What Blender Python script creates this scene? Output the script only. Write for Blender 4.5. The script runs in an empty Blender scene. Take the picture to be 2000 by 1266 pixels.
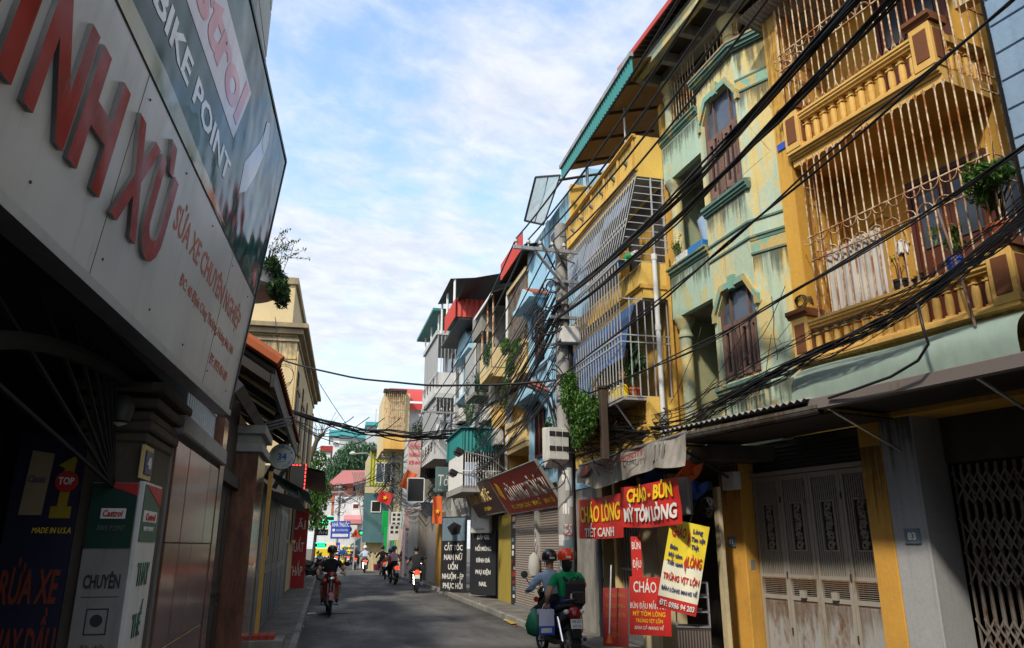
import bpy, bmesh, math, random
from mathutils import Matrix, Vector
R=math.radians
rnd=random.Random(7)
SC=bpy.context.scene
COL=SC.collection
# ---------------------------------------------------------------- camera
CH=1.8; PITCH=R(16.6); YAW=R(13.5); FPX=1450.
cd=bpy.data.cameras.new('camera'); cam=bpy.data.objects.new('camera',cd); COL.objects.link(cam)
cam.location=(0,0,CH); cam.rotation_euler=(R(90)+PITCH,0,-YAW)
cd.sensor_width=36; cd.lens=FPX/2000*36; cd.clip_start=.05; cd.clip_end=2000
SC.camera=cam
# ---------------------------------------------------------------- light
SUN_EL=R(44); SUN_AZ=R(47)          # sun behind the camera, from the left side of the street
TOSUN=Vector((-math.cos(SUN_AZ)*math.cos(SUN_EL),-math.sin(SUN_AZ)*math.cos(SUN_EL),math.sin(SUN_EL)))
sd=bpy.data.lights.new('sun','SUN'); sun=bpy.data.objects.new('sun',sd); COL.objects.link(sun)
sd.energy=3.6; sd.angle=R(4); sd.color=(1,.9,.74)
sun.rotation_euler=TOSUN.to_track_quat('Z','Y').to_euler(); sun.location=(0,0,60)
w=bpy.data.worlds.new('World'); SC.world=w; w.use_nodes=True
nt=w.node_tree; nt.nodes.clear()
def N(nt,t,**k):
    n=nt.nodes.new(t)
    for a,b in k.items(): setattr(n,a,b)
    return n
def math_(nt,op,a,b=None,clamp=False):
    n=N(nt,'ShaderNodeMath',operation=op,use_clamp=clamp)
    for i,v in enumerate((a,b)):
        if v is None: continue
        if isinstance(v,(int,float)): n.inputs[i].default_value=v
        else: nt.links.new(v,n.inputs[i])
    return n.outputs[0]
def mixc(nt,f,a,b,mode='MIX'):
    n=N(nt,'ShaderNodeMix',data_type='RGBA',blend_type=mode)
    for i,v in ((0,f),(6,a),(7,b)):
        if isinstance(v,(int,float)): n.inputs[i].default_value=v
        elif isinstance(v,(tuple,list)): n.inputs[i].default_value=tuple(v)+(1,)
        else: nt.links.new(v,n.inputs[i])
    return n.outputs[2]
def ramp(nt,v,a,b):
    n=N(nt,'ShaderNodeMapRange',interpolation_type='SMOOTHSTEP')
    nt.links.new(v,n.inputs[0]); n.inputs[1].default_value=a; n.inputs[2].default_value=b
    return n.outputs[0]
def noise(nt,vec,scale,detail=4,rough=.55,dist=0):
    n=N(nt,'ShaderNodeTexNoise'); nt.links.new(vec,n.inputs['Vector'])
    n.inputs['Scale'].default_value=scale; n.inputs['Detail'].default_value=detail; n.inputs['Roughness'].default_value=rough; n.inputs['Distortion'].default_value=dist
    return n.outputs['Fac']
def mapping(nt,vec,scale=(1,1,1),loc=(0,0,0),rot=(0,0,0)):
    n=N(nt,'ShaderNodeMapping'); nt.links.new(vec,n.inputs[0]); n.inputs['Scale'].default_value=scale; n.inputs['Location'].default_value=loc; n.inputs['Rotation'].default_value=rot
    return n.outputs[0]
# sky: Nishita blue, thin broken cloud laid on a plane far above (direction divided by its height)
sky=N(nt,'ShaderNodeTexSky',sky_type='NISHITA',sun_disc=False); sky.sun_elevation=SUN_EL
sky.sun_rotation=math.atan2(TOSUN.x,TOSUN.y); sky.air_density=1.3; sky.dust_density=1.5; sky.ozone_density=2.0
tc=N(nt,'ShaderNodeTexCoord'); sx=N(nt,'ShaderNodeSeparateXYZ'); nt.links.new(tc.outputs['Generated'],sx.inputs[0])
zz=math_(nt,'MAXIMUM',math_(nt,'ADD',sx.outputs[2],.10),.08)
cx=N(nt,'ShaderNodeCombineXYZ'); nt.links.new(math_(nt,'DIVIDE',sx.outputs[0],zz),cx.inputs[0]); nt.links.new(math_(nt,'DIVIDE',sx.outputs[1],zz),cx.inputs[1])
cl=mapping(nt,cx.outputs[0],(1.0,1.0,1),(3.2,1.1,0),(0,0,R(-20)))
n1=noise(nt,cl,1.5,9,.58,.25); n2=noise(nt,cl,.45,3,.5); n3=noise(nt,mapping(nt,cl,(1.2,1.6,1)),6.5,6,.6,.3)
cov=math_(nt,'ADD',math_(nt,'ADD',math_(nt,'MULTIPLY',n1,.62),math_(nt,'MULTIPLY',n2,.42)),math_(nt,'MULTIPLY',n3,.16))
cmask=ramp(nt,cov,.435,.64)
low=ramp(nt,sx.outputs[2],.55,.04)        # milky towards the horizon
cmask=math_(nt,'MAXIMUM',cmask,math_(nt,'MULTIPLY',low,.78))
shade=ramp(nt,n3,.25,.75)
ccol=mixc(nt,shade,(6.0,6.4,7.3),(7.9,8.1,8.5))
skyc=mixc(nt,1.0,sky.outputs[0],(2.6,2.78,2.85),'MULTIPLY')
mixed=mixc(nt,math_(nt,'MULTIPLY',cmask,.93),skyc,ccol)
bg=N(nt,'ShaderNodeBackground'); nt.links.new(mixed,bg.inputs[0]); bg.inputs[1].default_value=.104
wo=N(nt,'ShaderNodeOutputWorld'); nt.links.new(bg.outputs[0],wo.inputs[0])
vs=SC.view_settings; SC.display_settings.display_device='sRGB'
vs.view_transform='Standard'; vs.look='None'; vs.exposure=0.27; vs.gamma=1; vs.use_curve_mapping=False
SC.cycles.use_denoising=True; SC.cycles.max_bounces=6; SC.cycles.diffuse_bounces=3; SC.cycles.glossy_bounces=3; SC.cycles.transparent_max_bounces=8
SC.cycles.caustics_reflective=False; SC.cycles.caustics_refractive=False; SC.cycles.sample_clamp_indirect=6
# ---------------------------------------------------------------- where a photographed spot stands
sP,cP,sT,cT=math.sin(PITCH),math.cos(PITCH),math.sin(YAW),math.cos(YAW)
def ray(x,y):
    u=(x-1000)/FPX; v=(633-y)/FPX; Y=cP-v*sP
    return (u*cT+Y*sT,-u*sT+Y*cT,sP+v*cP)
def atY(x,y,Y):
    r=ray(x,y); t=Y/r[1]; return Vector((r[0]*t,Y,CH+r[2]*t))
def atX(x,y,X):
    r=ray(x,y); t=X/r[0]; return Vector((X,r[1]*t,CH+r[2]*t))
def atG(x,y,z=0):
    r=ray(x,y); t=(z-CH)/r[2]; return Vector((r[0]*t,r[1]*t,z))
class Fr:
    """facade frame of a house: local x runs along the facade away from the camera (right side), y out to the street, z up"""
    def __init__(s,a,b,flip=False):
        s.a=Vector((a[0],a[1],0)); d=Vector((b[0]-a[0],b[1]-a[1],0)); s.L=d.length; s.ex=d/s.L; s.ey=Vector((-s.ex.y,s.ex.x,0))
        s.M=Matrix(((s.ex.x,s.ey.x,0,s.a.x),(s.ex.y,s.ey.y,0,s.a.y),(0,0,1,0),(0,0,0,1)))
    def at(s,x,y,d=0):
        r=Vector(ray(x,y)); t=(s.a.dot(s.ey)+d)/(r.x*s.ey.x+r.y*s.ey.y)
        p=Vector((r.x*t,r.y*t,0))-s.a
        return p.dot(s.ex),CH+r.z*t
    def w(s,x,y,z): return s.M@Vector((x,y,z))
# ---------------------------------------------------------------- things and parts
def tag(o,label=None,cat=None,group=None,kind=None):
    if label: o['label']=label
    if cat: o['category']=cat
    if group: o['group']=group
    if kind: o['kind']=kind
    return o
def thing(name,label,cat,M=None,group=None):
    o=bpy.data.objects.new(name,None); COL.objects.link(o); o.empty_display_size=.1
    o.matrix_basis=M if M is not None else Matrix.Identity(4)
    return tag(o,label,cat,group)
def TR(x,y,z,rz=0,rx=0,ry=0):
    return Matrix.Translation((x,y,z))@Matrix.Rotation(rz,4,'Z')@Matrix.Rotation(ry,4,'Y')@Matrix.Rotation(rx,4,'X')
SIGN=Matrix(((-1,0,0,0),(0,0,1,0),(0,1,0,0),(0,0,0,1)))      # text plane -> facade plane (x right for a reader, y up, z out)
FACE=Matrix(((1,0,0,0),(0,0,-1,0),(0,1,0,0),(0,0,0,1)))      # text plane facing the camera end of the street
class MB:
    def __init__(s): s.v=[]; s.f=[]; s.k=[]; s.T=None; s.m=0
    def at(s,*a,**k): s.T=TR(*a,**k) if a or k else None; return s
    def mat(s,m): s.m=m; return s
    def add(s,vs,fs):
        b=len(s.v)
        s.v+=[tuple(s.T@Vector(p)) for p in vs] if s.T is not None else [tuple(p) for p in vs]
        s.f+=[tuple(b+i for i in f) for f in fs]; s.k+=[s.m]*len(fs); return s
    def box(s,x0,x1,y0,y1,z0,z1):
        return s.add([(x,y,z) for x in (x0,x1) for y in (y0,y1) for z in (z0,z1)],[(0,1,3,2),(4,6,7,5),(0,4,5,1),(2,3,7,6),(0,2,6,4),(1,5,7,3)])
    def cb(s,x,y,z,a,b,c): return s.box(x-a/2,x+a/2,y-b/2,y+b/2,z-c/2,z+c/2)
    def ext(s,poly,ax,a,b):
        n=len(poly); g={'x':lambda p,t:(t,p[0],p[1]),'y':lambda p,t:(p[0],t,p[1]),'z':lambda p,t:(p[0],p[1],t)}[ax]
        return s.add([g(p,t) for t in (a,b) for p in poly],[tuple(range(n)),tuple(range(2*n-1,n-1,-1))]+[(i,n+i,n+(i+1)%n,(i+1)%n) for i in range(n)])
    def lathe(s,prof,n=10,c=(0,0),a0=0,a1=None):
        full=a1 is None; a1=a1 if a1 else 2*math.pi; st=n if full else n+1
        vs=[(c[0]+r*math.cos(a0+(a1-a0)*i/n),c[1]+r*math.sin(a0+(a1-a0)*i/n),z) for r,z in prof for i in range(st)]
        fs=[(j*st+i,j*st+(i+1)%st,(j+1)*st+(i+1)%st,(j+1)*st+i) for j in range(len(prof)-1) for i in range(n)]
        if full: fs+=[tuple(range(st-1,-1,-1)),tuple((len(prof)-1)*st+i for i in range(st))]
        return s.add(vs,fs)
    def tube(s,pts,r,n=6,closed=False,r1=None):
        P=[Vector(p) for p in pts]; m=len(P); vs=[]; up=None
        for i,p in enumerate(P):
            if closed: t=P[(i+1)%m]-P[i-1]
            else: t=P[min(i+1,m-1)]-P[max(i-1,0)]
            if t.length<1e-9: t=Vector((0,0,1))
            t.normalize()
            if up is None: up=Vector((0,0,1)) if abs(t.z)<.9 else Vector((1,0,0))
            a=t.cross(up)
            if a.length<1e-6: a=t.cross(Vector((1,0,.3)))
            a.normalize(); b=a.cross(t); up=b
            rr=r if r1 is None else r+(r1-r)*i/max(1,m-1)
            vs+=[p+a*rr*math.cos(2*math.pi*k/n)+b*rr*math.sin(2*math.pi*k/n) for k in range(n)]
        fs=[(i*n+k,i*n+(k+1)%n,((i+1)%m)*n+(k+1)%n,((i+1)%m)*n+k) for i in range(m if closed else m-1) for k in range(n)]
        if not closed: fs+=[tuple(range(n-1,-1,-1)),tuple((m-1)*n+k for k in range(n))]
        return s.add(vs,fs)
    def poly(s,*pts): return s.add(pts,[tuple(range(len(pts)))])
    def grid(s,fn,nu,nv):
        vs=[fn(i/nu,j/nv) for i in range(nu+1) for j in range(nv+1)]
        return s.add(vs,[(i*(nv+1)+j,(i+1)*(nv+1)+j,(i+1)*(nv+1)+j+1,i*(nv+1)+j+1) for i in range(nu) for j in range(nv)])
    def mesh(s,name,mats,smooth=False,bev=0):
        me=bpy.data.meshes.new(name); me.from_pydata(s.v,[],s.f)
        for m in (mats if isinstance(mats,(list,tuple)) else [mats]): me.materials.append(m)
        if any(s.k): me.polygons.foreach_set('material_index',s.k)
        bm=bmesh.new(); bm.from_mesh(me); bmesh.ops.recalc_face_normals(bm,faces=bm.faces)
        if bev:
            es=[e for e in bm.edges if len(e.link_faces)==2 and e.calc_face_angle(0)>.6]
            bmesh.ops.bevel(bm,geom=es,offset=bev,segments=1,affect='EDGES',clamp_overlap=True)
        bm.to_mesh(me); bm.free()
        if smooth:
            me.polygons.foreach_set('use_smooth',[True]*len(me.polygons))
            if smooth!=2: me.set_sharp_from_angle(angle=R(40))
        return me
    def to(s,parent,name,mats,label=None,smooth=False,bev=0,M=None,kind=None):
        o=bpy.data.objects.new(name,s.mesh(name,mats,smooth,bev)); COL.objects.link(o); o.parent=parent
        if M is not None: o.matrix_basis=M
        return tag(o,label,kind=kind)
def rep(parent,name,me,Ms,kind=None):
    r=[]
    for M in Ms:
        o=bpy.data.objects.new(name,me); COL.objects.link(o); o.parent=parent
        o.matrix_basis=M if isinstance(M,Matrix) else Matrix.Translation(M); r.append(o)
    return r
def copy_tree(o,parent=None,M=None):
    c=o.copy(); COL.objects.link(c); c.parent=parent
    if M is not None: c.matrix_basis=M
    for ch in o.children: copy_tree(ch,c)
    return c
def text(parent,s,h,mat,M=None,w=None,name='lettering',d=.004,bold=.0,shear=0,align='CENTER',lift=.001,space=1.0):
    cu=bpy.data.curves.new('t','FONT'); cu.body=s; cu.size=h/.73; cu.align_x=align; cu.extrude=d/2; cu.offset=bold*h; cu.shear=shear; cu.resolution_u=2 if h<.25 else 4
    cu.space_character=space; cu.space_line=.85
    o=bpy.data.objects.new('t',cu); COL.objects.link(o)
    dg=bpy.context.evaluated_depsgraph_get(); me=bpy.data.meshes.new_from_object(o.evaluated_get(dg)); me.name=name
    bpy.data.objects.remove(o); bpy.data.curves.remove(cu)
    me.materials.clear(); me.materials.append(mat)
    xs=[v.co.x for v in me.vertices] or [0,1]
    if w:
        k=w/max(1e-4,max(xs)-min(xs)); c=(max(xs)+min(xs))/2
        for v in me.vertices: v.co.x=(v.co.x-c)*k
    for v in me.vertices: v.co.z+=d/2+lift
    t=bpy.data.objects.new(name,me); COL.objects.link(t); t.parent=parent
    if M is not None: t.matrix_basis=M
    return t
def T2(x,y,z=0,rot=0): return Matrix.Translation((x,y,z))@Matrix.Rotation(rot,4,'Z')
# ---------------------------------------------------------------- materials
MATS={}
def base(name,rough=.7,metal=0,spec=.4):
    m=bpy.data.materials.new(name); m.use_nodes=True; nt=m.node_tree; b=nt.nodes['Principled BSDF']
    b.inputs['Roughness'].default_value=rough; b.inputs['Metallic'].default_value=metal; b.inputs['Specular IOR Level'].default_value=spec
    g=N(nt,'ShaderNodeNewGeometry'); MATS[name]=m
    return m,nt,b,g.outputs['Position']
def bump(nt,b,h,st=.3,dist=.01):
    n=N(nt,'ShaderNodeBump'); nt.links.new(h,n.inputs['Height']); n.inputs['Strength'].default_value=st; n.inputs['Distance'].default_value=dist
    nt.links.new(n.outputs[0],b.inputs['Normal'])
def paint(name,c,rough=.5,metal=0,var=.12,dirt=.15,sc=9,bmp=0,spec=.4,dcol=(.05,.042,.034)):
    """even paint, plastic or metal: slight tone changes and thin grime"""
    m,nt,b,P=base(name,rough,metal,spec)
    v=noise(nt,P,sc,4,.6); k=math_(nt,'ADD',math_(nt,'MULTIPLY',v,var*2),1-var)
    col=mixc(nt,1.0,c,mixc(nt,0.0,k,k),'MULTIPLY') if False else None
    kk=N(nt,'ShaderNodeCombineColor'); 
    for i in range(3): nt.links.new(k,kk.inputs[i])
    col=mixc(nt,1.0,c,kk.outputs[0],'MULTIPLY')
    if dirt:
        d=ramp(nt,noise(nt,mapping(nt,P,(3,3,.6)),2.3,5,.65),.48,.78)
        col=mixc(nt,math_(nt,'MULTIPLY',d,dirt),col,dcol)
        nt.links.new(math_(nt,'ADD',math_(nt,'MULTIPLY',d,dirt*.6),rough,True),b.inputs['Roughness'])
    nt.links.new(col,b.inputs['Base Color'])
    if bmp: bump(nt,b,noise(nt,P,sc*4,3),bmp,.006)
    return m
def plaster(name,c1,c2=None,peel=.5,soft=.05,grime=.45,rough=.88,psc=1.1,zst=.45,bmp=.35,streak=.5,gcol=(.07,.065,.055),crack=0):
    """painted render: a second coat showing through in ragged patches, rain streaks, mould and fine grain"""
    m,nt,b,P=base(name,rough,0,.25)
    v=noise(nt,P,22,4,.65)
    kk=N(nt,'ShaderNodeCombineColor'); k=math_(nt,'ADD',math_(nt,'MULTIPLY',v,.3),.85)
    for i in range(3): nt.links.new(k,kk.inputs[i])
    col=c1; h=v
    if c2:
        q=mapping(nt,P,(1,1,zst)); n1=noise(nt,q,psc,7,.66,.3); n2=noise(nt,q,psc*5,5,.7)
        f=math_(nt,'ADD',math_(nt,'MULTIPLY',n1,.72),math_(nt,'MULTIPLY',n2,.28))
        mk=ramp(nt,f,peel-soft,peel+soft); col=mixc(nt,mk,c1,c2)
        h=math_(nt,'ADD',v,math_(nt,'MULTIPLY',mk,.5))
    col=mixc(nt,1.0,col,kk.outputs[0],'MULTIPLY')
    big=ramp(nt,noise(nt,P,.9,4,.6),.35,.75)
    st=ramp(nt,noise(nt,mapping(nt,P,(7,7,.35)),1.6,5,.6),.50,.80)
    gm=math_(nt,'MULTIPLY',math_(nt,'ADD',math_(nt,'MULTIPLY',st,streak),math_(nt,'MULTIPLY',big,.35)),grime,True)
    col=mixc(nt,gm,col,gcol)
    if crack:
        vo=N(nt,'ShaderNodeTexVoronoi',feature='DISTANCE_TO_EDGE'); nt.links.new(mapping(nt,P,(1,1,.8)),vo.inputs['Vector']); vo.inputs['Scale'].default_value=1.7
        ck=math_(nt,'MULTIPLY',ramp(nt,vo.outputs['Distance'],.012,.0),ramp(nt,noise(nt,P,1.5),.5,.62))
        col=mixc(nt,math_(nt,'MULTIPLY',ck,crack),col,(.05,.05,.04))
    nt.links.new(col,b.inputs['Base Color']); bump(nt,b,h,bmp,.008)
    return m
def rusty(name,c,r=(.17,.06,.02),amt=.5,rough=.6,sc=3.5,zst=.5,metal=0,soft=.08,bmp=.3):
    m,nt,b,P=base(name,rough,metal,.35)
    q=mapping(nt,P,(1,1,zst)); f=math_(nt,'ADD',math_(nt,'MULTIPLY',noise(nt,q,sc,6,.68),.65),math_(nt,'MULTIPLY',noise(nt,q,sc*6,4,.65),.35))
    mk=ramp(nt,f,1-amt-soft,1-amt+soft); v=noise(nt,P,30,3)
    rc=mixc(nt,v,r,tuple(x*.45 for x in r)); col=mixc(nt,mk,mixc(nt,math_(nt,'MULTIPLY',v,.35),c,tuple(x*.6 for x in c)),rc)
    nt.links.new(col,b.inputs['Base Color']); nt.links.new(math_(nt,'ADD',math_(nt,'MULTIPLY',mk,.3),rough,True),b.inputs['Roughness']); bump(nt,b,f,bmp,.004)
    return m
def emit(name,c,s):
    m,nt,b,P=base(name,.4); b.inputs['Base Color'].default_value=tuple(x*.3 for x in c)+(1,); b.inputs['Emission Color'].default_value=c+(1,); b.inputs['Emission Strength'].default_value=s; return m
def glass(name,c=(.03,.035,.045),rough=.08):
    m,nt,b,P=base(name,rough,0,.6); v=noise(nt,P,6,3); nt.links.new(mixc(nt,v,c,tuple(x*1.8 for x in c)),b.inputs['Base Color'])
    nt.links.new(math_(nt,'ADD',math_(nt,'MULTIPLY',v,.15),rough),b.inputs['Roughness']); return m
def leafm(name,c,c2,tr=.25):
    m,nt,b,P=base(name,.5,0,.35); col=mixc(nt,ramp(nt,noise(nt,P,3.2,3),.3,.7),c,c2); col=mixc(nt,math_(nt,'MULTIPLY',ramp(nt,noise(nt,P,17,2),.52,.7),.6),col,tuple(min(1,x*1.9+.02*(i<2)) for i,x in enumerate(c2))); col=mixc(nt,math_(nt,'MULTIPLY',ramp(nt,noise(nt,P,23,1),.66,.74),.8),col,(.20,.14,.03)); nt.links.new(col,b.inputs['Base Color'])
    b.inputs['Subsurface Weight'].default_value=0; ts=N(nt,'ShaderNodeBsdfTranslucent'); nt.links.new(col,ts.inputs[0]); mx=N(nt,'ShaderNodeMixShader'); mx.inputs[0].default_value=tr
    nt.links.new(b.outputs[0],mx.inputs[1]); nt.links.new(ts.outputs[0],mx.inputs[2]); nt.links.new(mx.outputs[0],nt.nodes['Material Output'].inputs[0]); return m
def sheet(name,c,tr=.5,rough=.4,var=.2):
    m,nt,b,P=base(name,rough,0,.4); v=noise(nt,mapping(nt,P,(2,2,1)),3,4); col=mixc(nt,ramp(nt,v,.3,.8),c,tuple(x*(1-var) for x in c)); nt.links.new(col,b.inputs['Base Color'])
    ts=N(nt,'ShaderNodeBsdfTranslucent'); nt.links.new(col,ts.inputs[0]); mx=N(nt,'ShaderNodeMixShader'); mx.inputs[0].default_value=tr
    nt.links.new(b.outputs[0],mx.inputs[1]); nt.links.new(ts.outputs[0],mx.inputs[2]); nt.links.new(mx.outputs[0],nt.nodes['Material Output'].inputs[0]); return m
# walls
Y_WALL=plaster('ochre_wall',(.60,.34,.06),(.50,.27,.055),.55,.12,.30)
Y_TRIM=plaster('ochre_trim',(.64,.40,.12),(.52,.29,.07),.56,.12,.28)
Y_DOOR=plaster('door_pillar_ochre',(.56,.30,.055),(.42,.22,.045),.54,.1,.55)
G_PEEL=plaster('peeling_green_yellow',(.61,.52,.26),(.42,.53,.41),.50,.035,.42,psc=2.0,zst=.20,crack=.6,streak=.9)
G_PEEL2=plaster('peeling_yellow_coat',(.61,.50,.22),(.42,.53,.42),.505,.035,.42,psc=2.1,zst=.22,crack=.9,streak=.9)
G_GREEN=plaster('mint_wall',(.40,.54,.43),(.52,.49,.26),.58,.03,.36,zst=.6)
G_TEAL=plaster('teal_trim',(.10,.19,.16),(.30,.28,.13),.57,.03,.4,zst=.8,psc=3)
G_SURR=plaster('window_surround_paint',(.20,.39,.32),(.50,.37,.14),.50,.02,.35,zst=.7,psc=3.2)
G_COL=plaster('column_paint',(.56,.47,.22),(.33,.38,.28),.52,.04,.55,zst=.6,psc=2.5)
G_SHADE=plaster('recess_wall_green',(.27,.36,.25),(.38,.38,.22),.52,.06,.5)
C_YEL=plaster('sunny_yellow_wall',(.70,.47,.12),(.64,.41,.09),.5,.15,.25)
C_TRIM=plaster('yellow_trim',(.60,.36,.08),(.47,.25,.05),.56,.1,.35)
BLUEW=plaster('sky_blue_wall',(.26,.50,.68),(.35,.57,.72),.55,.1,.22)
BLUET=plaster('pale_blue_trim',(.36,.58,.72),None,grime=.25)
TILEB=plaster('blue_grey_block',(.17,.27,.40),(.22,.32,.44),.55,.1,.25)
TILEJ=plaster('pale_joint',(.50,.55,.60),None,grime=.3)
PALEB=plaster('pale_blue_render',(.42,.50,.60),(.50,.55,.60),.55,.12,.3)
CREAM=plaster('cream_wall',(.60,.49,.29),(.55,.43,.23),.55,.1,.32)
CORN=plaster('weathered_cornice',(.40,.32,.19),(.26,.21,.14),.5,.08,.5)
TANU=plaster('tan_soffit',(.42,.30,.16),(.34,.24,.13),.5,.1,.35)
CREAMT=plaster('cream_trim',(.62,.47,.22),None,grime=.4)
GREYW=plaster('grey_concrete',(.33,.32,.30),(.24,.23,.21),.5,.1,.6)
GREYP=plaster('pillar_grey_paint',(.32,.33,.35),(.44,.36,.25),.66,.015,.42,psc=2.4,zst=.9)
GREYD=plaster('dark_grey_render',(.22,.215,.20),(.15,.145,.135),.5,.1,.5)
WHITEW=plaster('white_wall',(.66,.68,.70),(.58,.60,.62),.55,.1,.45)
FADED=plaster('far_grey_wall',(.50,.55,.56),(.44,.49,.50),.5,.1,.35)
TEALW=plaster('deep_teal_wall',(.06,.14,.17),(.08,.17,.19),.5,.1,.3)
OLIVE=paint('olive_sheet',(.36,.38,.035),.55,dirt=.3)
PINKW=plaster('pink_wall',(.62,.42,.41),(.55,.38,.36),.5,.1,.35)
BEIGE=plaster('old_beige_wall',(.52,.44,.26),(.40,.35,.24),.56,.05,.7)
DARKW=plaster('dark_wall',(.075,.07,.062),(.055,.05,.046),.5,.1,.3)  # one dark mottled render for walls, slabs and ceilings
REDW=plaster('orange_red_wall',(.45,.15,.085),(.38,.13,.075),.5,.1,.3)  # far red wall, distance haze mixed into its colour by muting
CONC=plaster('concrete',(.36,.355,.34),(.29,.285,.27),.52,.08,.45)
CONCD=plaster('old_concrete',(.27,.26,.24),(.19,.185,.17),.5,.06,.6)
POLEC=plaster('pole_concrete',(.31,.305,.295),(.24,.235,.225),.52,.06,.5,streak=.8)
TERRA=plaster('terracotta',(.42,.12,.045),(.34,.09,.035),.5,.08,.35)
TILER=plaster('roof_tile_clay',(.36,.10,.05),(.26,.075,.045),.5,.08,.45)
REDS=paint('red_sheet',(.46,.045,.03),.5,dirt=.15)
PINKS=paint('hazed_red_sheet',(.50,.19,.19),.5,dirt=.1)  # red dulled in the base colour to imitate haze at the street end
TEALS=paint('teal_sheet',(.02,.20,.20),.5,dirt=.2)
AQUAS=paint('aqua_sheet',(.06,.33,.36),.5,dirt=.2)
BROWNP=plaster('brown_panel',(.17,.065,.028),(.14,.055,.025),.5,.1,.2)
WOOD=paint('weathered_wood',(.17,.10,.08),.7,var=.4,dirt=.4,sc=14,bmp=.4)
WOODR=paint('red_brown_wood',(.10,.026,.014),.45,var=.25,dirt=.3)
WOODD=paint('dark_wood',(.045,.03,.022),.6,var=.3)
SHUT=rusty('roller_shutter',(.30,.255,.225),(.14,.09,.06),.36,.5)
DOORM=rusty('rusty_door_grey',(.31,.285,.25),(.18,.095,.04),.38,.55,sc=2.2,zst=.3,soft=.09)
DOORL=rusty('door_panel_blue_grey',(.32,.325,.325),(.20,.095,.03),.43,.5,sc=2.4,zst=.35,soft=.08)
CAGE=rusty('rusty_cream_bar',(.62,.50,.34),(.36,.13,.03),.50,.55,sc=6,zst=.6)
GATEM=rusty('gate_bar',(.17,.155,.14),(.12,.05,.02),.45,.5)
GRILL=paint('galvanised_bar',(.48,.50,.52),.42,.35,dirt=.2)
DARKM=paint('dark_metal',(.035,.033,.032),.5,.2)
BLACKM=paint('black_metal',(.015,.015,.016),.45)
STEEL=paint('steel',(.42,.43,.45),.35,.7,dirt=.2)
CHROME=paint('chrome',(.65,.65,.66),.15,.95,dirt=.05)
BEAM=rusty('grey_beam',(.17,.145,.135),(.12,.07,.05),.35,.5)
ZINC=rusty('zinc_sheet',(.30,.30,.30),(.16,.09,.05),.42,.5)
PVC=paint('pvc_pipe',(.58,.60,.61),.4,dirt=.3)
PIPEG=paint('grey_pipe',(.13,.15,.18),.4,dirt=.3)
WHITEP=paint('white_plastic',(.56,.56,.535),.4,dirt=.35)
WHITEM=paint('white_frame',(.75,.75,.74),.4,dirt=.15)
CABLE=paint('black_cable',(.012,.012,.013),.45,dirt=0,var=.2)
GLASS=glass('window_glass'); GLASSB=glass('bluish_glass',(.05,.065,.09),.12)
SHADEW=paint('shaded_grimy_board',(.20,.195,.19),.5,dirt=.4)  # white board, its base darkened to stand for shade, thin grime on top
SHADEBLK=paint('shade_black',(.012,.011,.010),.95,dirt=0)  # near-black that paints deep shade into shop interiors and behind gates
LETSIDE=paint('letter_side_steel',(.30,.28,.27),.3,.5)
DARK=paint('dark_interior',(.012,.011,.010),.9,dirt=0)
BLUES=sheet('blue_plastic_sheet',(.055,.17,.48),.35,.25)
BLUISH=sheet('bluish_clear_sheet',(.36,.46,.62),.5,.35,.3)
CLEAR=sheet('translucent_sheet',(.50,.58,.60),.55,.3)
WHITES=sheet('white_corrugated_plastic',(.66,.64,.62),.35,.4,.3)
CANV=sheet('greenish_canvas',(.38,.50,.44),.3,.5)
LEAF=leafm('leaf_green',(.035,.10,.018),(.075,.17,.03)); LEAFD=leafm('leaf_dark',(.018,.055,.018),(.035,.09,.03)); LEAFL=leafm('leaf_light',(.09,.19,.03),(.05,.13,.025)); LEAFT=leafm('leaf_blue_green',(.04,.10,.05),(.07,.15,.08))
BARK=plaster('bark',(.09,.07,.05),(.05,.04,.03),.5,.1,.3,psc=6)
def stainm(name,c,amt=.75):
    m,nt,b,P=base(name,.9); b.inputs['Base Color'].default_value=c+(1,); tc=N(nt,'ShaderNodeTexCoord'); sx=N(nt,'ShaderNodeSeparateXYZ'); nt.links.new(tc.outputs['Generated'],sx.inputs[0])
    k=noise(nt,mapping(nt,P,(16,16,.5)),1.2,5,.6); k2=noise(nt,P,5,4,.6); f=math_(nt,'SUBTRACT',math_(nt,'ADD',math_(nt,'MULTIPLY',k,1.1),math_(nt,'MULTIPLY',k2,.4)),math_(nt,'MULTIPLY',math_(nt,'SUBTRACT',1.0,sx.outputs[2]),.62)); a=math_(nt,'MULTIPLY',ramp(nt,f,.42,.78),amt)
    t=N(nt,'ShaderNodeBsdfTransparent'); mx=N(nt,'ShaderNodeMixShader'); nt.links.new(a,mx.inputs[0]); nt.links.new(t.outputs[0],mx.inputs[1]); nt.links.new(b.outputs[0],mx.inputs[2]); nt.links.new(mx.outputs[0],nt.nodes['Material Output'].inputs[0]); return m
STAIN=stainm('rain_stain',(.05,.05,.04),.55); STAINR=stainm('rust_stain',(.15,.07,.025),.42)
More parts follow.
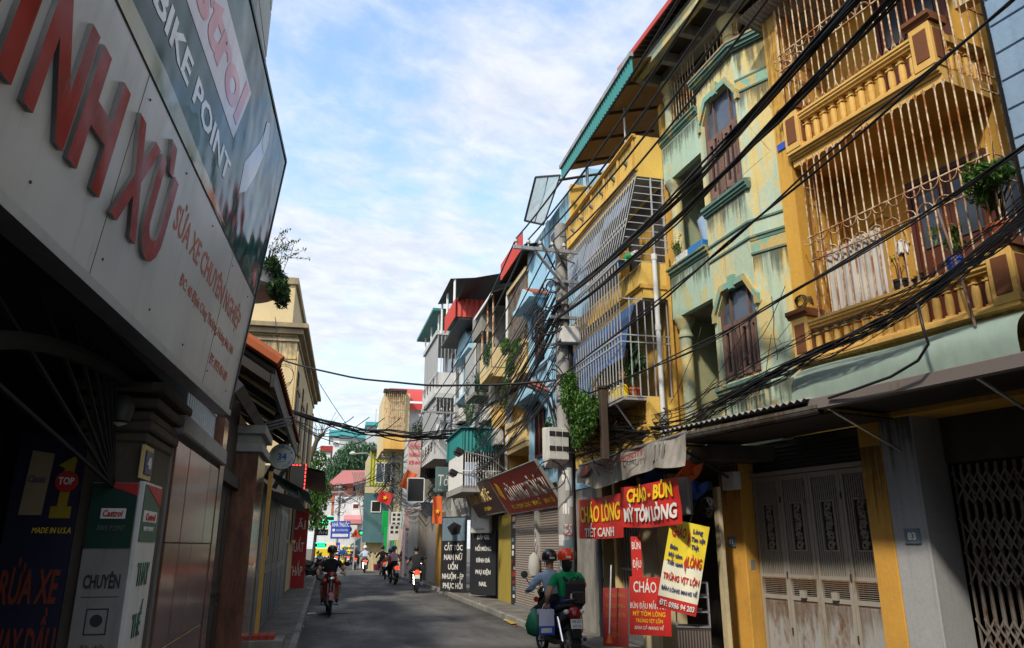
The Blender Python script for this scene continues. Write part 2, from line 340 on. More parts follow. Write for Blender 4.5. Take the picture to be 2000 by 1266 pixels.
# signs
RED=paint('sign_red',(.42,.018,.018),.45,dirt=.3,var=.25,sc=4); REDB=paint('banner_red',(.50,.022,.018),.5,dirt=.3,var=.3,sc=4); YEL=paint('banner_yellow',(.70,.56,.03),.5,dirt=.25,var=.2,sc=4); YELT=paint('letter_yellow',(.80,.55,.02),.5,dirt=.1)
WHT=paint('letter_white',(.68,.67,.65),.5,dirt=.25); NAVY=paint('letter_navy',(.03,.03,.13),.5,dirt=.05); BLKS=paint('sign_black',(.022,.024,.028),.45,dirt=.05); GREYS=paint('sign_grey',(.10,.11,.12),.5)
BRICKS=paint('sign_brick_red',(.40,.045,.026),.5,dirt=.25); BROWNS=paint('sign_dark_brown',(.07,.032,.024),.45,dirt=.2); MAROON=paint('board_maroon',(.30,.025,.02),.5,dirt=.3)
BLUEP=paint('sign_blue',(.02,.07,.42),.45); GREENP=paint('sign_green',(.0,.09,.055),.4,dirt=.1); TEALSG=paint('sign_slate_green',(.10,.17,.17),.5,dirt=.2)
PLATEB=paint('plate_blue_grey',(.13,.19,.24),.5,dirt=.3); PLATEN=paint('plate_navy',(.03,.035,.10),.4)
# gloss board of the repair shop: composite sheet with a soft mirror
def gloss(name,c,rough,spec,c2=None,wob=.02,sc=1.6,metal=0):
    m,nt,b,P=base(name,rough,metal,spec); v=noise(nt,P,sc,3); col=mixc(nt,ramp(nt,v,.35,.7),c,c2 or c)
    g=ramp(nt,noise(nt,mapping(nt,P,(8,8,.28)),1.5,6,.62),.5,.8); col=mixc(nt,math_(nt,'MULTIPLY',g,.4),col,tuple(x*.35 for x in c)); nt.links.new(col,b.inputs['Base Color'])
    s=ramp(nt,noise(nt,mapping(nt,P,(9,9,.5)),1.5,5,.6),.5,.85); nt.links.new(math_(nt,'ADD',math_(nt,'MULTIPLY',s,.18),rough),b.inputs['Roughness'])
    bump(nt,b,noise(nt,P,1.3,2),wob,.25); return m
ALUW=gloss('silver_board',(.47,.46,.45),.28,.5,(.40,.39,.385),.05,1.2,.2)
GLOSSG=gloss('glossy_green_board',(.003,.085,.085),.08,.09,(.002,.05,.06),.14)
GLOSSR=gloss('glossy_red_letter',(.30,.010,.006),.25,.12,(.22,.008,.005),.2,4)
PALET=gloss('pale_logo_print',(.50,.47,.55),.12,.3,None,.10); PINKT=gloss('pink_letter_print',(.52,.10,.16),.12,.3,None,.10); SILVT=paint('silver_letter',(.60,.62,.65),.25,.3)
GRAN=plaster('brown_granite',(.22,.10,.062),(.11,.055,.038),.5,.12,.2,rough=.13,psc=5,zst=.25,bmp=.03)
GRAN.node_tree.nodes['Principled BSDF'].inputs['Specular IOR Level'].default_value=.6
# people
SKIN=paint('skin',(.42,.22,.14),.55,dirt=0,var=.08); BLKC=paint('black_cloth',(.014,.014,.016),.85,dirt=0,sc=20,bmp=.3); HAIR=paint('black_hair',(.012,.010,.009),.5,dirt=0)
def cloth(n,c): return paint(n,c,.85,dirt=.10,sc=3.5,bmp=1.0,var=.2)
C_LBLUE=cloth('light_blue_cloth',(.24,.34,.47)); C_GREEN=cloth('green_cloth',(.0,.22,.08)); C_NAVY=cloth('navy_cloth',(.02,.045,.14)); C_WHITE=cloth('white_cloth',(.66,.68,.72)); C_PALEB=cloth('pale_blue_cloth',(.42,.50,.68)); C_PINK=cloth('lilac_cloth',(.52,.36,.46)); C_GREYC=cloth('grey_cloth',(.09,.085,.085)); CL_YEL=cloth('yellow_cloth',(.60,.50,.03)); C_MUST=cloth('mustard_cloth',(.35,.20,.03)); C_ORG=cloth('orange_cloth',(.6,.12,.03)); C_ROYAL=cloth('royal_blue_cloth',(.02,.07,.30))
def shell(n,c): return paint(n,c,.18,dirt=.04,var=.05,spec=.6)
P_BLK=shell('black_shell',(.014,.014,.015)); P_RED=shell('red_shell',(.50,.018,.010)); P_REDO=shell('orange_red_shell',(.75,.05,.008)); P_WHT=shell('white_shell',(.6,.6,.6)); P_BLUE=shell('blue_shell',(.03,.10,.22)); P_YEL=shell('yellow_shell',(.75,.55,.02)); P_MAR=shell('maroon_shell',(.16,.015,.015))
TYRE=paint('rubber',(.018,.018,.018),.8); TAIL=emit('tail_light_on',(1,.05,.015),1.6); TAILO=shell('tail_light_off',(.20,.006,.008)); LEDR=emit('led_red',(1,.04,.03),5); LEDG=emit('led_green',(.02,1,.35),3); ORANGEP=paint('orange_plastic',(.75,.10,.012),.5); GREENL=paint('green_plastic',(.0,.34,.07),.4)
# ground
def asphalt():
    m,nt,b,P=base('asphalt',.78,0,.35)
    f=noise(nt,P,140,3,.7); big=noise(nt,mapping(nt,P,(1,.35,1)),.9,5,.6); mid=noise(nt,P,3.5,5,.65)
    col=mixc(nt,ramp(nt,big,.3,.7),(.052,.052,.055),(.115,.113,.110)); col=mixc(nt,math_(nt,'MULTIPLY',ramp(nt,mid,.52,.7),.6),col,(.10,.098,.093)); col=mixc(nt,math_(nt,'MULTIPLY',ramp(nt,f,.55,.72),.35),col,(.16,.16,.16))
    vo=N(nt,'ShaderNodeTexVoronoi',feature='DISTANCE_TO_EDGE'); nt.links.new(mapping(nt,P,(1,.7,1)),vo.inputs['Vector']); vo.inputs['Scale'].default_value=.55
    ck=math_(nt,'MULTIPLY',ramp(nt,vo.outputs['Distance'],.012,0),ramp(nt,noise(nt,P,.8),.48,.6)); col=mixc(nt,math_(nt,'MULTIPLY',ck,.7),col,(.015,.015,.015))
    sx_=N(nt,'ShaderNodeSeparateXYZ'); nt.links.new(P,sx_.inputs[0]); e=ramp(nt,math_(nt,'ADD',math_(nt,'ABSOLUTE',math_(nt,'SUBTRACT',sx_.outputs[0],2.0)),math_(nt,'MULTIPLY',mid,.9)),2.35,2.95); col=mixc(nt,math_(nt,'MULTIPLY',e,.65),col,(.03,.027,.023))
    oil=ramp(nt,noise(nt,mapping(nt,P,(1,.5,1),(7,3,0)),1.3,3,.5),.60,.70); col=mixc(nt,math_(nt,'MULTIPLY',oil,.5),col,(.025,.025,.026))
    nt.links.new(col,b.inputs['Base Color']); nt.links.new(math_(nt,'SUBTRACT',.9,math_(nt,'MULTIPLY',ramp(nt,big,.4,.75),.32)),b.inputs['Roughness']); bump(nt,b,f,.5,.006); return m
ASPH=asphalt(); ASPHP=paint('asphalt_patch',(.095,.094,.091),.85,var=.2,sc=40,bmp=.4)
PAVE=plaster('pavement_concrete',(.18,.17,.155),(.10,.095,.088),.5,.1,.6,psc=2,zst=1); EARTH=plaster('bare_ground',(.14,.125,.105),(.10,.09,.08),.5,.1,.3)
# ---------------------------------------------------------------- ground, road, pavements
def strc(name,mb,mat): 
    o=mb.to(None,name,mat); o['kind']='structure'; return o
strc('ground',MB().box(-260,260,-160,420,-.5,-.02),EARTH)
strc('road',MB().grid(lambda u,v:(-.52+5.2*v,-22+100*u,.0+.035*math.sin(v*3.14)),50,8),ASPH)
strc('cross_street',MB().box(-60,60,78,86,-.1,.004),ASPH)
strc('pavement',MB().box(-1.6,-.5,-22,78,-.1,.11),PAVE)
strc('pavement',MB().box(4.62,8.6,-22,78,-.1,.10),PAVE)
kb=MB()
for s in (0,1):
    y=-8
    while y<70:
        l=rnd.uniform(.85,1.15)
        m=MB().box(0,.12,0,l-.015,-.1,.125)
        if 8<y<45: m.to(None,'kerb_stone',CONCD,M=Matrix.Translation((-.51 if s==0 else 4.51,y,rnd.uniform(-.012,.006))),kind='structure')
        else:
            kb.at(-.51 if s==0 else 4.51,y,0); kb.box(0,.12,0,l-.015,-.1,.125)
        y+=l
strc('kerb',kb.at(),CONCD)
strc('road_patch',MB().ext([(-.1,21.9),(1.5,22.1),(1.65,23.3),(.2,23.4)],'z',.03,.038),ASPHP)
strc('kerb_paint',MB().ext([(4.35,18.2),(4.9,18.5),(4.9,19.5),(4.4,19.2)],'z',.03,.0345),paint('worn_yellow_paint',(.38,.27,.05),.8,var=.4,dirt=.7,sc=20))
for i in range(46):       # scraps of litter along the kerbs
    x=rnd.choice((rnd.uniform(4.2,5.1),rnd.uniform(-.7,.0))); y=rnd.uniform(12,34); s=rnd.uniform(.02,.06)
    m=MB().ext([(-s,-s*.6),(s*.8,-s),(s,s*.5),(-s*.2,s)],'z',0,.006)
    o=m.to(None,'litter',rnd.choice((WHT,GREYS,C_ORG,CONC,WOOD)),M=TR(x,y,.104 if x>4.62 else (.112 if x<-.5 else .012),rnd.uniform(0,6),rnd.uniform(-.3,.3)))
    tag(o,'small scrap of litter lying along the kerb','litter','litter along the kerbs')
o=MB().ext([(-.14,-.1),(.1,-.12),(.16,.05),(-.05,.1)],'z',0,.02).to(None,'torn_bag',WHT,M=TR(*atG(607,1199),.4)); tag(o,'torn white plastic bag flat on the road by the left kerb','bag')
# ---------------------------------------------------------------- repeated shapes
def baluster(h=.34,r=.046):
    return MB().box(-r,r,-r,r,0,h*.07).box(-r,r,-r,r,h*.78,h*.82).box(-r*.9,r*.9,-r*.9,r*.9,h*.93,h).lathe([(r*.8,h*.07),(r*.95,h*.2),(r*.98,h*.5),(r*.8,h*.78)],10).lathe([(r*.75,h*.82),(r*.9,h*.93)],10)
def bar(h,r=.009,feet=True,n=6):
    m=MB().tube([(0,0,0),(0,0,h)],r,n)
    if feet:
        for a in (0,2.1,4.2):
            m.tube([(.03*math.cos(a),.03*math.sin(a),0),(.012*math.cos(a),.012*math.sin(a),.05),(0,0,.09)],.006,4)
            m.tube([(.025*math.cos(a),.025*math.sin(a),h),(.01*math.cos(a),.01*math.sin(a),h-.04),(0,0,h-.08)],.006,4)
    return m
def arc(r,a0,a1,n=8,t=.006): return MB().tube([(r*math.cos(a0+(a1-a0)*i/n),0,r*math.sin(a0+(a1-a0)*i/n)) for i in range(n+1)],t,5)
def corrug(L,Wd,pitch=.075,amp=.014,th=.004):
    """corrugated sheet: x along its length of waves, y down the slope"""
    n=int(L/pitch*4); m=MB()
    fn=lambda z:(lambda u,v:(u*L,v*Wd,z+amp*math.sin(u*L/pitch*2*math.pi)))
    return m.grid(fn(0),n,2).grid(fn(-th),n,2)
def leaves(n,fn,size,flat=.5,seed=1):
    """leaf-shaped faces at the points fn() gives"""
    r=random.Random(seed); m=MB()
    for i in range(n):
        p=Vector(fn(r)); s=size*r.uniform(.6,1.35); q=Matrix.Rotation(r.uniform(0,6.3),3,'Z')@Matrix.Rotation(r.uniform(-1.1,1.1)*flat*2,3,'X')@Matrix.Rotation(r.uniform(-.6,.6),3,'Y')
        m.add([p+q@Vector(v) for v in ((0,-s,0),(s*.36,-.1*s,.10*s),(0,s,-.08*s),(-s*.36,-.1*s,.10*s))],[(0,1,2),(0,2,3)])
    return m
def ball(c,rx,ry,rz):
    def f(r):
        while 1:
            a,b,d=r.uniform(-1,1),r.uniform(-1,1),r.uniform(-1,1); q=a*a+b*b+d*d
            if q<1 and q>.12*r.random(): return (c[0]+a*rx,c[1]+b*ry,c[2]+d*rz)
    return f
def blobs(L):
    fs=[(ball(*b),b[1]*b[2]*b[3]) for b in L]; ws=[x[1]**.66 for x in fs]
    return lambda r: r.choices(fs,ws)[0][0](r)
def plantpot(name,label,M,mat,pr=.11,ph=.18,crown=((0,0,.45),.25,.25,.22),n=260,size=.045,leaf=None,stems=5,cat='potted plant',group=None,seed=3,flat=.6):
    t=thing(name,label,cat,M,group)
    if mat: 
        MB().lathe([(pr*.7,0),(pr,ph*.8),(pr*1.12,ph*.82),(pr*1.12,ph),(pr*.95,ph),(pr*.9,ph*.85)],12).to(t,'pot',mat,smooth=True)
        MB().lathe([(pr*.88,ph*.84),(0.001,ph*.86)],10).to(t,'soil',BARK)
    else: ph=0
    c,rx,ry,rz=crown; r=random.Random(seed); st=MB()
    for i in range(stems):
        q=(c[0]+r.uniform(-.7,.7)*rx,c[1]+r.uniform(-.7,.7)*ry,c[2]+r.uniform(-.5,.8)*rz)
        st.tube([(r.uniform(-.02,.02),r.uniform(-.02,.02),ph*.8),(q[0]*.4,q[1]*.4,(ph+q[2])*.55),q],.009,5,r1=.004)
    st.to(t,'stem',BARK)
    bl=[((c[0]+r.uniform(-.6,.6)*rx,c[1]+r.uniform(-.6,.6)*ry,c[2]+r.uniform(-.6,.6)*rz),rx*r.uniform(.3,.55),ry*r.uniform(.3,.55),rz*r.uniform(.3,.55)) for i in range(7)]
    o=leaves(n,blobs(bl),size,flat,seed).to(t,'foliage',leaf or LEAF,kind='stuff')
    return t
def box_label(t,me): pass
# ---------------------------------------------------------------- frames of the right-hand facades
YB=(6.1,5.65); GY=(5.62,8.0); CG=(5.40,10.99)
FY=Fr(YB,GY); FG=Fr(GY,CG); FC=Fr((5.4,CG[1]),(5.4,16.9)); FD=Fr((5.4,15.0),(5.4,20.2)); FE=Fr((5.35,20.2),(5.35,24.6)); FF=Fr((5.3,24.6),(5.25,28.0)); FGW=Fr((5.25,28.0),(5.2,32.2)); FH=Fr((5.2,32.2),(5.1,37.5))
# ================================================================ yellow house 83
hy=thing('house','ochre yellow house with two caged balconies over grey gate pillars','house',FY.M)
LY=FY.L; RY=-.42
MB().box(RY,LY-.02,-4.5,-.9,3.3,11).to(hy,'wall',Y_WALL)
MB().box(LY-.24,LY-.01,-.899,-.03,3.3,10.6).to(hy,'pilaster',Y_WALL)
MB().box(RY-.12,RY,-4.5,-.25,0.0,11).to(hy,'party_wall',DARKW)
# recessed doors and window on both floors
def ydoor(z0,x0,x1,h):
    f=MB().box(x0-.06,x0,-.9,-.86,z0,z0+h).box(x1,x1+.06,-.9,-.86,z0,z0+h).box(x0-.06,x1+.06,-.9,-.855,z0+h,z0+h+.07).to(hy,'door_frame',WOODR)
    n=2; wd=(x1-x0)/n
    for i in range(n):
        a=x0+i*wd; d=MB().box(a+.004,a+wd-.004,-.9,-.878,z0,z0+h).to(hy,'door_leaf',WOODR)
        for (za,zb) in ((.12,.5),(.6,1.1),(1.2,h-.15)):
            MB().box(a+.09,a+wd-.09,-.878,-.864,z0+za*1,z0+zb).to(d,'door_panel',WOODR if za<.9 else GLASS,bev=.006)
ydoor(3.98,.25,1.15,2.05); ydoor(6.82,.35,1.2,2.05)
MB().box(-.25,.12,-.9,-.87,4.9,5.9).to(hy,'window',GLASS)
# arch niche rib on the wall
MB().tube([(1.62+.34*math.cos(a),-.885,5.35+.5*math.sin(a)) for a in [i*math.pi/12 for i in range(13)]],.02,6).to(hy,'wall_arch',Y_TRIM)
def balcony(z,x0,x1,pr,nb,name,dp):
    """slab, mouldings, baluster row, rail, two panelled end piers and the returns"""
    b=MB().ext([(-.9,z-dp),(-.03,z-dp),(-.03,z-.1*dp/.26),(.0,z-.09*dp/.26),(.0,z-.05*dp/.26),(.03,z-.04*dp/.26),(.03,z),(.06,z+.01),(.06,z+.05),(-.9,z+.05)],'x',x0,x1).to(hy,'balcony_slab',Y_TRIM,label=name)
    MB().ext([(-.135,z+.05),(.035,z+.05),(.035,z+.075),(.01,z+.09),(-.11,z+.09),(-.135,z+.075)],'x',x0,x1).to(hy,'bottom_rail',Y_TRIM)
    zt=z+.43
    MB().ext([(-.12,zt),(.02,zt),(.02,zt+.02),(.045,zt+.035),(.045,zt+.06),(.06,zt+.07),(.06,zt+.10),(-.15,zt+.10),(-.15,zt+.05)],'x',x0,x1).to(hy,'top_rail',Y_TRIM)
    me=baluster(.34,.042).mesh('baluster',Y_TRIM); a,c=x0+.31,x1-.29
    rep(hy,'baluster',me,[(a+(c-a)*i/(nb-1),-.05,z+.09) for i in range(nb)])
    # arches between baluster heads
    MB().box(x0+.2,x1-.2,-.075,-.06,z+.385,zt-.001).to(hy,'arch_board',Y_TRIM)
    for s,xa in ((0,x0-.012),(1,x1-.238)):
        MB().box(xa,xa+.25,-.19,.07,z+.05,z+.6).to(hy,'pier',Y_TRIM,bev=.006)
        MB().box(xa+.045,xa+.205,.062,.078,z+.14,z+.52).to(hy,'pier_panel',BROWNP,bev=.006)
        MB().box(xa-.008,xa,-.13,.02,z+.14,z+.52).to(hy,'pier_panel',BROWNP)
        MB().ext([(-.20,z+.6),(.08,z+.6),(.08,z+.615),(.10,z+.64),(.12,z+.65),(.12,z+.70),(-.24,z+.70),(-.24,z+.65)],'x',xa-.04,xa+.29).to(hy,'pier_cap',BROWNP)
    # near return: short rail and balusters along the side
    MB().box(x0,x0+.13,-.88,-.19,z+.43,z+.53).to(hy,'side_rail',Y_TRIM)
    rep(hy,'baluster',me,[(x0+.06,-.32-.13*i,z+.09) for i in range(4)])
balcony(3.94,-.38,2.36,1,16,'lower balcony with white plastic sheets behind its bars',.05)
balcony(6.74,-.02,2.12,1,12,'upper balcony with row of round balusters',.14)
# lower cage
def cage(z0,z1,zr0,zr1,x0,x1,nb,d,feet=True):
    me=bar(z1-z0,.0095,feet).mesh('cage_bar',CAGE)
    rep(hy,'cage_bar',me,[Matrix.Translation((x0+(x1-x0)*i/(nb-1),d,z0))@Matrix.Rotation(rnd.uniform(-.012,.012),4,'Y') for i in range(nb)])
    for z in (zr0,zr1): MB().box(x0-.02,x1+.02,d-.006,d+.016,z-.007,z+.007).to(hy,'cage_rail',CAGE)
    p=(x1-x0)/(nb-1)*2; rr=(zr1-zr0)*.56
    up=arc(p*.47,.12,math.pi-.12).mesh('cage_scroll',CAGE); n=int((x1-x0)/p)
    Ms=[]
    for i in range(n):
        Ms.append(Matrix.Translation((x0+p*(i+.5),d+.014,zr0))); Ms.append(Matrix.Translation((x0+p*(i+1),d+.014,zr1))@Matrix.Rotation(math.pi,4,'Y'))
    rep(hy,'cage_scroll',up,Ms)
def cage_side(z0,z1,x,nb,y0,y1,rails):
    me=bar(z1-z0,.008,False).mesh('cage_bar',CAGE)
    rep(hy,'cage_bar',me,[(x,y0+(y1-y0)*i/(nb-1),z0) for i in range(nb)])
    for z in rails: MB().box(x-.007,x+.007,y0,y1,z-.007,z+.007).to(hy,'cage_rail',CAGE)
cage(4.465,6.60,5.22,5.54,-.33,1.98,23,.0)
cage_side(4.5,6.56,2.05,5,-.8,-.1,(5.3,5.55,6.3)); cage_side(4.45,6.6,-.36,6,-.8,-.05,(5.3,5.55,6.3))
cage(7.31,9.5,8.05,8.3,.02,2.1,21,.02); cage_side(6.9,9.6,2.14,6,-.8,-.02,(7.2,8.05,8.3)); 
me=bar(3.1,.0095,False).mesh('cage_bar',CAGE); rep(hy,'cage_bar',me,[(x,.0,6.45) for x in (-.34,-.23,-.12)]); cage_side(6.4,9.6,-.36,5,-.7,-.1,(6.5,7.3,8.3))
corrug(2.9,1.35).to(hy,'canopy_sheet',ZINC,M=TR(-.35,.28,9.15,0,R(14))@Matrix.Translation((0,-1.35,0)))
# cove under the lower balcony and steel gutter beam over the gate
cv=MB().grid(lambda u,v:(RY+.02+(LY-.1-RY)*u,.0+.24*v+.09*math.sin(v*3.14),3.89-.46*v**1.0+.06*math.sin(v*3.1)+.01*math.sin(u*9)),20,8).to(hy,'awning_cloth',CANV,label='greenish cloth awning stretched under the lower balcony',smooth=2)
MB().box(-3.6,2.05,.20,.30,3.31,3.45).to(hy,'awning_beam',BEAM,bev=.01)
MB().box(-3.6,2.0,-2.3,.19,3.36,3.40).to(hy,'awning_soffit',DARKM)
rep(hy,'awning_bracket',MB().tube([(0,-1.0,2.9),(0,.15,3.34)],.018,5).mesh('awning_bracket',STEEL),[(1.9,0,0),(.1,0,0)])
# ground floor: grey pillar with return, lintel, folding lattice gate
MB().box(1.71,2.17,-1.55,-1.0,.0,3.35).to(hy,'gate_pillar',GREYP,label='grey pillar with flaking paint carrying a number plate',bev=.012)
MB().box(-3.6,1.70,-2.0,-1.5,2.75,3.35).to(hy,'gate_lintel',DARKW)
MB().box(-3.6,3.2,-2.3,-2.05,.0,3.4).to(hy,'gate_backing',SHADEBLK)
gb=MB().box(-.011,.011,-.012,.012,0,2.62).mesh('gate_bar',GATEM); xs=[1.62-.105*i for i in range(24)]
rep(hy,'gate_bar',gb,[(x,-1.5,.1) for x in xs]); rep(hy,'gate_bar',gb,[(x-.05,-1.56,.1) for x in xs])
l=math.hypot(.21,.36); ls=MB().box(-l/2,l/2,-.004,.004,-.011,.011).mesh('gate_lattice_strip',GATEM); A=math.atan2(.36,.21); Ms=[]
for i in range(22):
    for z in (.45,.83,1.55,1.93,2.45):
        for s in (1,-1): Ms.append(Matrix.Translation((1.52-.105*i,-1.475 if s>0 else -1.465,z))@Matrix.Rotation(s*A,4,'Y'))
rep(hy,'gate_lattice_strip',ls,Ms[:298])
# number plate 83
def plate(fr,name,label,lx,d,z,w,h,s,mat,fcol,rz=0):
    t=thing(name,label,'number plate',fr.M@Matrix.Translation((lx,d,z))@Matrix.Rotation(rz,4,'Z')@SIGN)
    MB().box(-w/2,w/2,-h/2,h/2,0,.012).to(t,'plate',mat,bev=.003)
    for a,b,c,e in ((-w/2,w/2,h/2-.012,h/2),(-w/2,w/2,-h/2,-h/2+.012)): MB().box(a,b,c,e,.012,.02).to(t,'rim',mat)
    text(t,s,h*.5,fcol,T2(0,-h*.25,.012),d=.004,bold=.03)
x,z=FY.at(1783,1047,-1.0); plate(FY,'house_number_plate','blue grey plate reading 83 on the grey pillar',x,-.998,z,.21,.17,'83',PLATEB,WHT)
# ---- things on the lower balcony
def pobj(fr,px,py,d): x,z=fr.at(px,py,d); return x,z
t=thing('plastic_screen','white corrugated plastic screen tied inside the balcony bars','screen',FY.M@TR(1.0,-.05,4.5))
corrug(.40,.80,.085,.016).to(t,'sheet',WHITES,M=TR(.0,.012,0,0,R(90))); corrug(.40,.78,.085,.016).to(t,'sheet',WHITES,M=TR(.385,.0,0.01,R(1),R(91)))
plantpot('potted_shrub','leafy green shrub in brown pot on the right balcony pier',FY.M@TR(-.26,-.1,4.66),TERRA,.13,.16,((-.02,.12,.62),.36,.28,.34),900,.05,LEAF,9,seed=11)
plantpot('potted_plant','thin plant in round navy blue pot behind the balcony rail',FY.M@TR(.32,-.2,4.49),BLUEP,.10,.2,((0,0,.45),.2,.16,.24),180,.04,LEAF,7,seed=12)
plantpot('potted_plant','bare twigs in black plastic pot beside the white screen',FY.M@TR(.93,-.14,4.49),BLACKM,.085,.15,((0,0,.34),.12,.1,.16),16,.025,LEAFL,6,seed=13)
plantpot('planter','long black trough of soil beside the twig pot','planter' and FY.M@TR(.68,-.1,4.49),BLACKM,.07,.08,((0,0,.12),.15,.06,.05),26,.03,LEAFD,3,seed=14,cat='planter')
t=thing('mop','white string mop head hung above the balcony rail','mop',FY.M@TR(.86,-.16,5.02)); m=MB(); r=random.Random(5)
for i in range(60):
    a=r.uniform(0,6.28); q=r.uniform(.02,.075); m.tube([(0,0,.09),(q*math.cos(a)*.9,q*math.sin(a)*.9,.04),(q*math.cos(a),q*math.sin(a),-.06-r.random()*.04)],.008,4)
m.to(t,'mop_head',WHT); MB().tube([(0,0,.0),(.02,-.05,-.5)],.01,6).to(t,'handle',WOOD)
t=thing('wooden_pole','grey wooden stick tied upright outside the balcony pier','pole',FY.M@TR(.05,.14,3.82)); MB().tube([(-.04,.02,0),(.02,.0,.5),(.16,-.03,1.35)],.014,6).to(t,'stick',WOOD); MB().tube([(.03+.022*math.cos(a),.0+.022*math.sin(a),.78+.004*a) for a in [i*.6 for i in range(24)]],.006,4).to(t,'binding',CABLE)
t=thing('wire_coil','dark coil of wire resting on the left balcony pier','coil',FY.M@TR(2.24,-.04,4.66)); m=MB()
for k in range(7): m.tube([(.10*math.cos(a)*(1-k*.04),.02*k-.06+.01*math.sin(3*a),.11+.10*math.sin(a)*(1-k*.04)) for a in [i*.45 for i in range(14)]],.006,5,closed=True)
m.to(t,'wire',CABLE)
o=MB().box(-.12,.12,-.07,.07,0,.22).to(None,'carton',CREAM,M=FY.M@TR(-.25,-.35,7.51,.1)); tag(o,'pale carton standing behind the upper right pier','box')
o=MB().box(-.09,.09,0,.008,-.05,.05).to(None,'street_plate',BLUEP,M=FY.M@TR(2.26,-.02,7.0)); tag(o,'small blue enamel plate on the ochre pilaster','plate')
# ================================================================ blue house at the right edge
hb=thing('house','pale blue house with dark blue block quoins at right edge','house',FY.M@TR(-.56,0,0))
MB().box(-4,-.02,-5,-.06,3.6,13).to(hb,'wall',PALEB); MB().box(-.42,-.015,-.055,-.03,3.95,13).to(hb,'joint_bed',TILEJ)
me=MB().box(-.40,-.03,-.03,.0,0,.30).mesh('quoin_block',TILEB,bev=.006); rep(hb,'quoin_block',me,[(0,0,3.98+.32*i) for i in range(26)])
MB().box(-4,-.02,-.03,.02,3.5,3.94).to(hb,'band',GREYD)
t=thing('air_vent','grey mesh vent box fixed to the blue house corner','vent',FY.M@TR(-.75,.03,3.98)); MB().box(-.2,.2,0,.1,0,.55).to(t,'casing',GRILL,bev=.01); rep(t,'louvre',MB().box(-.17,.17,.1,.112,0,.012).mesh('louvre',DARKM),[(0,0,.05+.03*i) for i in range(15)])
# ================================================================ green house 81
hg=thing('house','narrow house with peeling green and yellow paint and angled bay','house',FG.M)
ZT=9.18
BAY=[(1.75,-.9),(1.75,0),(.70,0),(.02,-.34),(.02,-.9)]
WN=[(4.05,5.42),(6.93,8.66)]; WX=(.735,1.66)
# front of the bay with two window openings, angled cheek and far side
def panel(p,x0,x1,y0,y1,z0,z1,mat,nm='bay_wall',**k): return MB().box(x0,x1,y0,y1,z0,z1).to(p,nm,mat,**k)
zs=[3.3,WN[0][0],WN[0][1],WN[1][0],WN[1][1],ZT]
mm=MB()
for i in (0,2,4): mm.box(.70,1.75,-.14,0,zs[i],zs[i+1])
for i in (1,3):
    mm.box(.70,WX[0],-.14,0,zs[i],zs[i+1]); mm.box(WX[1],1.75,-.14,0,zs[i],zs[i+1])
    # chamfered upper corners of the opening
    for s,x in ((1,WX[0]),(-1,WX[1])): mm.ext([(x,zs[i+1]),(x+s*.2,zs[i+1]),(x,zs[i+1]-.32)],'y',-.139,-.001)
mm.to(hg,'bay_wall',G_PEEL)
MB().ext([(.70,-.0005),(.02,-.34),(.02,-.9),(.70,-.9)],'z',3.3,ZT-.001).to(hg,'bay_cheek',G_PEEL2)
MB().box(1.60,1.75,-.9,-.141,3.3,ZT).to(hg,'bay_side',G_GREEN)
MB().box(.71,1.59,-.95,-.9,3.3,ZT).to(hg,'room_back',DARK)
ang=math.atan2(.34,.68); CHK=Matrix.Translation((.70,0,0))@Matrix.Rotation(math.pi+ang,4,'Z')   # x runs down the angled cheek, -y is outward
def course(z,h,pr,mat,nm):
    """a moulding that wraps the bay front and its angled cheek"""
    q=pr
    MB().ext([(1.75+q*.3,0),(1.75+q*.3,q),(.70-q*.22,q),(.02-q*.2,-.34+q*.9),(.02,-.34),(.70,0)],'z',z,z+h).to(hg,nm,mat)
for z0 in (5.72,8.33):          # painted band on the cheek between two thin lines
    for dz in (0,.20): MB().box(-.002,.762,-.02,-.0015,z0+dz,z0+dz+.03).to(hg,'string_course',G_TEAL,M=CHK)
    MB().box(0,.76,-.012,-.001,z0+.03,z0+.20).to(hg,'cheek_band',G_SURR,M=CHK)
for z0 in (5.98,6.22): course(z0,.03,.022,G_TEAL,'string_course')
course(ZT-.13,.03,.05,G_TEAL,'cornice'); course(ZT-.10,.05,.085,G_TEAL,'cornice'); course(ZT-.05,.05,.12,G_TEAL,'cornice'); course(ZT+.0,.035,.135,CORN,'cornice_cap')
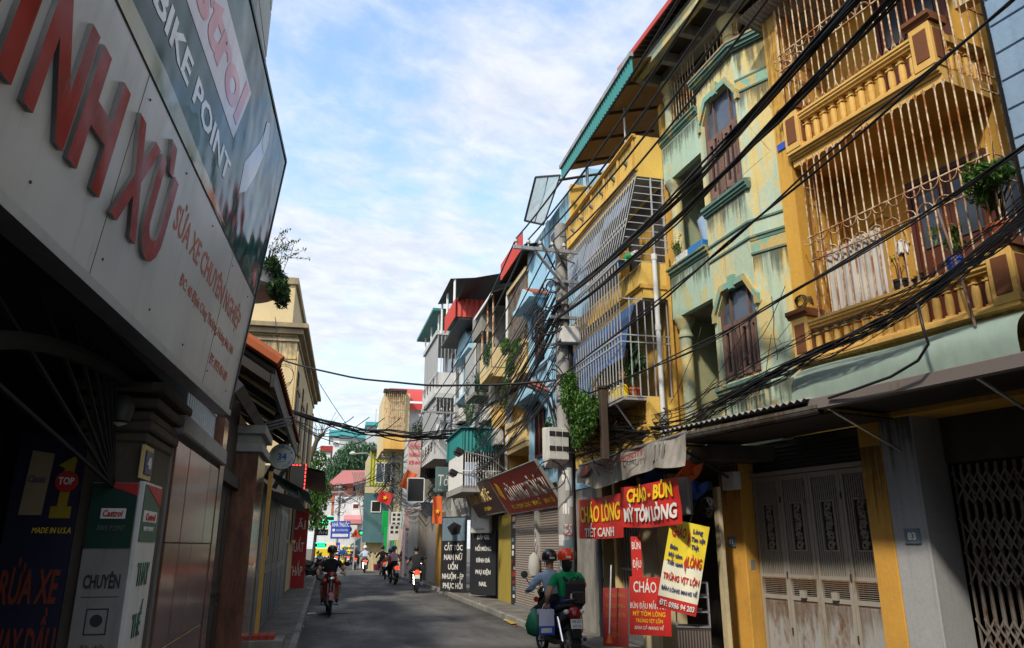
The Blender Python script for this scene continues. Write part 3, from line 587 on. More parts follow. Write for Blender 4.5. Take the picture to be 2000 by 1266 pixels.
def bay_window(z0,z1):
    xa,xb=WX; wd=xb-xa; zt=z0+(z1-z0)*.60
    f=MB()
    for x in (xa,xb-.05): f.box(x,x+.05,-.12,-.05,z0,z1-.3 if 0 else z1)
    f.box(xa+.05,xb-.05,-.12,-.05,z0,z0+.05).box(xa+.05,xb-.05,-.118,-.045,zt,zt+.06)
    t=f.to(hg,'window',WOOD)
    for i,(a,b) in enumerate(((.05,.23),(.255,.66),(.685,.87))): MB().box(xa+a,xa+b,-.1,-.09,zt+.06,z1-.005).to(t,'pane',GLASSB)
    for a in (.23,.66): MB().box(xa+a,xa+a+.025,-.11,-.06,zt+.06,z1).to(t,'mullion',WOOD)
    # four folding shutter leaves, some ajar, with dark slits of glass
    for i in range(4):
        a=xa+.055+i*.207; q=(-.10,.32,-.25,.22)[i]
        M=Matrix.Translation((a+(.135 if q<0 else 0),-.055,z0+.05))@Matrix.Rotation(q,4,'Z'); s=-1 if q<0 else 1
        h=zt-z0-.06; lf=MB().box(min(0,s*.038),max(0,s*.038),-.02,.02,0,h).box(min(s*.098,s*.135),max(s*.098,s*.135),-.02,.02,0,h).box(min(s*.038,s*.098),max(s*.038,s*.098),-.018,.018,0,.10).box(min(s*.038,s*.098),max(s*.038,s*.098),-.018,.018,h-.08,h).to(t,'shutter_leaf',WOOD,M=M)
    MB().box(xa+.05,xb-.05,-.135,-.125,z0+.05,zt).to(t,'pane',GLASS)
    # surround with keystone, hugging the chamfered head
    P=[(xa-.02,z1-.42),(xa-.02,z1-.30),(xa+.19,z1+.005),(xb-.19,z1+.005),(xb+.02,z1-.30),(xb+.02,z1-.42)]
    O=[(xa-.09,z1-.42),(xa-.09,z1-.27),(xa+.15,z1+.10),(xb-.15,z1+.10),(xb+.09,z1-.27),(xb+.09,z1-.42)]
    for i in range(5): MB().ext([P[i],P[i+1],O[i+1],O[i]],'y',-.05,.035+.002*i).to(hg,'window_surround',G_SURR)
    c=(xa+xb)/2; MB().ext([(c-.05,z1-.04),(c+.05,z1-.04),(c+.075,z1+.17),(c-.075,z1+.17)],'y',0,.06).to(hg,'keystone',G_SURR,bev=.004)
    MB().ext([(0,z0-.2),(.035,z0-.19),(.035,z0-.16),(.06,z0-.15),(.06,z0-.11),(.085,z0-.1),(.085,z0-.05),(-.1,z0-.005),(-.1,z0-.1)],'x',xa-.12,xb+.1).to(hg,'window_sill',G_TEAL)
for a,b in WN: bay_window(a,b)
# recessed balconies on the far half
XE=2.96
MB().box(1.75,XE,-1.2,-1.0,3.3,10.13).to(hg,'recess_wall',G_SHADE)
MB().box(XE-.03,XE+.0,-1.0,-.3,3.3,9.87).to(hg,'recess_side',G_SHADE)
def ledge(z,x0=1.751,x1=XE+.0): 
    MB().ext([(-.12,z),(.0,z),(.02,z+.02),(.02,z+.05),(.055,z+.07),(.055,z+.12),(.08,z+.13),(.08,z+.16),(-.14,z+.16)],'x',x0,x1).to(hg,'balcony_ledge',G_TEAL)
for z0,z1 in ((5.42,6.14),(7.92,8.62)):
    MB().box(1.751,XE,-.10,-.0015,z0,z1).to(hg,'balcony_front',G_GREEN); MB().box(1.751,XE-.03,-1.0,-.1005,z0,z0+.16).to(hg,'balcony_floor',CONCD); ledge(z1)
def column(z0,z1,r=.105,x=2.80,y=-.13):
    h=z1-z0
    MB().lathe([(r*1.5,z0),(r*1.5,z0+.06),(r*1.2,z0+.1),(r,z0+.16),(r*.93,z1-.36),(r*1.15,z1-.34),(r*1.15,z1-.3),(r*.95,z1-.27),(r*.95,z1-.2),(r*1.3,z1-.15),(r*1.35,z1-.1),(r*1.6,z1-.06),(r*1.6,z1)],16,(x,y)).to(hg,'column',G_COL,smooth=True)
column(3.3,5.42); column(6.30,7.92); column(8.78,9.90)
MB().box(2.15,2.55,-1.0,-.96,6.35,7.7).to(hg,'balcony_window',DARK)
gr=MB().tube([(0,0,0),(0,0,1)],.007,5)
rb=MB().tube([(0,0,0),(0,0,1.1)],.007,5).mesh('grille_bar',CAGE); rep(hg,'grille_bar',rb,[(1.85+.09*i,-.06,8.8) for i in range(11)]); rep(hg,'grille_bar',MB().tube([(0,0,0),(0,0,1.5)],.007,5).mesh('grille_bar',GATEM),[(1.80+.075*i,-.5,6.3) for i in range(13)])
rep(hg,'grille_arch',arc(.045,0,math.pi,6,.006).mesh('grille_arch',CAGE),[(1.895+.18*i,-.06,9.9) for i in range(5)])
rep(hg,'grille_scroll',arc(.07,0,2*math.pi,10,.006).mesh('grille_scroll',GATEM),[(1.86+.15*i,-.3,6.55) for i in range(6)]); MB().tube([(1.76,-.3,6.64),(2.7,-.3,6.64)],.008,5).to(hg,'grille_rail',GATEM); MB().box(1.76,2.72,-.31,-.29,6.46,6.475).to(hg,'grille_rail',GATEM)
# roof terrace: concrete canopy on beams, dark sheet roof with a thin red edge above it
MB().box(-.3,XE+.05,-2.5,.44,10.15,10.25).to(hg,'roof_slab',DARKW)
MB().box(-.3,XE+.05,.34,.45,9.96,10.149).to(hg,'roof_edge_beam',G_COL); MB().box(-.3,XE+.05,-.22,-.06,9.88,10.147).to(hg,'roof_beam',CONC)
rep(hg,'roof_rib',MB().box(-.05,.05,-.059,.339,9.94,10.146).mesh('roof_rib',CONC),[(x,0,0) for x in (XE-.0,2.3,1.55,.8,.05)])
MB().box(-.3,XE+.04,-2.6,-1.2,9.1,10.14).to(hg,'terrace_wall',DARKW)
column(9.22,9.88,.13,.95,-.2)
rep(hg,'terrace_bar',MB().tube([(0,0,0),(0,0,.75)],.009,5).mesh('terrace_bar',CAGE),[(.06+.11*i,-.34-.0*i,9.22) for i in range(5)]+[(.70+.11*i,-.14,9.22) for i in range(9)])
MB().grid(lambda u,v:(-1.2+4.5*u,.62-3.0*v,10.34+.55*v+.018*math.sin(u*200)),200,2).to(hg,'sheet_roof',DARKM); MB().box(-1.2,3.3,.62,.645,10.31,10.41).to(hg,'roof_fascia',REDS)
# ground floor of 81, on the line of the neighbouring shop fronts
PM=FG.M.inverted()@FY.M
def gp(mb,nm,mat,**k): return mb.to(hg,nm,mat,M=PM,**k)
gp(MB().box(4.76,5.25,-1.6,-1.0,.0,3.3),'door_pillar',Y_DOOR,label='left ochre door pillar carrying a small number plate',bev=.012)
gp(MB().box(2.175,2.50,-1.6,-1.002,.0,3.34),'door_pillar',Y_DOOR,label='right ochre door pillar beside the grey pillar',bev=.012)
gp(MB().box(2.5,4.76,-1.55,-1.3,2.86,3.3),'transom',DARKW)
gp(MB().box(2.2,5.6,-1.85,-1.7,0,3.4),'door_backing',SHADEBLK)
rep(hg,'transom_slat',MB().box(2.52,4.74,-1.29,-1.27,0,.03).mesh('transom_slat',DARKM),[PM@Matrix.Translation((0,0,2.9+.06*i)) for i in range(6)])
gp(MB().box(2.5,4.76,-1.3,-1.2,2.80,2.86),'door_head',DOORM)
n=4; wl=(4.74-2.52)/n
slat=MB().box(-.009,.009,-.012,.010,0,1.36).mesh('slat',DOORM); slat2=MB().box(-.009,.009,-.012,.010,0,.34).mesh('slat',DOORM)
lou=MB().ext([(-.012,0),(.016,.008),(.016,.014),(-.012,.006)],'x',-wl/2+.07,wl/2-.07).mesh('louvre',DOORM)
def scroll_grille(h,w):
    m=MB(); r=random.Random(4)
    for i in range(5):
        z=h*(i+.5)/5; s=1 if i%2 else -1
        m.tube([(s*w*.30*math.cos(a)*(1-a/16),.0,z+w*.30*math.sin(a)*(1-a/16)) for a in [j*.6 for j in range(15)]],.009,5)
        for a in (0.8,2.3,4,5.2): m.tube([(s*w*.1,0,z),(w*.3*math.cos(a),.004,z+h*.09*math.sin(a)),(w*.42*math.cos(a+.5),0,z+h*.11*math.sin(a+.5))],.010,5,r1=.003)
    m.tube([(w*.28*math.sin(j*.75),.0,h*j/24) for j in range(25)],.009,5)
    return m
orn=scroll_grille(.64,.20).mesh('ornament',DOORM)
for i in range(n):
    c=2.52+wl*(i+.5); lf=MB().box(-wl/2+.004,-wl/2+.055,-.02,.02,.12,2.79).box(wl/2-.055,wl/2-.004,-.02,.02,.12,2.79).box(-wl/2+.055,wl/2-.055,-.019,.019,2.72,2.79).box(-wl/2+.055,wl/2-.055,-.019,.019,1.34,1.40).box(-wl/2+.055,wl/2-.055,-.019,.019,1.06,1.12).box(-wl/2+.055,wl/2-.055,-.019,.019,.12,.2).to(hg,'door_leaf',DOORM,M=PM@Matrix.Translation((c,-1.25,0)))
    MB().box(-wl/2+.055,wl/2-.055,-.03,-.022,1.06,2.75).to(lf,'backing_sheet',DARKM)
    xs=[-wl/2+.075+.036*j for j in range(int((wl-.15)/.036)+1)]
    for x in xs:
        if abs(x)<.115: rep(lf,'slat',slat2,[(x,0,1.39)]); rep(lf,'slat',slat2,[(x,0,2.39)])
        else: rep(lf,'slat',slat,[(x,0,1.38)])
    fr=MB().box(-.125,-.105,-.015,.014,1.72,2.40).box(.105,.125,-.015,.014,1.72,2.40).box(-.105,.105,-.015,.014,1.72,1.74).box(-.105,.105,-.015,.014,2.38,2.40).to(lf,'ornament_frame',DOORM)
    rep(lf,'ornament',orn,[(0,-.004,1.74)])
    rep(lf,'louvre',lou,[(0,.0,1.125+.026*j) for j in range(8)])
    p=MB().box(-wl/2+.055,wl/2-.055,-.015,-.002,.2,1.06).box(-wl/2+.085,wl/2-.085,-.002,.008,.25,1.02).to(lf,'lower_panel',DOORL,bev=.004)
    if i in (1,2): MB().box(-.05,.05,.019,.06,1.1,1.2).to(lf,'lock_box',DOORM)
rep(hg,'hinge',MB().lathe([(.012,0),(.012,.09)],6).mesh('hinge',DARKM),[PM@Matrix.Translation((2.52+wl*k,-1.222,z)) for k in (1,3) for z in (.6,1.35,2.4)])
# corrugated eave, gutter and bracket over the doors
corrug(2.9,.92,.11,.020).to(hg,'eave_sheet',ZINC,M=PM@TR(2.0,-.55,3.585,0,R(-9)))
gp(MB().grid(lambda u,v:(1.9+3.0*u,.25+.06*math.cos(math.pi*(1+v)),3.34-.08*math.sin(math.pi*v)),4,8).box(1.9,4.9,.305,.315,3.325,3.365),'gutter',rusty('gutter_metal',(.11,.10,.09),(.08,.05,.03),.5))
gp(MB().box(1.9,4.8,-.95,.1,3.28,3.30),'eave_soffit',DARKM)
gp(MB().tube([(4.82,-.95,2.75),(4.82,.15,3.26)],.02,6).tube([(4.82,-.95,3.25),(4.82,.2,3.27)],.018,6),'eave_bracket',DARKM)
x,z=FY.at(1430,1058,-1.0); plate(FY,'house_number_plate','small weathered plate reading 81 on the ochre pillar',x,-.998,z,.17,.15,'81',PLATEB,WHT)
t=thing('bell_switch','metal bell switch on the side of the ochre pillar','switch',FY.M@TR(4.755,-1.12,1.52,R(-90))); MB().box(-.045,.045,0,.02,-.07,.07).to(t,'cover',STEEL,bev=.004); MB().box(-.02,.02,.02,.03,-.03,.01).to(t,'button',BLACKM)
x,z=FY.at(1408,940,-.75); t=thing('meter_box','grey metal box on the top of the ochre pillar','meter box',FY.M@TR(x-.05,-.98,z-.13)); MB().box(-.14,.14,0,.14,0,.27).to(t,'casing',PVC,bev=.01); MB().box(-.09,.09,.14,.146,.05,.22).to(t,'lid',WHITEP); text(t,'WATT METER',.02,RED,Matrix.Translation((0,.147,.19))@SIGN,w=.11)
# moss on the eave end, things on the balconies
o=leaves(500,ball((0,0,0),.22,.10,.05),.02,.6,9).to(None,'moss',LEAFL,M=FY.M@TR(4.45,.1,3.49)); tag(o,'green moss growing on the end of the eave','moss',kind='stuff')
plantpot('potted_plant','thin leafy plant on the green balcony ledge beside the column',FG.M@TR(2.62,-.02,6.31),WHITEP,.06,.1,((0,.03,.3),.15,.12,.22),150,.03,LEAF,5,seed=21)
t=thing('trough','white and blue plastic troughs on the green balcony ledge','trough',FG.M@TR(1.9,-.03,6.31)); MB().box(.42,.75,-.07,.08,0,.13).to(t,'white_trough',WHITEP,bev=.01); MB().box(-.05,.38,-.08,.08,0.0,.13).to(t,'blue_trough',paint('blue_plastic',(.02,.16,.42),.4),bev=.01)
o=MB().grid(lambda u,v:(.5*u,.04*math.sin(u*9+v*3),-.02-.55*v+.03*math.sin(u*12)),10,8).to(None,'laundry_cloth',C_LBLUE,M=FG.M@TR(1.8,-.2,7.0),smooth=2); tag(o,'pale cloth hung behind the green balcony grille','laundry')
# ================================================================ yellow house 79 with slanted bar cage
hc=thing('house','bright yellow house with slanted bar cages above the food shop','house',FC.M)
LC=4.1
MB().box(.0,LC,-4,-.0,3.25,8.2).to(hc,'wall',C_TRIM); MB().box(.0,LC,-4,-.9,8.2,10.2).to(hc,'terrace_wall',TANU); MB().box(0.0,.12,-.9,-.05,8.21,9.6).to(hc,'terrace_side',C_TRIM); MB().box(LC-.14,LC,-.9,.4,8.21,9.9).to(hc,'terrace_side',C_YEL)
MB().box(.35,.75,-.899,-.87,8.25,9.3).to(hc,'terrace_door',DARK)
def cbal(z0,z1,nm):
    MB().box(-.03,LC,.0,.499,z0,z0+.10).to(hc,'balcony_floor',CONC); MB().box(-.03,LC,.40,.50,z0+.001,z1).to(hc,'balcony_front',C_YEL); MB().box(-.031,.06,.0,.501,z0+.002,z1-.001).to(hc,'balcony_side',C_YEL)
cbal(8.04,8.86,''); cbal(5.78,6.42,'')
for z in (8.14,8.80): MB().ext([(.501,z),(.54,z+.01),(.54,z+.03),(.57,z+.04),(.57,z+.07),(.501,z+.07)],'x',-.05,LC).to(hc,'moulding',C_TRIM)
rep(hc,'front_pilaster',MB().box(-.04,.04,.501,.525,8.21,8.80).mesh('front_pilaster',C_TRIM),[(x,0,0) for x in (.06,.8,1.55,2.3,3.05,3.8)])
rep(hc,'bracket',MB().ext([(.501,0),(.58,.07),(.58,.09),(.501,.09)],'x',-.03,.03).mesh('bracket',CONCD),[(.4+.62*i,0,8.45) for i in range(6)])
for z in (5.95,): MB().ext([(.501,z),(.53,z+.01),(.53,z+.03),(.56,z+.05),(.56,z+.07),(.501,z+.07)],'x',-.06,LC).to(hc,'moulding',C_TRIM); MB().box(-.055,-.032,0,.56,z,z+.07).to(hc,'moulding',C_TRIM)
# lower storey: parapet with small balusters
MB().box(-.03,LC,.0,.50,3.3,3.62).to(hc,'balcony_floor',C_YEL); MB().box(-.032,.10,.0,.502,3.62,4.10).to(hc,'balcony_side',C_YEL)
MB().box(.10,LC,.38,.50,4.02,4.10).to(hc,'top_rail',C_TRIM); MB().ext([(.501,3.56),(.54,3.57),(.56,3.62),(.56,3.66),(.3,3.66),(.3,3.56)],'x',-.03,LC).to(hc,'moulding',C_TRIM)
rep(hc,'baluster',baluster(.36,.04).mesh('baluster',C_TRIM),[(.18+.13*i,.44,3.66) for i in range(29)])
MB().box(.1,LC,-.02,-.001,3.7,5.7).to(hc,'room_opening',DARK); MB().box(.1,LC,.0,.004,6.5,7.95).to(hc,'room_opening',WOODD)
rep(hc,'curtain',MB().grid(lambda u,v:(.6*u,.02*math.sin(u*30),-.9*v),24,1).mesh('curtain',C_MUST,smooth=2),[(.5,.03,7.6),(1.6,.03,7.6)])
# upper slanted cage
NB=31
L1=math.hypot(.42,1.72); tilt=math.atan2(.42,1.72)
me=MB().box(-.0055,.0055,-.006,.006,-L1,0).mesh('cage_bar',GRILL)
rep(hc,'cage_bar',me,[Matrix.Translation((-.01+(LC-.1)*i/(NB-1),.49,8.16))@Matrix.Rotation(tilt,4,'X') for i in range(NB)])
rep(hc,'cage_rail',MB().box(0,LC-.1,-.012,.012,-.012,.012).mesh('cage_rail',GRILL),[(0,.49+.42*k,8.16-1.72*k) for k in (.02,.55,.62,1.0)])
rep(hc,'cage_side_bar',MB().box(-.007,.007,0,1,-.007,.007).mesh('cage_side_bar',GRILL),[Matrix.Translation((-.015,0,8.0-.142*i))@Matrix.Diagonal((1,.5+.035*i,1,1)) for i in range(12)])
rep(hc,'cage_post',MB().box(-.012,.012,-.012,.012,-1.75,0).mesh('cage_post',GRILL),[(-.015,.25,8.1),(-.015,.03,8.1)])
# translucent sheets tied inside the upper cage
for i,(x,wd,k0,k1,mt) in enumerate(((.3,1.2,.14,.32,BLUISH),(1.5,1.0,.25,.55,BLUISH),(2.6,1.35,.18,.75,BLUISH))):
    MB().grid(lambda u,v:(x+wd*u,.46+.42*(k0+(k1-k0)*v)+.012*math.sin(u*14),8.16-1.72*(k0+(k1-k0)*v)),14,2).to(hc,'plastic_sheet',mt,smooth=2)
# lower cage: upright bars from the middle balcony down to a shelf
NL=30; me=MB().box(-.007,.007,-.007,.007,0,2.42).mesh('cage_bar',GRILL); rep(hc,'cage_bar',me,[(.06+(LC-.14)*i/(NL-1),.90,4.10) for i in range(NL)])
rep(hc,'cage_rail',MB().box(.05,LC-.08,-.012,.012,-.012,.012).mesh('cage_rail',GRILL),[(0,.90,z) for z in (4.11,5.02,5.14,6.50)])
rep(hc,'cage_side_bar',MB().box(-.008,.008,-.008,.008,0,1.7).mesh('cage_side_bar',GRILL),[(.05,.06+.135*i,4.10) for i in range(6)]); rep(hc,'cage_rail',MB().box(-.01,.01,.0,.9,-.01,.01).mesh('cage_rail',GRILL),[(.05,0,z) for z in (4.11,5.02,5.14,5.77)])
MB().box(.05,LC-.1,.5,.9,4.05,4.09).to(hc,'cage_shelf',ZINC); rep(hc,'shelf_strut',MB().tube([(0,.89,4.06),(0,.52,3.55)],.016,5).mesh('shelf_strut',GRILL),[(.45,0,0),(2.6,0,0)])
o=MB().grid(lambda u,v:(.10+3.3*u,.60+.26*v+.02*math.sin(u*11+v*4),5.74-.98*v-.10*u*v+.03*math.sin(u*7)*v),30,10).to(hc,'awning_sheet',BLUES,label='blue plastic sheet hung inside the lower cage',smooth=2)
MB().box(-.075,-.03,.02,.065,3.1,6.6).to(hc,'rain_pipe_clip',C_TRIM)
t=thing('rain_pipe','white plastic rain pipe running down between the yellow and green houses','pipe',FC.M@TR(-.10,.30,3.0)); MB().tube([(0,0,0),(0,0,3.5)],.042,10).to(t,'pipe',PVC,smooth=True); rep(t,'pipe_joint',MB().lathe([(.05,0),(.05,.1)],10).mesh('pipe_joint',PVC),[(0,0,z) for z in (.7,2.2,3.45)])
# roof over the terrace
MB().grid(lambda u,v:(-.7+(LC+.1)*u,.75-3.4*v,9.94+1.05*v),4,4).to(hc,'roof_sheet',TANU); corrug(LC+.1,.34,.11,.018).to(hc,'roof_fascia',TEALS,M=TR(-.7,.77,9.68,0,R(90)))
MB().box(-.7,LC-.6,.75,.82,9.99,10.08).to(hc,'roof_gutter',ZINC)
rep(hc,'roof_rafter',MB().tube([(0,.73,9.88),(0,-.85,10.33)],.035,4).mesh('roof_rafter',WOODD),[(x,0,0) for x in (0,1.0,2.0,3.0,3.8)]); rep(hc,'roof_post',MB().tube([(0,.46,8.86),(0,.46,9.75)],.018,6).mesh('roof_post',GRILL),[(x,0,0) for x in (.5,2.6,2.7)])
# things on it
plantpot('climbing_plant','dense green climber spilling over the yellow balcony behind the pole',FC.M@TR(1.65,.94,4.25),None,crown=((0,.12,.0),1.15,.26,.8),n=5200,size=.05,leaf=LEAF,stems=14,cat='climbing plant',seed=31)
plantpot('potted_tree','feathery green shrub rising in the middle of the yellow cage',FC.M@TR(1.15,.70,4.09),TERRA,.13,.2,((0,0,.85),.6,.16,.5),1700,.032,LEAFL,9,seed=32)
plantpot('potted_tree','dark broad leaved plant at the near end of the yellow cage',FC.M@TR(.30,.62,4.09),TERRA,.12,.2,((0,0,.75),.28,.2,.45),420,.085,LEAFD,8,seed=33,flat=.9)
plantpot('hanging_plant','small plant hung inside the upper slanted bars',FC.M@TR(2.2,.68,6.75),WHITEP,.05,.08,((0,0,.16),.14,.1,.1),130,.03,LEAFL,4,seed=34)
for i in range(4):
    t=thing('jerrycan','yellow plastic can %s on the cage shelf'%('nearest the camera','second from the near end','third from the near end','farthest along')[i],'can',FC.M@TR(.30+.19*i,.81,4.09),'yellow cans on the cage shelf')
    MB().box(-.075,.075,-.07,.07,0,.2).ext([(-.07,.2),(.07,.2),(.04,.25),(-.04,.25)],'x',-.07,.07).to(t,'can_body',P_YEL,bev=.01); MB().box(-.076,.076,-.072,.071,.05,.14).to(t,'label_strip',WHITEP if i==2 else P_YEL); MB().lathe([(.025,.25),(.025,.28)],8).to(t,'cap',WHITEP)
t=thing('bottle','green and white plastic bottle lying on the middle yellow balcony','bottle',FC.M@TR(.18,.62,6.52,.4)); MB().at(0,0,.06,0,0,R(90)).lathe([(.06,-.13),(.07,-.12),(.07,.08),(.03,.13)],10).to(t,'bottle_body',GREENL,smooth=True); MB().at(-.19,0,.06,0,0,R(90)).lathe([(.072,.0),(.072,.1)],10).to(t,'band',WHITEP); MB().tube([(-.1,.07,.05),(-.06,.12,-.1),(0,.12,-.1),(.04,.07,.03)],.01,5).to(t,'handle',GREENL)
t=thing('basin','blue plastic basin behind the upper yellow cage bars','basin',FC.M@TR(.5,.7,6.48)); MB().lathe([(.1,0),(.16,.1),(.165,.1),(.1,.01)],12).to(t,'bowl',P_BLUE,smooth=True)
t=thing('timber_post','dark weathered timber post standing before the yellow balcony','post',FC.M@TR(.75,.99,3.16)); MB().box(-.06,.06,-.06,.06,0,1.2).to(t,'post',WOODD,bev=.01); MB().box(-.08,.08,-.08,.08,1.2,1.24).to(t,'cap',WOODD)
# ================================================================ food shop on the ground floor of 79
hs=thing('food_shop','open fronted food shop with gate and beige wall under red banners','shop',FC.M)
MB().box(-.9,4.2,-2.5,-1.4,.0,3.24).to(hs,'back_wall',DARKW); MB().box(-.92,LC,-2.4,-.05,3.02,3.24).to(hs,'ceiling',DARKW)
MB().box(3.7,4.3,-1.4,-.02,0,3.0).to(hs,'wall',BEIGE,label='beige wall pier behind the concrete pole'); MB().box(2.95,3.08,-.3,.0,0,3.0).to(hs,'gate_post',CREAMT); MB().box(1.15,1.95,-.5,-.05,0,3.0).to(hs,'wall',BEIGE,label='beige wall between gate and counter')
MB().box(-.54,-.40,-.36,-.3,0,2.65).to(hs,'wall',BEIGE,label='flaking cream pier beside the ochre pillar')
rep(hs,'gate_bar',MB().box(-.018,.018,-.018,.018,.1,2.6).mesh('gate_bar',STEEL),[(2.85-.125*i,-.1,0) for i in range(8)]); rep(hs,'gate_rail',MB().box(1.95,2.95,-.12,-.08,0,.05).mesh('gate_rail',STEEL),[(0,0,z) for z in (.12,1.35,2.55)])
MB().box(-.6,4.0,-.2,-.1,2.6,2.72).to(hs,'lintel',DARKM)
def banner(name,label,cat,M,w,h,mat,sag=.03,ns=1,hem=True):
    """cloth banner in text coordinates (x right, y up, z to the reader), slightly rippled"""
    t=thing(name,label,cat,M)
    f=lambda u,v:((u-.5)*w,(v-.5)*h-sag*.6*math.sin(u*3.14)*(1-v*.3),sag*(.5*math.sin(u*7.1+ns)+.35*math.sin(v*5+u*13+ns)))
    MB().grid(f,26,10).to(t,'cloth',mat,smooth=2)
    return t
def lay(o,w,h,sag,ns,x,y):
    """drape flat lettering over the same ripple"""
    for v in o.data.vertices:
        X,Y=v.co.x+x,v.co.y+y; u,k=X/w+.5,Y/h+.5
        v.co.z+=sag*(.5*math.sin(u*7.1+ns)+.35*math.sin(k*5+u*13+ns))+max(.008,sag*.55); v.co.y-=sag*.6*math.sin(max(0,min(1,u))*3.14)*(1-k*.3)
    o.matrix_basis=Matrix.Translation((x,y,0))
def btext(t,s,h,mat,x,y,w,W,H,sag,ns,bold=.03,shear=0):
    o=text(t,s,h,mat,None,w,d=.003,bold=bold,shear=shear); lay(o,W,H,sag,ns,x,y); return o
def SF(fr,lx,d,z,rz=0,tilt=0): return fr.M@Matrix.Translation((lx,d,z))@Matrix.Rotation(rz,4,'Z')@Matrix.Rotation(tilt,4,'X')@SIGN
# left red banner, right red banner
DB=.50
a,za=FC.at(1131,980,DB); b,zb=FC.at(1220,1048,DB); W1=abs(a-b); H1=.74; c=(a+b)/2; z1=(FC.at(1176,1010,DB)[1])
t=banner('banner','left red banner with yellow lettering above a white second line','banner',SF(FC,c,DB,z1),W1,H1,REDB,.022,1)
btext(t,'CHÁO LÒNG',.30,YELT,0,-.06,W1*.9,W1,H1,.022,1,.03); btext(t,'TIẾT CANH',.16,WHT,-.02*W1,-.33,W1*.66,W1,H1,.022,1,.03)
a2,_=FC.at(1216,990,DB+.03); b2,_=FC.at(1327,985,DB+.03); W2=abs(a2-b2); H2=.66; c2=(a2+b2)/2; z2=FC.at(1268,984,DB+.03)[1]
t=banner('banner','right red banner hung higher with yellow top line and white second line','banner',SF(FC,c2,DB+.03,z2),W2,H2,REDB,.05,3)
btext(t,'CHÁO - BÚN',.21,YELT,.05,.08,W2*.80,W2,H2,.05,3,.05); btext(t,'MỲ TÔM LÒNG',.21,WHT,0,-.23,W2*.92,W2,H2,.05,3,.05)
# worn white canopy cloth above them with printed bottles
a3,_=FC.at(1127,955,.62); b3,_=FC.at(1338,900,.62); W3=abs(a3-b3); z3=FC.at(1230,905,.62)[1]+.04; H3=.36
t=thing('shop_canopy','dirty greyish cloth canopy with printed bottles over the food shop','canopy',SF(FC,(a3+b3)/2,.62,z3-.16,0,R(8)))
GC=sheet('dirty_canopy_cloth',(.40,.37,.33),.22,.6,.5)
MB().grid(lambda u,v:((u-.5)*W3,H3*(v-0)-.10*math.sin(u*3.14)*(1-v)-.12*max(0,math.sin(u*9-1))*(1-v)**2,.05*math.sin(u*9)*(1-v)+.035*math.sin(u*23+v*3)*(1-v*.5)),44,10).to(t,'cloth',GC,smooth=2)
for i,x in enumerate((W3*.30,W3*.335,W3*.37)): MB().ext([(x-.05,.04),(x+.05,.04),(x+.05,.18),(x+.02,.24),(x+.02,.33),(x-.02,.33),(x-.02,.24),(x-.05,.18)],'z',.06,.064).to(t,'bottle_print',GREYD)
MB().ext([(-W3*.44,.08),(-W3*.36,.10),(-W3*.30,.18),(-W3*.34,.30),(-W3*.41,.25)],'z',.062,.066).to(t,'emblem_print',MAROON)
text(t,'VIETNAM',.10,MAROON,T2(-W3*.12,.15,.066),w=W3*.22); text(t,'QUALITY',.10,MAROON,T2(W3*.12,.17,.066),w=W3*.2)
MB().tube([(-W3/2,H3,0),(W3/2,H3,0)],.02,6).to(t,'canopy_pole',STEEL)
t=thing('light_box_sign','white tilted light box end panel beside the right red banner','sign',SF(FC,-.62,.30,2.50,R(40))); MB().box(-.12,.12,-.27,.27,-.06,.06).to(t,'case',SHADEW,bev=.01); MB().box(-.10,.10,-.25,.25,.061,.066).to(t,'face',SHADEW)
for (lx,d,z,s,m,lab) in ((-.55,.15,2.86,.42,C_ORG,'orange tarpaulin bunched over the wires by the ochre pillar'),(-.45,.0,2.62,.36,C_ROYAL,'dark blue tarpaulin bunched below the orange one'),(1.2,.02,2.85,.6,C_ROYAL,'blue plastic sheet folded above the right red banner')):
    o=MB().grid(lambda u,v:((u-.5)*s*1.5,.10*math.sin(u*8+v*5),(v-.5)*s*.6+.05*math.sin(u*15+v*3)),16,8).to(None,'tarpaulin',m,M=FC.M@TR(lx,d,z),smooth=2); tag(o,lab,'tarpaulin')
# yellow hanging banner: faces down the street
p=atY(1334,1107,10.35); CAMROT=math.atan2(-p.x,p.y); Wy,Hy=.56,1.25
MY=Matrix.Translation(p)@Matrix.Rotation(CAMROT*.9,4,'Z')@FACE@Matrix.Rotation(R(-13),4,'Z')
t=thing('banner','yellow and white hanging banner with red phone strip turned to the street','banner',MY)
sg,ns=.022,2; f=lambda y0,y1:MB().grid(lambda u,v:((u-.5)*Wy,(y0+(y1-y0)*v)*Hy-Hy/2,sg*(.5*math.sin(u*7.1+ns)+.35*math.sin((y0+(y1-y0)*v)*5+u*13+ns))),14,6)
f(.52,1).to(t,'yellow_cloth',YEL,smooth=2); f(.13,.5199).to(t,'white_cloth',paint('pale_cream_cloth',(.70,.69,.55),.6),smooth=2); f(0,.1299).to(t,'red_cloth',REDB,smooth=2)
def yt(s,h,m,x,y,w,b=.04): btext(t,s,h,m,x,y*1.0,w,Wy,Hy,sg,ns,b)
yt('CHÁO',.15,REDB,-.13,.40,.21); yt('Lòng',.065,NAVY,.13,.50,.14); yt('Tim cật',.065,NAVY,.15,.385,.20); yt('Thịt',.065,NAVY,.12,.275,.11)
yt('Bún',.06,NAVY,-.17,.22,.11); yt('Mỳ tôm',.06,NAVY,-.13,.11,.2); yt('Tiết canh',.06,NAVY,-.12,.0,.23); yt('LÒNG',.15,REDB,.15,.02,.20)
yt('TRỨNG VỊT LỘN',.085,REDB,0,-.21,.51); yt('BÁN LÒNG MANG VỀ',.055,NAVY,0,-.36,.50); yt('ĐT: 0986 94 203',.075,WHT,0,-.57,.49)
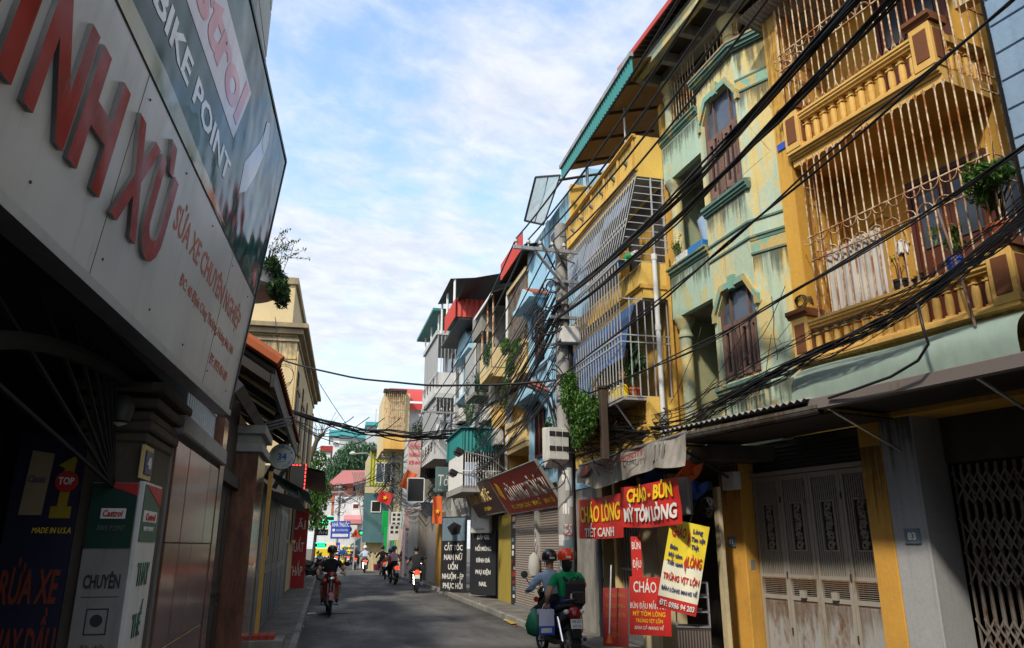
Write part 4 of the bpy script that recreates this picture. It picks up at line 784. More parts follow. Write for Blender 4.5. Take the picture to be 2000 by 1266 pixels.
for s,x,y in ((1,.005,.40),(-1,.035,.05)): MB().ext([(x,y+.13),(x+s*.035,y),(x,y-.13)],'z',.026,.028).to(t,'arrow_mark',REDB)
MB().tube([(0,Hy/2,0),(.03,Hy/2+.35,0)],.006,5).to(t,'cord',CABLE)
# red menu boards
p=atY(1270,1184,11.6); t=thing('menu_board','red menu board with white heading and yellow lines below the counter','sign board',Matrix.Translation(p)@Matrix.Rotation(R(-20),4,'Z')@FACE@Matrix.Rotation(R(-2),4,'Z'))
w,h=.64,.86; MB().box(-w/2,w/2,-h/2,h/2,-.03,0).to(t,'board',REDB)
for s,hh,m,y,wd in (('CHÁO',.17,WHT,.20,.36),('BÚN ĐẬU MẮM TÔM',.085,WHT,-.04,.58),('MỲ TÔM LÒNG',.07,YELT,-.15,.5),('TRỨNG VỊT LỘN',.055,YELT,-.245,.42),('BÁN CẢ MANG VỀ',.05,WHT,-.345,.45)): text(t,s,hh,m,T2(-.02 if hh<.1 else -.08,y,.0),w=wd,bold=.02,shear=.2 if 'CẢ' in s else 0)
p=atY(1245,1125,12.0); t=thing('vertical_sign','narrow tall red sign with stacked white words by the gate','sign',Matrix.Translation(p)@Matrix.Rotation(R(-20),4,'Z')@FACE)
MB().box(-.085,.085,-.62,.62,-.02,0).to(t,'board',REDB)
for s,y in (('BÚN',.42),('ĐẬU',.13),('MẮM',-.2),('TÔM',-.5)): text(t,s,.12,WHT,T2(0,y,0),w=.14,bold=.02)
p=atY(1202,1205,12.3); t=thing('leaning_board','dull maroon menu board leaning against the grey gate bars','sign board',Matrix.Translation(p)@Matrix.Rotation(R(-35),4,'Z')@FACE@Matrix.Rotation(R(-7),4,'X'))
MB().box(-.21,.21,-.45,.45,-.015,0).to(t,'board',MAROON)
for s,y,wd in (('VỊT NƯỚNG',.30,.34),('VỊ DƯƠNG',.14,.32),('CHÁO - BÚN',0,.33),('VỊT',-.16,.13),('LỘN',-.3,.12)): text(t,s,.07,paint('dull_gold',(.32,.15,.03),.6) if y==.30 else MATS['dull_gold'],T2(0,y,0),w=wd)
t=thing('broom','long pale broom stick leaning on the maroon board','broom',Matrix.Translation(atY(1190,1240,12.0))); MB().tube([(0,0,0),(.12,.12,1.05)],.012,6).to(t,'stick',PVC); MB().tube([(0,0,-.12),(0,0,.02)],.06,6,r1=.02).to(t,'head',C_ORG)
t=thing('bucket','red bucket with blue dustpan by the gate foot','bucket',Matrix.Translation(atG(1222,1262)+Vector((.2,0,.10)))); MB().lathe([(.11,0),(.14,.24),(.15,.24),(.13,.02)],12).to(t,'pail',MAROON,smooth=True); MB().ext([(-.16,.25),(.16,.25),(.13,.34),(-.12,.30)],'y',-.1,.12).to(t,'dustpan',paint('bright_blue_plastic',(.0,.22,.5),.4))
# glass food cabinet
t=thing('food_cabinet','aluminium framed glass food cabinet on a dark counter','cabinet',Matrix.Translation(atY(1352,1192,10.5)+Vector((.05,.1,-.02)))@Matrix.Rotation(R(-25),4,'Z')@Matrix.Diagonal((.72,.8,.72,1)))
for x in (-.32,.32):
    for y in (-.2,.2): MB().box(x-.015,x+.015,y-.015,y+.015,-.28,.55).to(t,'frame',STEEL)
for z in (-.28,.0,.28,.55): MB().box(-.335,.335,-.215,.215,z-.012,z+.012).to(t,'shelf',STEEL)
MB().box(-.33,.33,-.2,.2,-1.3,-.3).to(t,'counter',WOODD); r=random.Random(3)
for i in range(6): MB().at(-.22+.09*i,r.uniform(-.1,.1),.012+.28*(i%2)).lathe([(.04,0),(.07,.04),(.072,.04)],8).to(t,'bowl',rnd.choice((STEEL,WHITEP)))
rep(t,'counter_slat',MB().box(-.012,.012,-.205,-.2,-1.0,-.35).mesh('counter_slat',BEAM),[(-.3+.055*i,0,0) for i in range(12)])
t=thing('drain_pipe','dark grey drain pipe on the wall beside the concrete pole','pipe',FC.M@TR(3.75,.05,.0)); MB().tube([(0,0,0),(0,0,2.3)],.05,10).to(t,'pipe',PIPEG,smooth=True); rep(t,'joint',MB().lathe([(.06,0),(.06,.09)],10).mesh('joint',PIPEG),[(0,0,z) for z in (.3,1.1,1.6)])
t=thing('cable_coil','coil of black cable hung under the wires by the ochre pillar','coil',FC.M@TR(-.78,.0,2.32)); m=MB()
for k in range(9): m.tube([((.17-.008*k)*math.cos(a),.03*math.sin(k*2.)+.02*math.cos(2*a+k),(.13-.006*k)*math.sin(a)+.01*k) for a in [i*.42 for i in range(15)]],.007,5,closed=True)
m.to(t,'cable',CABLE)
# ================================================================ sky blue house
hd=thing('house','sky blue house with red tiled pediments and brown shutters behind the pole','house',FD.M)
MB().box(0,5.2,-6,.0,3.0,10.4).to(hd,'wall',BLUEW)
for z in (3.72,5.72,6.42,8.45): MB().ext([(0.001,z),(.05,z+.01),(.05,z+.05),(.09,z+.06),(.09,z+.11),(.001,z+.12)],'x',.01,5.21).to(hd,'string_course',BLUET)
for x in (3.05,4.95): MB().box(x,x+.22,.001,.06,3.9,10.39).to(hd,'pilaster',BLUET)
def shutwin(z0,z1,x0,x1,arch=True):
    w_=MB().box(x0,x1,.001,.02,z0,z1).to(hd,'window',DARK); c=(x0+x1)/2; hw=(x1-x0)/2
    if arch: MB().ext([(c+hw*math.cos(a),z1+hw*math.sin(a)) for a in [i*math.pi/10 for i in range(11)]],'y',.001,.03).to(w_,'fanlight',WOODD)
    for i in range(2):
        f=MB().box(x0+i*hw,x0+i*hw+.05,.021,.06,z0,z1).box(x0+(i+1)*hw-.05,x0+(i+1)*hw,.021,.06,z0,z1).box(x0+i*hw,x0+(i+1)*hw,.021,.058,z0,z0+.07).to(w_,'shutter',WOODR)
        rep(w_,'louvre',MB().ext([(.022,0),(.05,.02),(.05,.03),(.022,.012)],'x',.05,hw-.05).mesh('louvre',WOODR),[(x0+i*hw,0,z0+.08+.055*j) for j in range(int((z1-z0-.1)/.055))])
ac=None
shutwin(4.05,5.3,3.72,4.6); shutwin(6.62,7.95,3.72,4.5)
for z in (5.55,8.2):
    MB().box(3.2,5.1,.06,.55,z,z+.10).to(hd,'pediment_slab',BLUET); MB().ext([(3.2,z+.1),(5.1,z+.1),(4.15,z+.52)],'y',.06,.50).to(hd,'pediment',BLUET)
    for s in (1,-1): MB().ext([(4.15,z+.56),(4.15+s*1.02,z+.12),(4.15+s*1.02,z+.07),(4.15,z+.50)],'y',.05,.47).to(hd,'pediment_roof',TILER)
    for x in (3.35,4.8): MB().ext([(.06,z),(.35,z),(.06,z-.35)],'x',x,x+.14).to(hd,'console',BLUET)
MB().box(2.5,2.95,.002,.02,9.3,9.9).to(hd,'vent_window',WHITEM); rep(hd,'vent_bar',MB().box(0,.05,.021,.03,9.36,9.84).mesh('vent_bar',DARK),[(2.56+.12*i,0,0) for i in range(3)])
for (x0,x1,y0,y1,z0,z1,nm) in ((3.6,5.3,.1,1.5,10.55,11.5,'a'),):
    cf=[(1.95,.02,11.2),(3.6,.02,10.5),(2.5,.85,10.05),(1.38,.85,10.75)]
    MB().poly(*[Vector(p) for p in cf]).to(hd,'canopy_pane',CLEAR)
    for a,b in ((0,1),(1,2),(2,3),(3,0)): MB().tube([cf[a],cf[b]],.03,5).to(hd,'canopy_frame',DARKM)
    MB().tube([((cf[0][i]+cf[3][i])/2 if 0 else cf[0][i]*.5+cf[3][i]*.5) for i in range(3)] and [Vector(cf[0])*.5+Vector(cf[3])*.5,Vector(cf[1])*.5+Vector(cf[2])*.5],.022,5).to(hd,'canopy_bar',DARKM)
plantpot('potted_plant','bushy green plant on the blue house ledge right behind the pole',FD.M@TR(2.55,.25,4.0),TERRA,.14,.2,((0,0,.5),.42,.22,.42),800,.05,LEAFL,8,seed=41)
# its shop: two roller shutters under a leaning red-brown sign
sh=thing('shuttered_shop','closed shop with two ribbed roller shutters under the red sign','shop',FD.M)
for a,b in ((2.35,4.68),(4.86,7.4)):
    t=MB().box(a,b,-.12,-.10,.1,2.75).to(sh,'shutter',SHUT); me=MB().ext([(-.1,0),(-.085,.01),(-.08,.03),(-.085,.05),(-.1,.06)],'x',a+.005,b-.005).mesh('shutter_slat',SHUT); rep(t,'shutter_slat',me,[(0,0,.14+.0625*i) for i in range(42)])
    MB().box(a,b,-.1,-.05,.1,.19).to(t,'bottom_bar',STEEL)
MB().box(4.68,4.86,-.2,.02,.0,2.8).to(sh,'pier',CONC); MB().box(2.0,2.35,-.2,.0,.0,3.2).to(sh,'pier',CONCD); MB().box(0,2.0,-.3,-.02,.0,3.2).to(sh,'wall',CONCD); MB().box(2.0,7.4,-.4,-.0,2.75,3.3).to(sh,'lintel',DARKW)
rr=random.Random(8)
for i in range(7): MB().box(4.70,4.70+rr.uniform(.08,.14),.021,.024,1.2+.16*i,1.32+.16*i).to(sh,'pasted_bill',rr.choice((WHT,BLUEP,C_ORG,PLATEB,PINKW)))
t=thing('hanging_sack','white printed sack hanging on the pier between the shutters','sack',FD.M@TR(4.6,.1,1.0)); MB().lathe([(.02,0),(.13,.05),(.17,.25),(.13,.52),(.03,.62)],10).to(t,'sack',CONC,smooth=True); MB().tube([(0,0,.6),(0,-.05,.9)],.008,5).to(t,'string',CABLE)
def tsign(fr,name,label,x0,x1,zb,zt,db,dt,mat,frame=None,depth=.06,cat='shop sign'):
    """sign board whose top leans out over the street: text coordinates on its face"""
    w=x1-x0; h=math.hypot(zt-zb,dt-db); ang=math.atan2(dt-db,zt-zb)
    M=fr.M@Matrix.Translation(((x0+x1)/2,db,zb))@SIGN@Matrix.Rotation(ang,4,'X')
    t=thing(name,label,cat,M); MB().box(-w/2,w/2,0,h,-depth,0).to(t,'board',mat,bev=.006)
    if frame:
        for a,b,c,d in ((-w/2-.03,-w/2,-.03,h+.03),(w/2,w/2+.03,-.03,h+.03),(-w/2,w/2,-.03,0),(-w/2,w/2,h,h+.03)): MB().box(a,b,c,d,-depth-.005,.012).to(t,'frame',frame)
    return t,w,h
t,w,h=tsign(FD,'shop_sign','faded red brown shop sign leaning out above the roller shutters',1.35,6.5,2.66,3.62,.32,.95,BRICKS,GREYD)
text(t,'CỬA HÀNG TIỆN ÍCH',.42,paint('faded_letter',(.42,.36,.33),.6),T2(.45,.36,.0),w=3.9,d=.015,bold=.02); text(t,'ĐC: 75 ĐỊNH CÔNG THƯỢNG',.13,YELT,T2(-.3,.12,0),w=2.9); text(t,'SINH TỐ',.13,YELT,T2(1.9,.12,0),w=.8)
MB().ext([(-2.3,.62),(-1.95,.45),(-1.9,.85),(-2.15,1.0)],'z',0,.006).to(t,'emblem',YELT)
# floodlights on poles above the sign
def flood(M,L,lab):
    t=thing('floodlight',lab,'lamp',M); MB().tube([(0,0,0),(0,L*.55,L*.45),(0,L*1.35,L*.62)],.022,6).to(t,'arm',STEEL); MB().at(0,L*1.35+.12,L*.62,0,R(25)).box(-.17,.17,-.12,.12,-.10,.06).to(t,'head',BLACKM,bev=.02); MB().at(0,L*1.35+.14,L*.62-.02,0,R(25)).box(-.14,.14,-.09,.09,-.112,-.10).to(t,'lens',GLASSB)
flood(FD.M@TR(5.6,.5,3.7),1.0,'black floodlight on the longer grey arm above the red sign'); flood(FD.M@TR(8.0,.4,3.4),.9,'black floodlight on the shorter arm above the brown sign')
# ================================================================ yellow balconied house and its neighbour
he=thing('house','cream yellow house with rusty cage over plants and a white column','house',FE.M)
MB().box(0,2.5,-6,-.7,3.0,10.4).to(he,'wall',CREAM); MB().box(-.02,.08,-.7,.0,3,10.3).to(he,'side_wall',CREAMT)
for z,bh in ((6.72,.85),(4.62,.72)):
    MB().box(.0,2.4,-.7,.10,z-.16,z).to(he,'balcony_slab',CREAMT); MB().box(-.02,2.42,-.04,.14,z,z+.08).to(he,'bottom_rail',CREAMT); MB().box(-.02,2.42,-.05,.15,z+bh-.1,z+bh).to(he,'top_rail',CREAMT)
    rep(he,'baluster',baluster(bh-.18,.05).mesh('baluster',CREAMT),[(.1+.165*i,.05,z+.08) for i in range(14)])
rep(he,'cage_bar',MB().box(-.012,.012,-.012,.012,0,2.1).mesh('cage_bar',GATEM),[(.05+.115*i,.05,7.57) for i in range(20)]); rep(he,'cage_rail',MB().box(0,2.3,.03,.07,0,.03).mesh('cage_rail',GATEM),[(0,0,z) for z in (7.9,8.6,9.65)])
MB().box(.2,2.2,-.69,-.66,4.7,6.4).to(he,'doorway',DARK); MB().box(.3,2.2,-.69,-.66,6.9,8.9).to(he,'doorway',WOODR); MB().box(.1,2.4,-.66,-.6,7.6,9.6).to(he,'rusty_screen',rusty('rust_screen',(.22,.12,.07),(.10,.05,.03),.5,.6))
MB().lathe([(.16,4.5),(.16,4.6),(.11,4.7),(.10,6.0),(.15,6.1),(.17,6.3),(.2,6.55)],12,(2.42,.0)).to(he,'column',WHITEW,smooth=True)
MB().grid(lambda u,v:(-.9+3.5*u,.35-2.1*v,10.15+.5*v+.02*math.sin(u*150)),150,1).to(he,'roof_sheet',DARKM); corrug(2.9,.55,.16,.02).to(he,'roof_fascia',REDS,M=TR(-.75,.36,10.1,0,R(90))); MB().box(-.1,2.4,-.2,.12,9.66,9.8).to(he,'cage_top',CREAM)
plantpot('balcony_plants','bright green creeper hanging over the cream balcony rail',FE.M@TR(1.1,.2,7.35),None,crown=((0,0,.05),.95,.28,.6),n=2000,size=.05,leaf=LEAF,stems=8,cat='climbing plant',seed=51)
plantpot('trailing_plant','long green creeper trailing below the cream balcony',FE.M@TR(1.9,.25,6.2),None,crown=((0,0,.2),.32,.18,.85),n=1000,size=.05,leaf=LEAFL,stems=5,cat='climbing plant',seed=52)
he2=thing('house','cream house with projecting plant balcony and ochre side wall','house',FE.M@TR(2.55,0,0))
MB().box(0,2.2,-6,-.6,3.0,9.9).to(he2,'wall',BEIGE)
MB().box(.0,2.0,-.6,.55,7.1,7.3).to(he2,'balcony_slab',CREAMT); MB().box(.0,2.0,.45,.56,7.3,7.95).to(he2,'balcony_front',CREAM); MB().box(-.02,.08,-.6,.56,7.3,7.949).to(he2,'balcony_side',CREAM); MB().ext([(.0,7.0),(.5,7.1),(0,7.1)],'y',-.5,.5).to(he2,'corbel',CREAMT)
MB().box(-.05,2.2,-.6,.12,5.45,5.62).to(he2,'balcony_slab',Y_TRIM); MB().box(-.05,2.2,.0,.13,6.2,6.32).to(he2,'top_rail',Y_TRIM); rep(he2,'baluster',baluster(.58,.05).mesh('baluster',Y_TRIM),[(.05+.15*i,.07,5.62) for i in range(14)])
MB().box(-.06,.0,-.9,.12,3.1,6.3).to(he2,'pier',Y_TRIM); MB().box(.3,1.9,-.59,-.56,7.4,9.3).to(he2,'doorway',DARK)
MB().grid(lambda u,v:(-.2+3.0*u,.62-2.2*v,9.75+.9*v+.02*math.sin(u*120)),120,1).to(he2,'roof_sheet',DARKM); MB().box(-.2,2.8,.60,.64,9.66,9.76).to(he2,'roof_edge',WHITEM)
rep(he2,'roof_post',MB().tube([(0,.5,7.9),(0,.5,9.8)],.03,5).mesh('roof_post',CAGE),[(.1,0,0),(1.0,0,0),(1.9,0,0)])
plantpot('balcony_plants','tangled dry plants over the front of the far cream balcony',FE.M@TR(3.5,.45,7.8),None,crown=((0,0,.15),1.05,.3,.6),n=1500,size=.05,leaf=LEAFT,stems=10,cat='climbing plant',seed=53)
# bowl planter on the ochre rail
t=thing('stone_urn','wide stone urn standing on the yellow balcony rail','urn',FE.M@TR(-.15,.1,5.35)); MB().lathe([(.12,0),(.06,.05),(.2,.14),(.28,.22),(.26,.24)],12).to(t,'bowl',CREAMT,smooth=True)
# enclosed teal balcony facing down the street
hx=thing('enclosed_balcony','teal corrugated balcony box with white barred front','balcony',Matrix.Translation((0,24.0,0)))
a=atY(905,838,24.0); b=atY(998,822,24.0); c=atY(908,882,24.0); e=atY(908,948,24.0)
MB().box(a.x,5.4,0,3.5,c.z-.02,c.z+.02).to(hx,'shelf',DARKM)
corrug(5.4-a.x,a.z-c.z,.12,.016).to(hx,'near_sheet',TEALS,M=TR(a.x,-.02,c.z,0,R(90))); corrug(3.4,a.z-c.z,.12,.016).to(hx,'street_sheet',TEALS,M=TR(a.x-.01,.02,c.z,R(90),0)@Matrix.Rotation(R(90),4,'X'))
MB().box(a.x-.1,5.45,-.1,3.5,a.z+.03,a.z+.06).to(hx,'roof',TEALS)
MB().box(a.x,5.5,.06,3.4,e.z-.2,e.z).to(hx,'floor',CONC)
nb=int((5.4-a.x)/.085); rep(hx,'bar',MB().box(-.009,.009,-.009,.009,0,c.z-e.z).mesh('bar',WHITEM),[(a.x+.085*i,0,e.z) for i in range(nb)]+[(a.x,.1*i,e.z) for i in range(1,30)])
MB().box(a.x,5.4,-.012,.012,e.z+.45,e.z+.48).to(hx,'bar_rail',WHITEM)
MB().box(a.x+.2,5.2,1.0,1.03,e.z,c.z).to(hx,'room_opening',DARK); MB().grid(lambda u,v:(a.x+.08+.45*u,.08+.02*math.sin(u*20),e.z+.75*v),10,1).to(hx,'hung_cloth',C_PALEB,smooth=2); MB().grid(lambda u,v:(a.x+.75+.3*u,.1,e.z+.5*v),4,1).to(hx,'hung_cloth',WHITEP)
# ================================================================ grey, white and balcony houses farther along
hf=thing('house','bare grey mottled concrete house with plants along its ledge','house',FF.M)
MB().box(0,3.4,-6,.0,3.0,10.0).to(hf,'wall',GREYW); MB().box(-.05,1.6,.0,.5,9.0,9.9).to(hf,'parapet',GREYW)
MB().box(.9,2.6,.0,.55,6.9,7.02).to(hf,'ledge',CONCD); rep(hf,'grille_bar',MB().box(-.012,.012,-.012,.012,0,1.7).mesh('grille_bar',GRILL),[(.9+.12*i,.55,7.0) for i in range(15)]); MB().box(1.0,2.5,.002,.03,7.1,8.7).to(hf,'window',DARK); MB().box(.3,1.2,.002,.03,4.2,5.5).to(hf,'window',DARK)
plantpot('ledge_plants','loose green plants on the barred ledge of the grey house',FF.M@TR(1.5,.4,7.1),None,crown=((0,0,.3),1.0,.3,.7),n=900,size=.055,leaf=LEAFT,stems=9,cat='climbing plant',seed=61)
plantpot('ledge_plants','green plants hanging under the ledge of the grey house',FF.M@TR(1.6,.5,6.2),None,crown=((0,0,.2),.9,.2,.45),n=500,size=.05,leaf=LEAF,stems=6,cat='climbing plant',seed=62)
hw=thing('house','narrow white house with pale blue window bands','house',FGW.M)
MB().box(0,3.2,-6,.0,3.0,10.2).to(hw,'wall',WHITEW)
for z in (9.2,7.4,4.9): MB().ext([(.001,z),(.3,z+.1),(.3,z+.25),(.001,z+.3)],'x',-.05,3.2).to(hw,'cornice',BLUET)
MB().ext([(.0,9.6),(3.2,9.6),(1.6,10.7)],'y',-.1,.25).to(hw,'gable',BLUET)
for x in (.15,2.75): MB().box(x,x+.3,.001,.1,3.2,10.1).to(hw,'pilaster',WHITEW)
for z in (5.4,7.9): w_=MB().box(.9,2.3,.001,.03,z,z+1.5).to(hw,'window',GLASS); rep(w_,'frame',MB().box(0,.1,.001,.06,0,1.5).mesh('frame',BLUET),[(.8,0,z),(2.3,0,z)])
MB().box(.4,1.4,.3,.4,5.3,5.9).to(hw,'statue_ledge',WHITEW)
hh=thing('house','grey white house with caged corner balcony under dark roof','house',FH.M)
MB().box(0,5.3,-6,-.2,3.0,12.2).to(hh,'wall',FADED)
for z in (8.5,5.6): 
    MB().box(.2,4.6,-.2,.9,z-.2,z).to(hh,'balcony_slab',WHITEW); MB().box(.2,4.6,.8,.9,z,z+.75).to(hh,'balcony_front',WHITEW); MB().box(.2,.3,-.2,.9,z,z+.749).to(hh,'balcony_side',WHITEW); rep(hh,'opening',MB().box(-.1,.1,.79,.91,0,.4).mesh('opening',DARK),[(1+.9*i,.003,z+.2) for i in range(4)])
    rep(hh,'cage_bar',MB().box(-.014,.014,-.014,.014,0,1.75).mesh('cage_bar',GRILL),[(.25+.16*i,.86,z+.75) for i in range(27)]+[(.25,-.1+.16*i,z+.75) for i in range(6)]); MB().box(.2,4.6,-.2,.95,z+2.5,z+2.7).to(hh,'balcony_hood',FADED)
    w_=MB().box(1.0,3.6,-.199,-.17,z+.1,z+2.1).to(hh,'window',GLASS); MB().box(2.2,2.3,-.17,-.14,z+.1,z+2.1).to(w_,'mullion',WOODR)
MB().box(-.2,5.4,-1,1.2,12.0,12.12).to(hh,'roof_sheet',TEALS); rep(hh,'roof_post',MB().tube([(0,.85,11.15),(0,.85,12.0)],.04,5).mesh('roof_post',WHITEM),[(.3,0,0),(2.5,0,0),(4.5,0,0)])
rf=thing('sheet_roof','dark roof shelter with orange red corrugated front above the white house','roof',FGW.M)
MB().grid(lambda u,v:(-3.2+5.8*u,.9-3*v,11.0+.8*v),6,2).to(rf,'roof_sheet',DARKM); corrug(2.6,.75,.2,.02).to(rf,'front_sheet',REDS,M=TR(-.6,.95,10.35,0,R(90))); corrug(1.5,.75,.2,.02).to(rf,'side_sheet',REDS,M=TR(-.62,-.6,10.35,R(90))@Matrix.Rotation(R(90),4,'X'))
MB().grid(lambda u,v:(.5+3.5*u,1.0-3*v,12.3+.4*v),6,2).to(rf,'upper_sheet',DARKM); rep(rf,'post',MB().tube([(0,.8,10.9),(0,.8,12.35)],.05,6).mesh('post',WHITEM),[(.6,0,0),(2.4,0,0),(3.9,0,0)]); MB().box(-.6,4,-3,.8,10.25,10.33).to(rf,'ceiling',DARKM)
# ---- the shops under them
se=thing('nail_shop','narrow shop with yellow door and black price boards','shop',FE.M)
MB().box(2.2,7.8,-.6,-.3,.0,3.4).to(se,'wall',DARKW)
MB().box(3.1,5.0,-.3,-.24,.1,2.75).to(se,'door',paint('mustard_sheet',(.36,.28,.05),.5,dirt=.3)); MB().box(2.35,3.05,-.3,-.2,.1,2.9).to(se,'board',BLKS)
r=random.Random(9)
for i in range(12): MB().box(2.45+r.uniform(0,.3),2.6+r.uniform(.1,.35),-.2,-.195,.3+.2*i,.3+.2*i+r.uniform(.08,.15)).to(se,'pasted_bill',r.choice((WHT,WHT,PLATEB,MAROON,PINKW)))
def board(fr,name,label,lx,d,z0,w,h,mat,rows,col=WHT,rz=0,cat='sign board',hh=None):
    t=thing(name,label,cat,SF(fr,lx,d,z0,rz)); MB().box(-w/2,w/2,0,h,-.05,0).to(t,'board',mat,bev=.005)
    for s,y,th,tw in rows: text(t,s,th,col,T2(0,y,0),w=tw,bold=.03)
    return t
board(FE,'price_board','black upright board listing nail services below the white light box',5.9,.1,.2,1.3,2.1,BLKS,[('ĐẮP GEL',1.8,.14,.7),('NỐI MÓNG',1.42,.14,.85),('ĐÍNH ĐÁ',1.04,.14,.75),('PHỤ KIỆN',.66,.14,.8),('NAIL',.28,.14,.4)],rz=R(28))
t=thing('light_box','white illuminated style light box on the nail shop wall','sign',SF(FE,5.8,.25,2.2,R(28))); MB().box(-.5,.5,0,.95,-.15,0).to(t,'case',WHITEP,bev=.02); MB().box(-.46,.46,.04,.91,.001,.006).to(t,'face',WHITEP); text(t,'NAIL ROOM',.06,GREYS,T2(0,.1,.006),w=.5)
board(FE,'price_board','tall narrow black board standing left of the nail board',7.55,.05,.15,.8,2.6,BLKS,[('CẮT TÓC',2.2,.13,.6),('NAM',1.9,.13,.4),('NỮ',1.6,.13,.3),('UỐN',1.2,.12,.4),('GỘI',.8,.12,.4)],rz=R(20))
t=board(FE,'price_board','black hair salon board with a photo of a hat at its top',9.2,.6,.12,1.3,2.75,BLKS,[('CẮT TÓC',1.5,.2,.95),('NAM NỮ',1.15,.2,.95),('UỐN',.8,.2,.5),('NHUỘM - ÉP',.46,.19,1.1),('PHỤC HỒI',.12,.2,1.0)],rz=R(38))
MB().box(-.6,.6,1.85,2.7,.001,.006).to(t,'photo_print',PLATEB); MB().ext([(-.35,2.35),(0,2.55),(.4,2.4),(.3,2.1),(-.1,2.05)],'z',.006,.01).to(t,'hat_print',BLACKM)
board(FE,'price_board','dark edge-on board left of the hat photo board',10.6,.45,.12,.7,2.7,BLKS,[('UỐN',1.6,.14,.4),('NHUỘM',1.3,.14,.5),('ÉP',1.0,.14,.25)],rz=R(10))
t,w,h=tsign(FE,'shop_sign','dark brown sign with raised cream letters left of the red sign',1.7,6.5,2.76,3.72,.3,.75,BROWNS,GREYD)
text(t,'Toản Phước',.45,CREAMT,T2(-.2,.42,0),w=3.2,d=.03,bold=.01,shear=.15); text(t,'CẮT UỐN',.12,YELT,T2(.2,.12,0),w=1.1)
t,w,h=tsign(FE,'shop_sign','dark grey sign with white letters beside the far pole',7.2,10.4,2.75,3.95,.2,.6,GREYS,GREYD)
text(t,'PHỤ TRANG',.40,WHT,T2(-.1,.45,0),w=2.4,bold=.03); text(t,'Chuyên phụ kiện',.11,WHT,T2(0,.12,0),w=1.6)
board(FE,'shop_sign','small dark fascia board above the grey sign',8.8,.55,4.1,3.2,.42,GREYS,[('Salon Tóc Xoăn',.14,.18,2.0)])
p=atY(869,937,27.5); t=thing('projecting_sign','slate green projecting sign with white script word beside the far pole','sign',Matrix.Translation(p)@Matrix.Rotation(R(4),4,'Z')@FACE); MB().box(-.35,.35,-.46,.46,-.06,0).to(t,'panel',TEALSG,bev=.01); text(t,'Tóc',.42,WHT,T2(.02,-.22,0),w=.55,shear=.1); text(t,'Hàn - Nhật',.07,WHT,T2(.02,-.4,0),w=.5); MB().box(.35,.9,.3,.34,-.04,-.02).to(t,'arm',DARKM)
# ---- far row on the right
def facade(name,label,px0,px1,pyt,Y,depth,mat,zb=0,cat='house'):
    a=atY(px0,pyt,Y); b=atY(px1,pyt,Y); t=thing(name,label,cat,Matrix.Translation((0,Y,0))); MB().box(a.x,b.x,0,depth,zb,a.z).to(t,'wall',mat); return t,a.x,b.x,a.z
def win(t,px0,py0,px1,py1,Y,mat=GLASS,frame=WHITEM,dy=-.03,nm='window'):
    a=atY(px0,py0,Y); b=atY(px1,py1,Y); f=MB().box(a.x-.07,b.x+.07,dy,-.002,b.z-.07,a.z+.07).to(t,nm,frame); MB().box(a.x,b.x,dy-.012,dy-.001,b.z,a.z).to(f,'pane',mat)
    if b.x-a.x>.8: MB().box((a.x+b.x)/2-.03,(a.x+b.x)/2+.03,dy-.03,dy-.013,b.z,a.z).to(f,'mullion',frame)
    return f
def bars(t,px0,py0,px1,py1,Y,n,mat=GRILL,dy=-.3,r=.014,rails=3,nm='grille_bar'):
    a=atY(px0,py0,Y); b=atY(px1,py1,Y); h=a.z-b.z
    rep(t,nm,MB().box(-r,r,dy-r,dy+r,0,h).mesh(nm,mat),[(a.x+(b.x-a.x)*i/(n-1),0,b.z) for i in range(n)]); rep(t,'grille_rail',MB().box(a.x,b.x,dy-r,dy+r,0,r*2).mesh('grille_rail',mat),[(0,0,b.z+h*i/(rails-1)) for i in range(rails)])
hi,x0,x1,zt=facade('house','tall cream house with red sheet roof and climbing plant on its side',790,868,800,52,9,BEIGE)
a=atY(790,778,52); MB().box(x0,x1,-.004,3,zt-2.2,zt+.02).to(hi,'upper_wall',WHITEW); 
a=atY(768,775,52); MB().grid(lambda u,v:(a.x-.1+(x1-a.x)*u,-.6+4*v,zt+.5+1.6*math.sin(v*1.57)),4,4).to(hi,'roof_sheet',REDS); MB().ext([(a.x-.1,zt-.6),(a.x+.5,zt+.35),(x1,zt+.35),(x1,zt-.1),(a.x+.8,zt-.1)],'y',-.63,-.60).to(hi,'roof_front',REDS)
ci=thing('house','narrow balcony bay with tall cream bars and yellow parapet','house',Matrix.Translation((0,51.0,0)))
a=atY(752,765,51.0); b=atY(790,855,51.0); c=atY(746,875,51.0); MB().box(a.x,b.x+.3,.3,6,c.z-.15,a.z).to(ci,'wall',CREAM); MB().box(c.x+.1,b.x,-.5,.29,c.z-.1,b.z-.05).to(ci,'parapet',Y_TRIM); MB().box(a.x-.1,b.x,-.6,.3,a.z-.05,a.z+.1).to(ci,'hood',DARKM)
bars(ci,752,768,788,850,51.0,11,CAGE,-.45,.018,6); win(ci,756,776,786,848,51.0,GREYD,CREAM,.27)
plantpot('climbing_plant','dark creeper hanging down the tall cream wall','x' and Matrix.Translation(atY(828,830,51.5)),None,crown=((0,0,0),.95,.25,1.7),n=1700,size=.09,leaf=LEAFD,stems=6,cat='climbing plant',seed=71)
ho=thing('house','thin house clad in olive yellow corrugated sheet over teal lower wall','house',Matrix.Translation((0,58,0)))
a=atY(724,882,58); b=atY(772,882,58); m_=atY(724,948,58); lo=atY(724,1060,58)
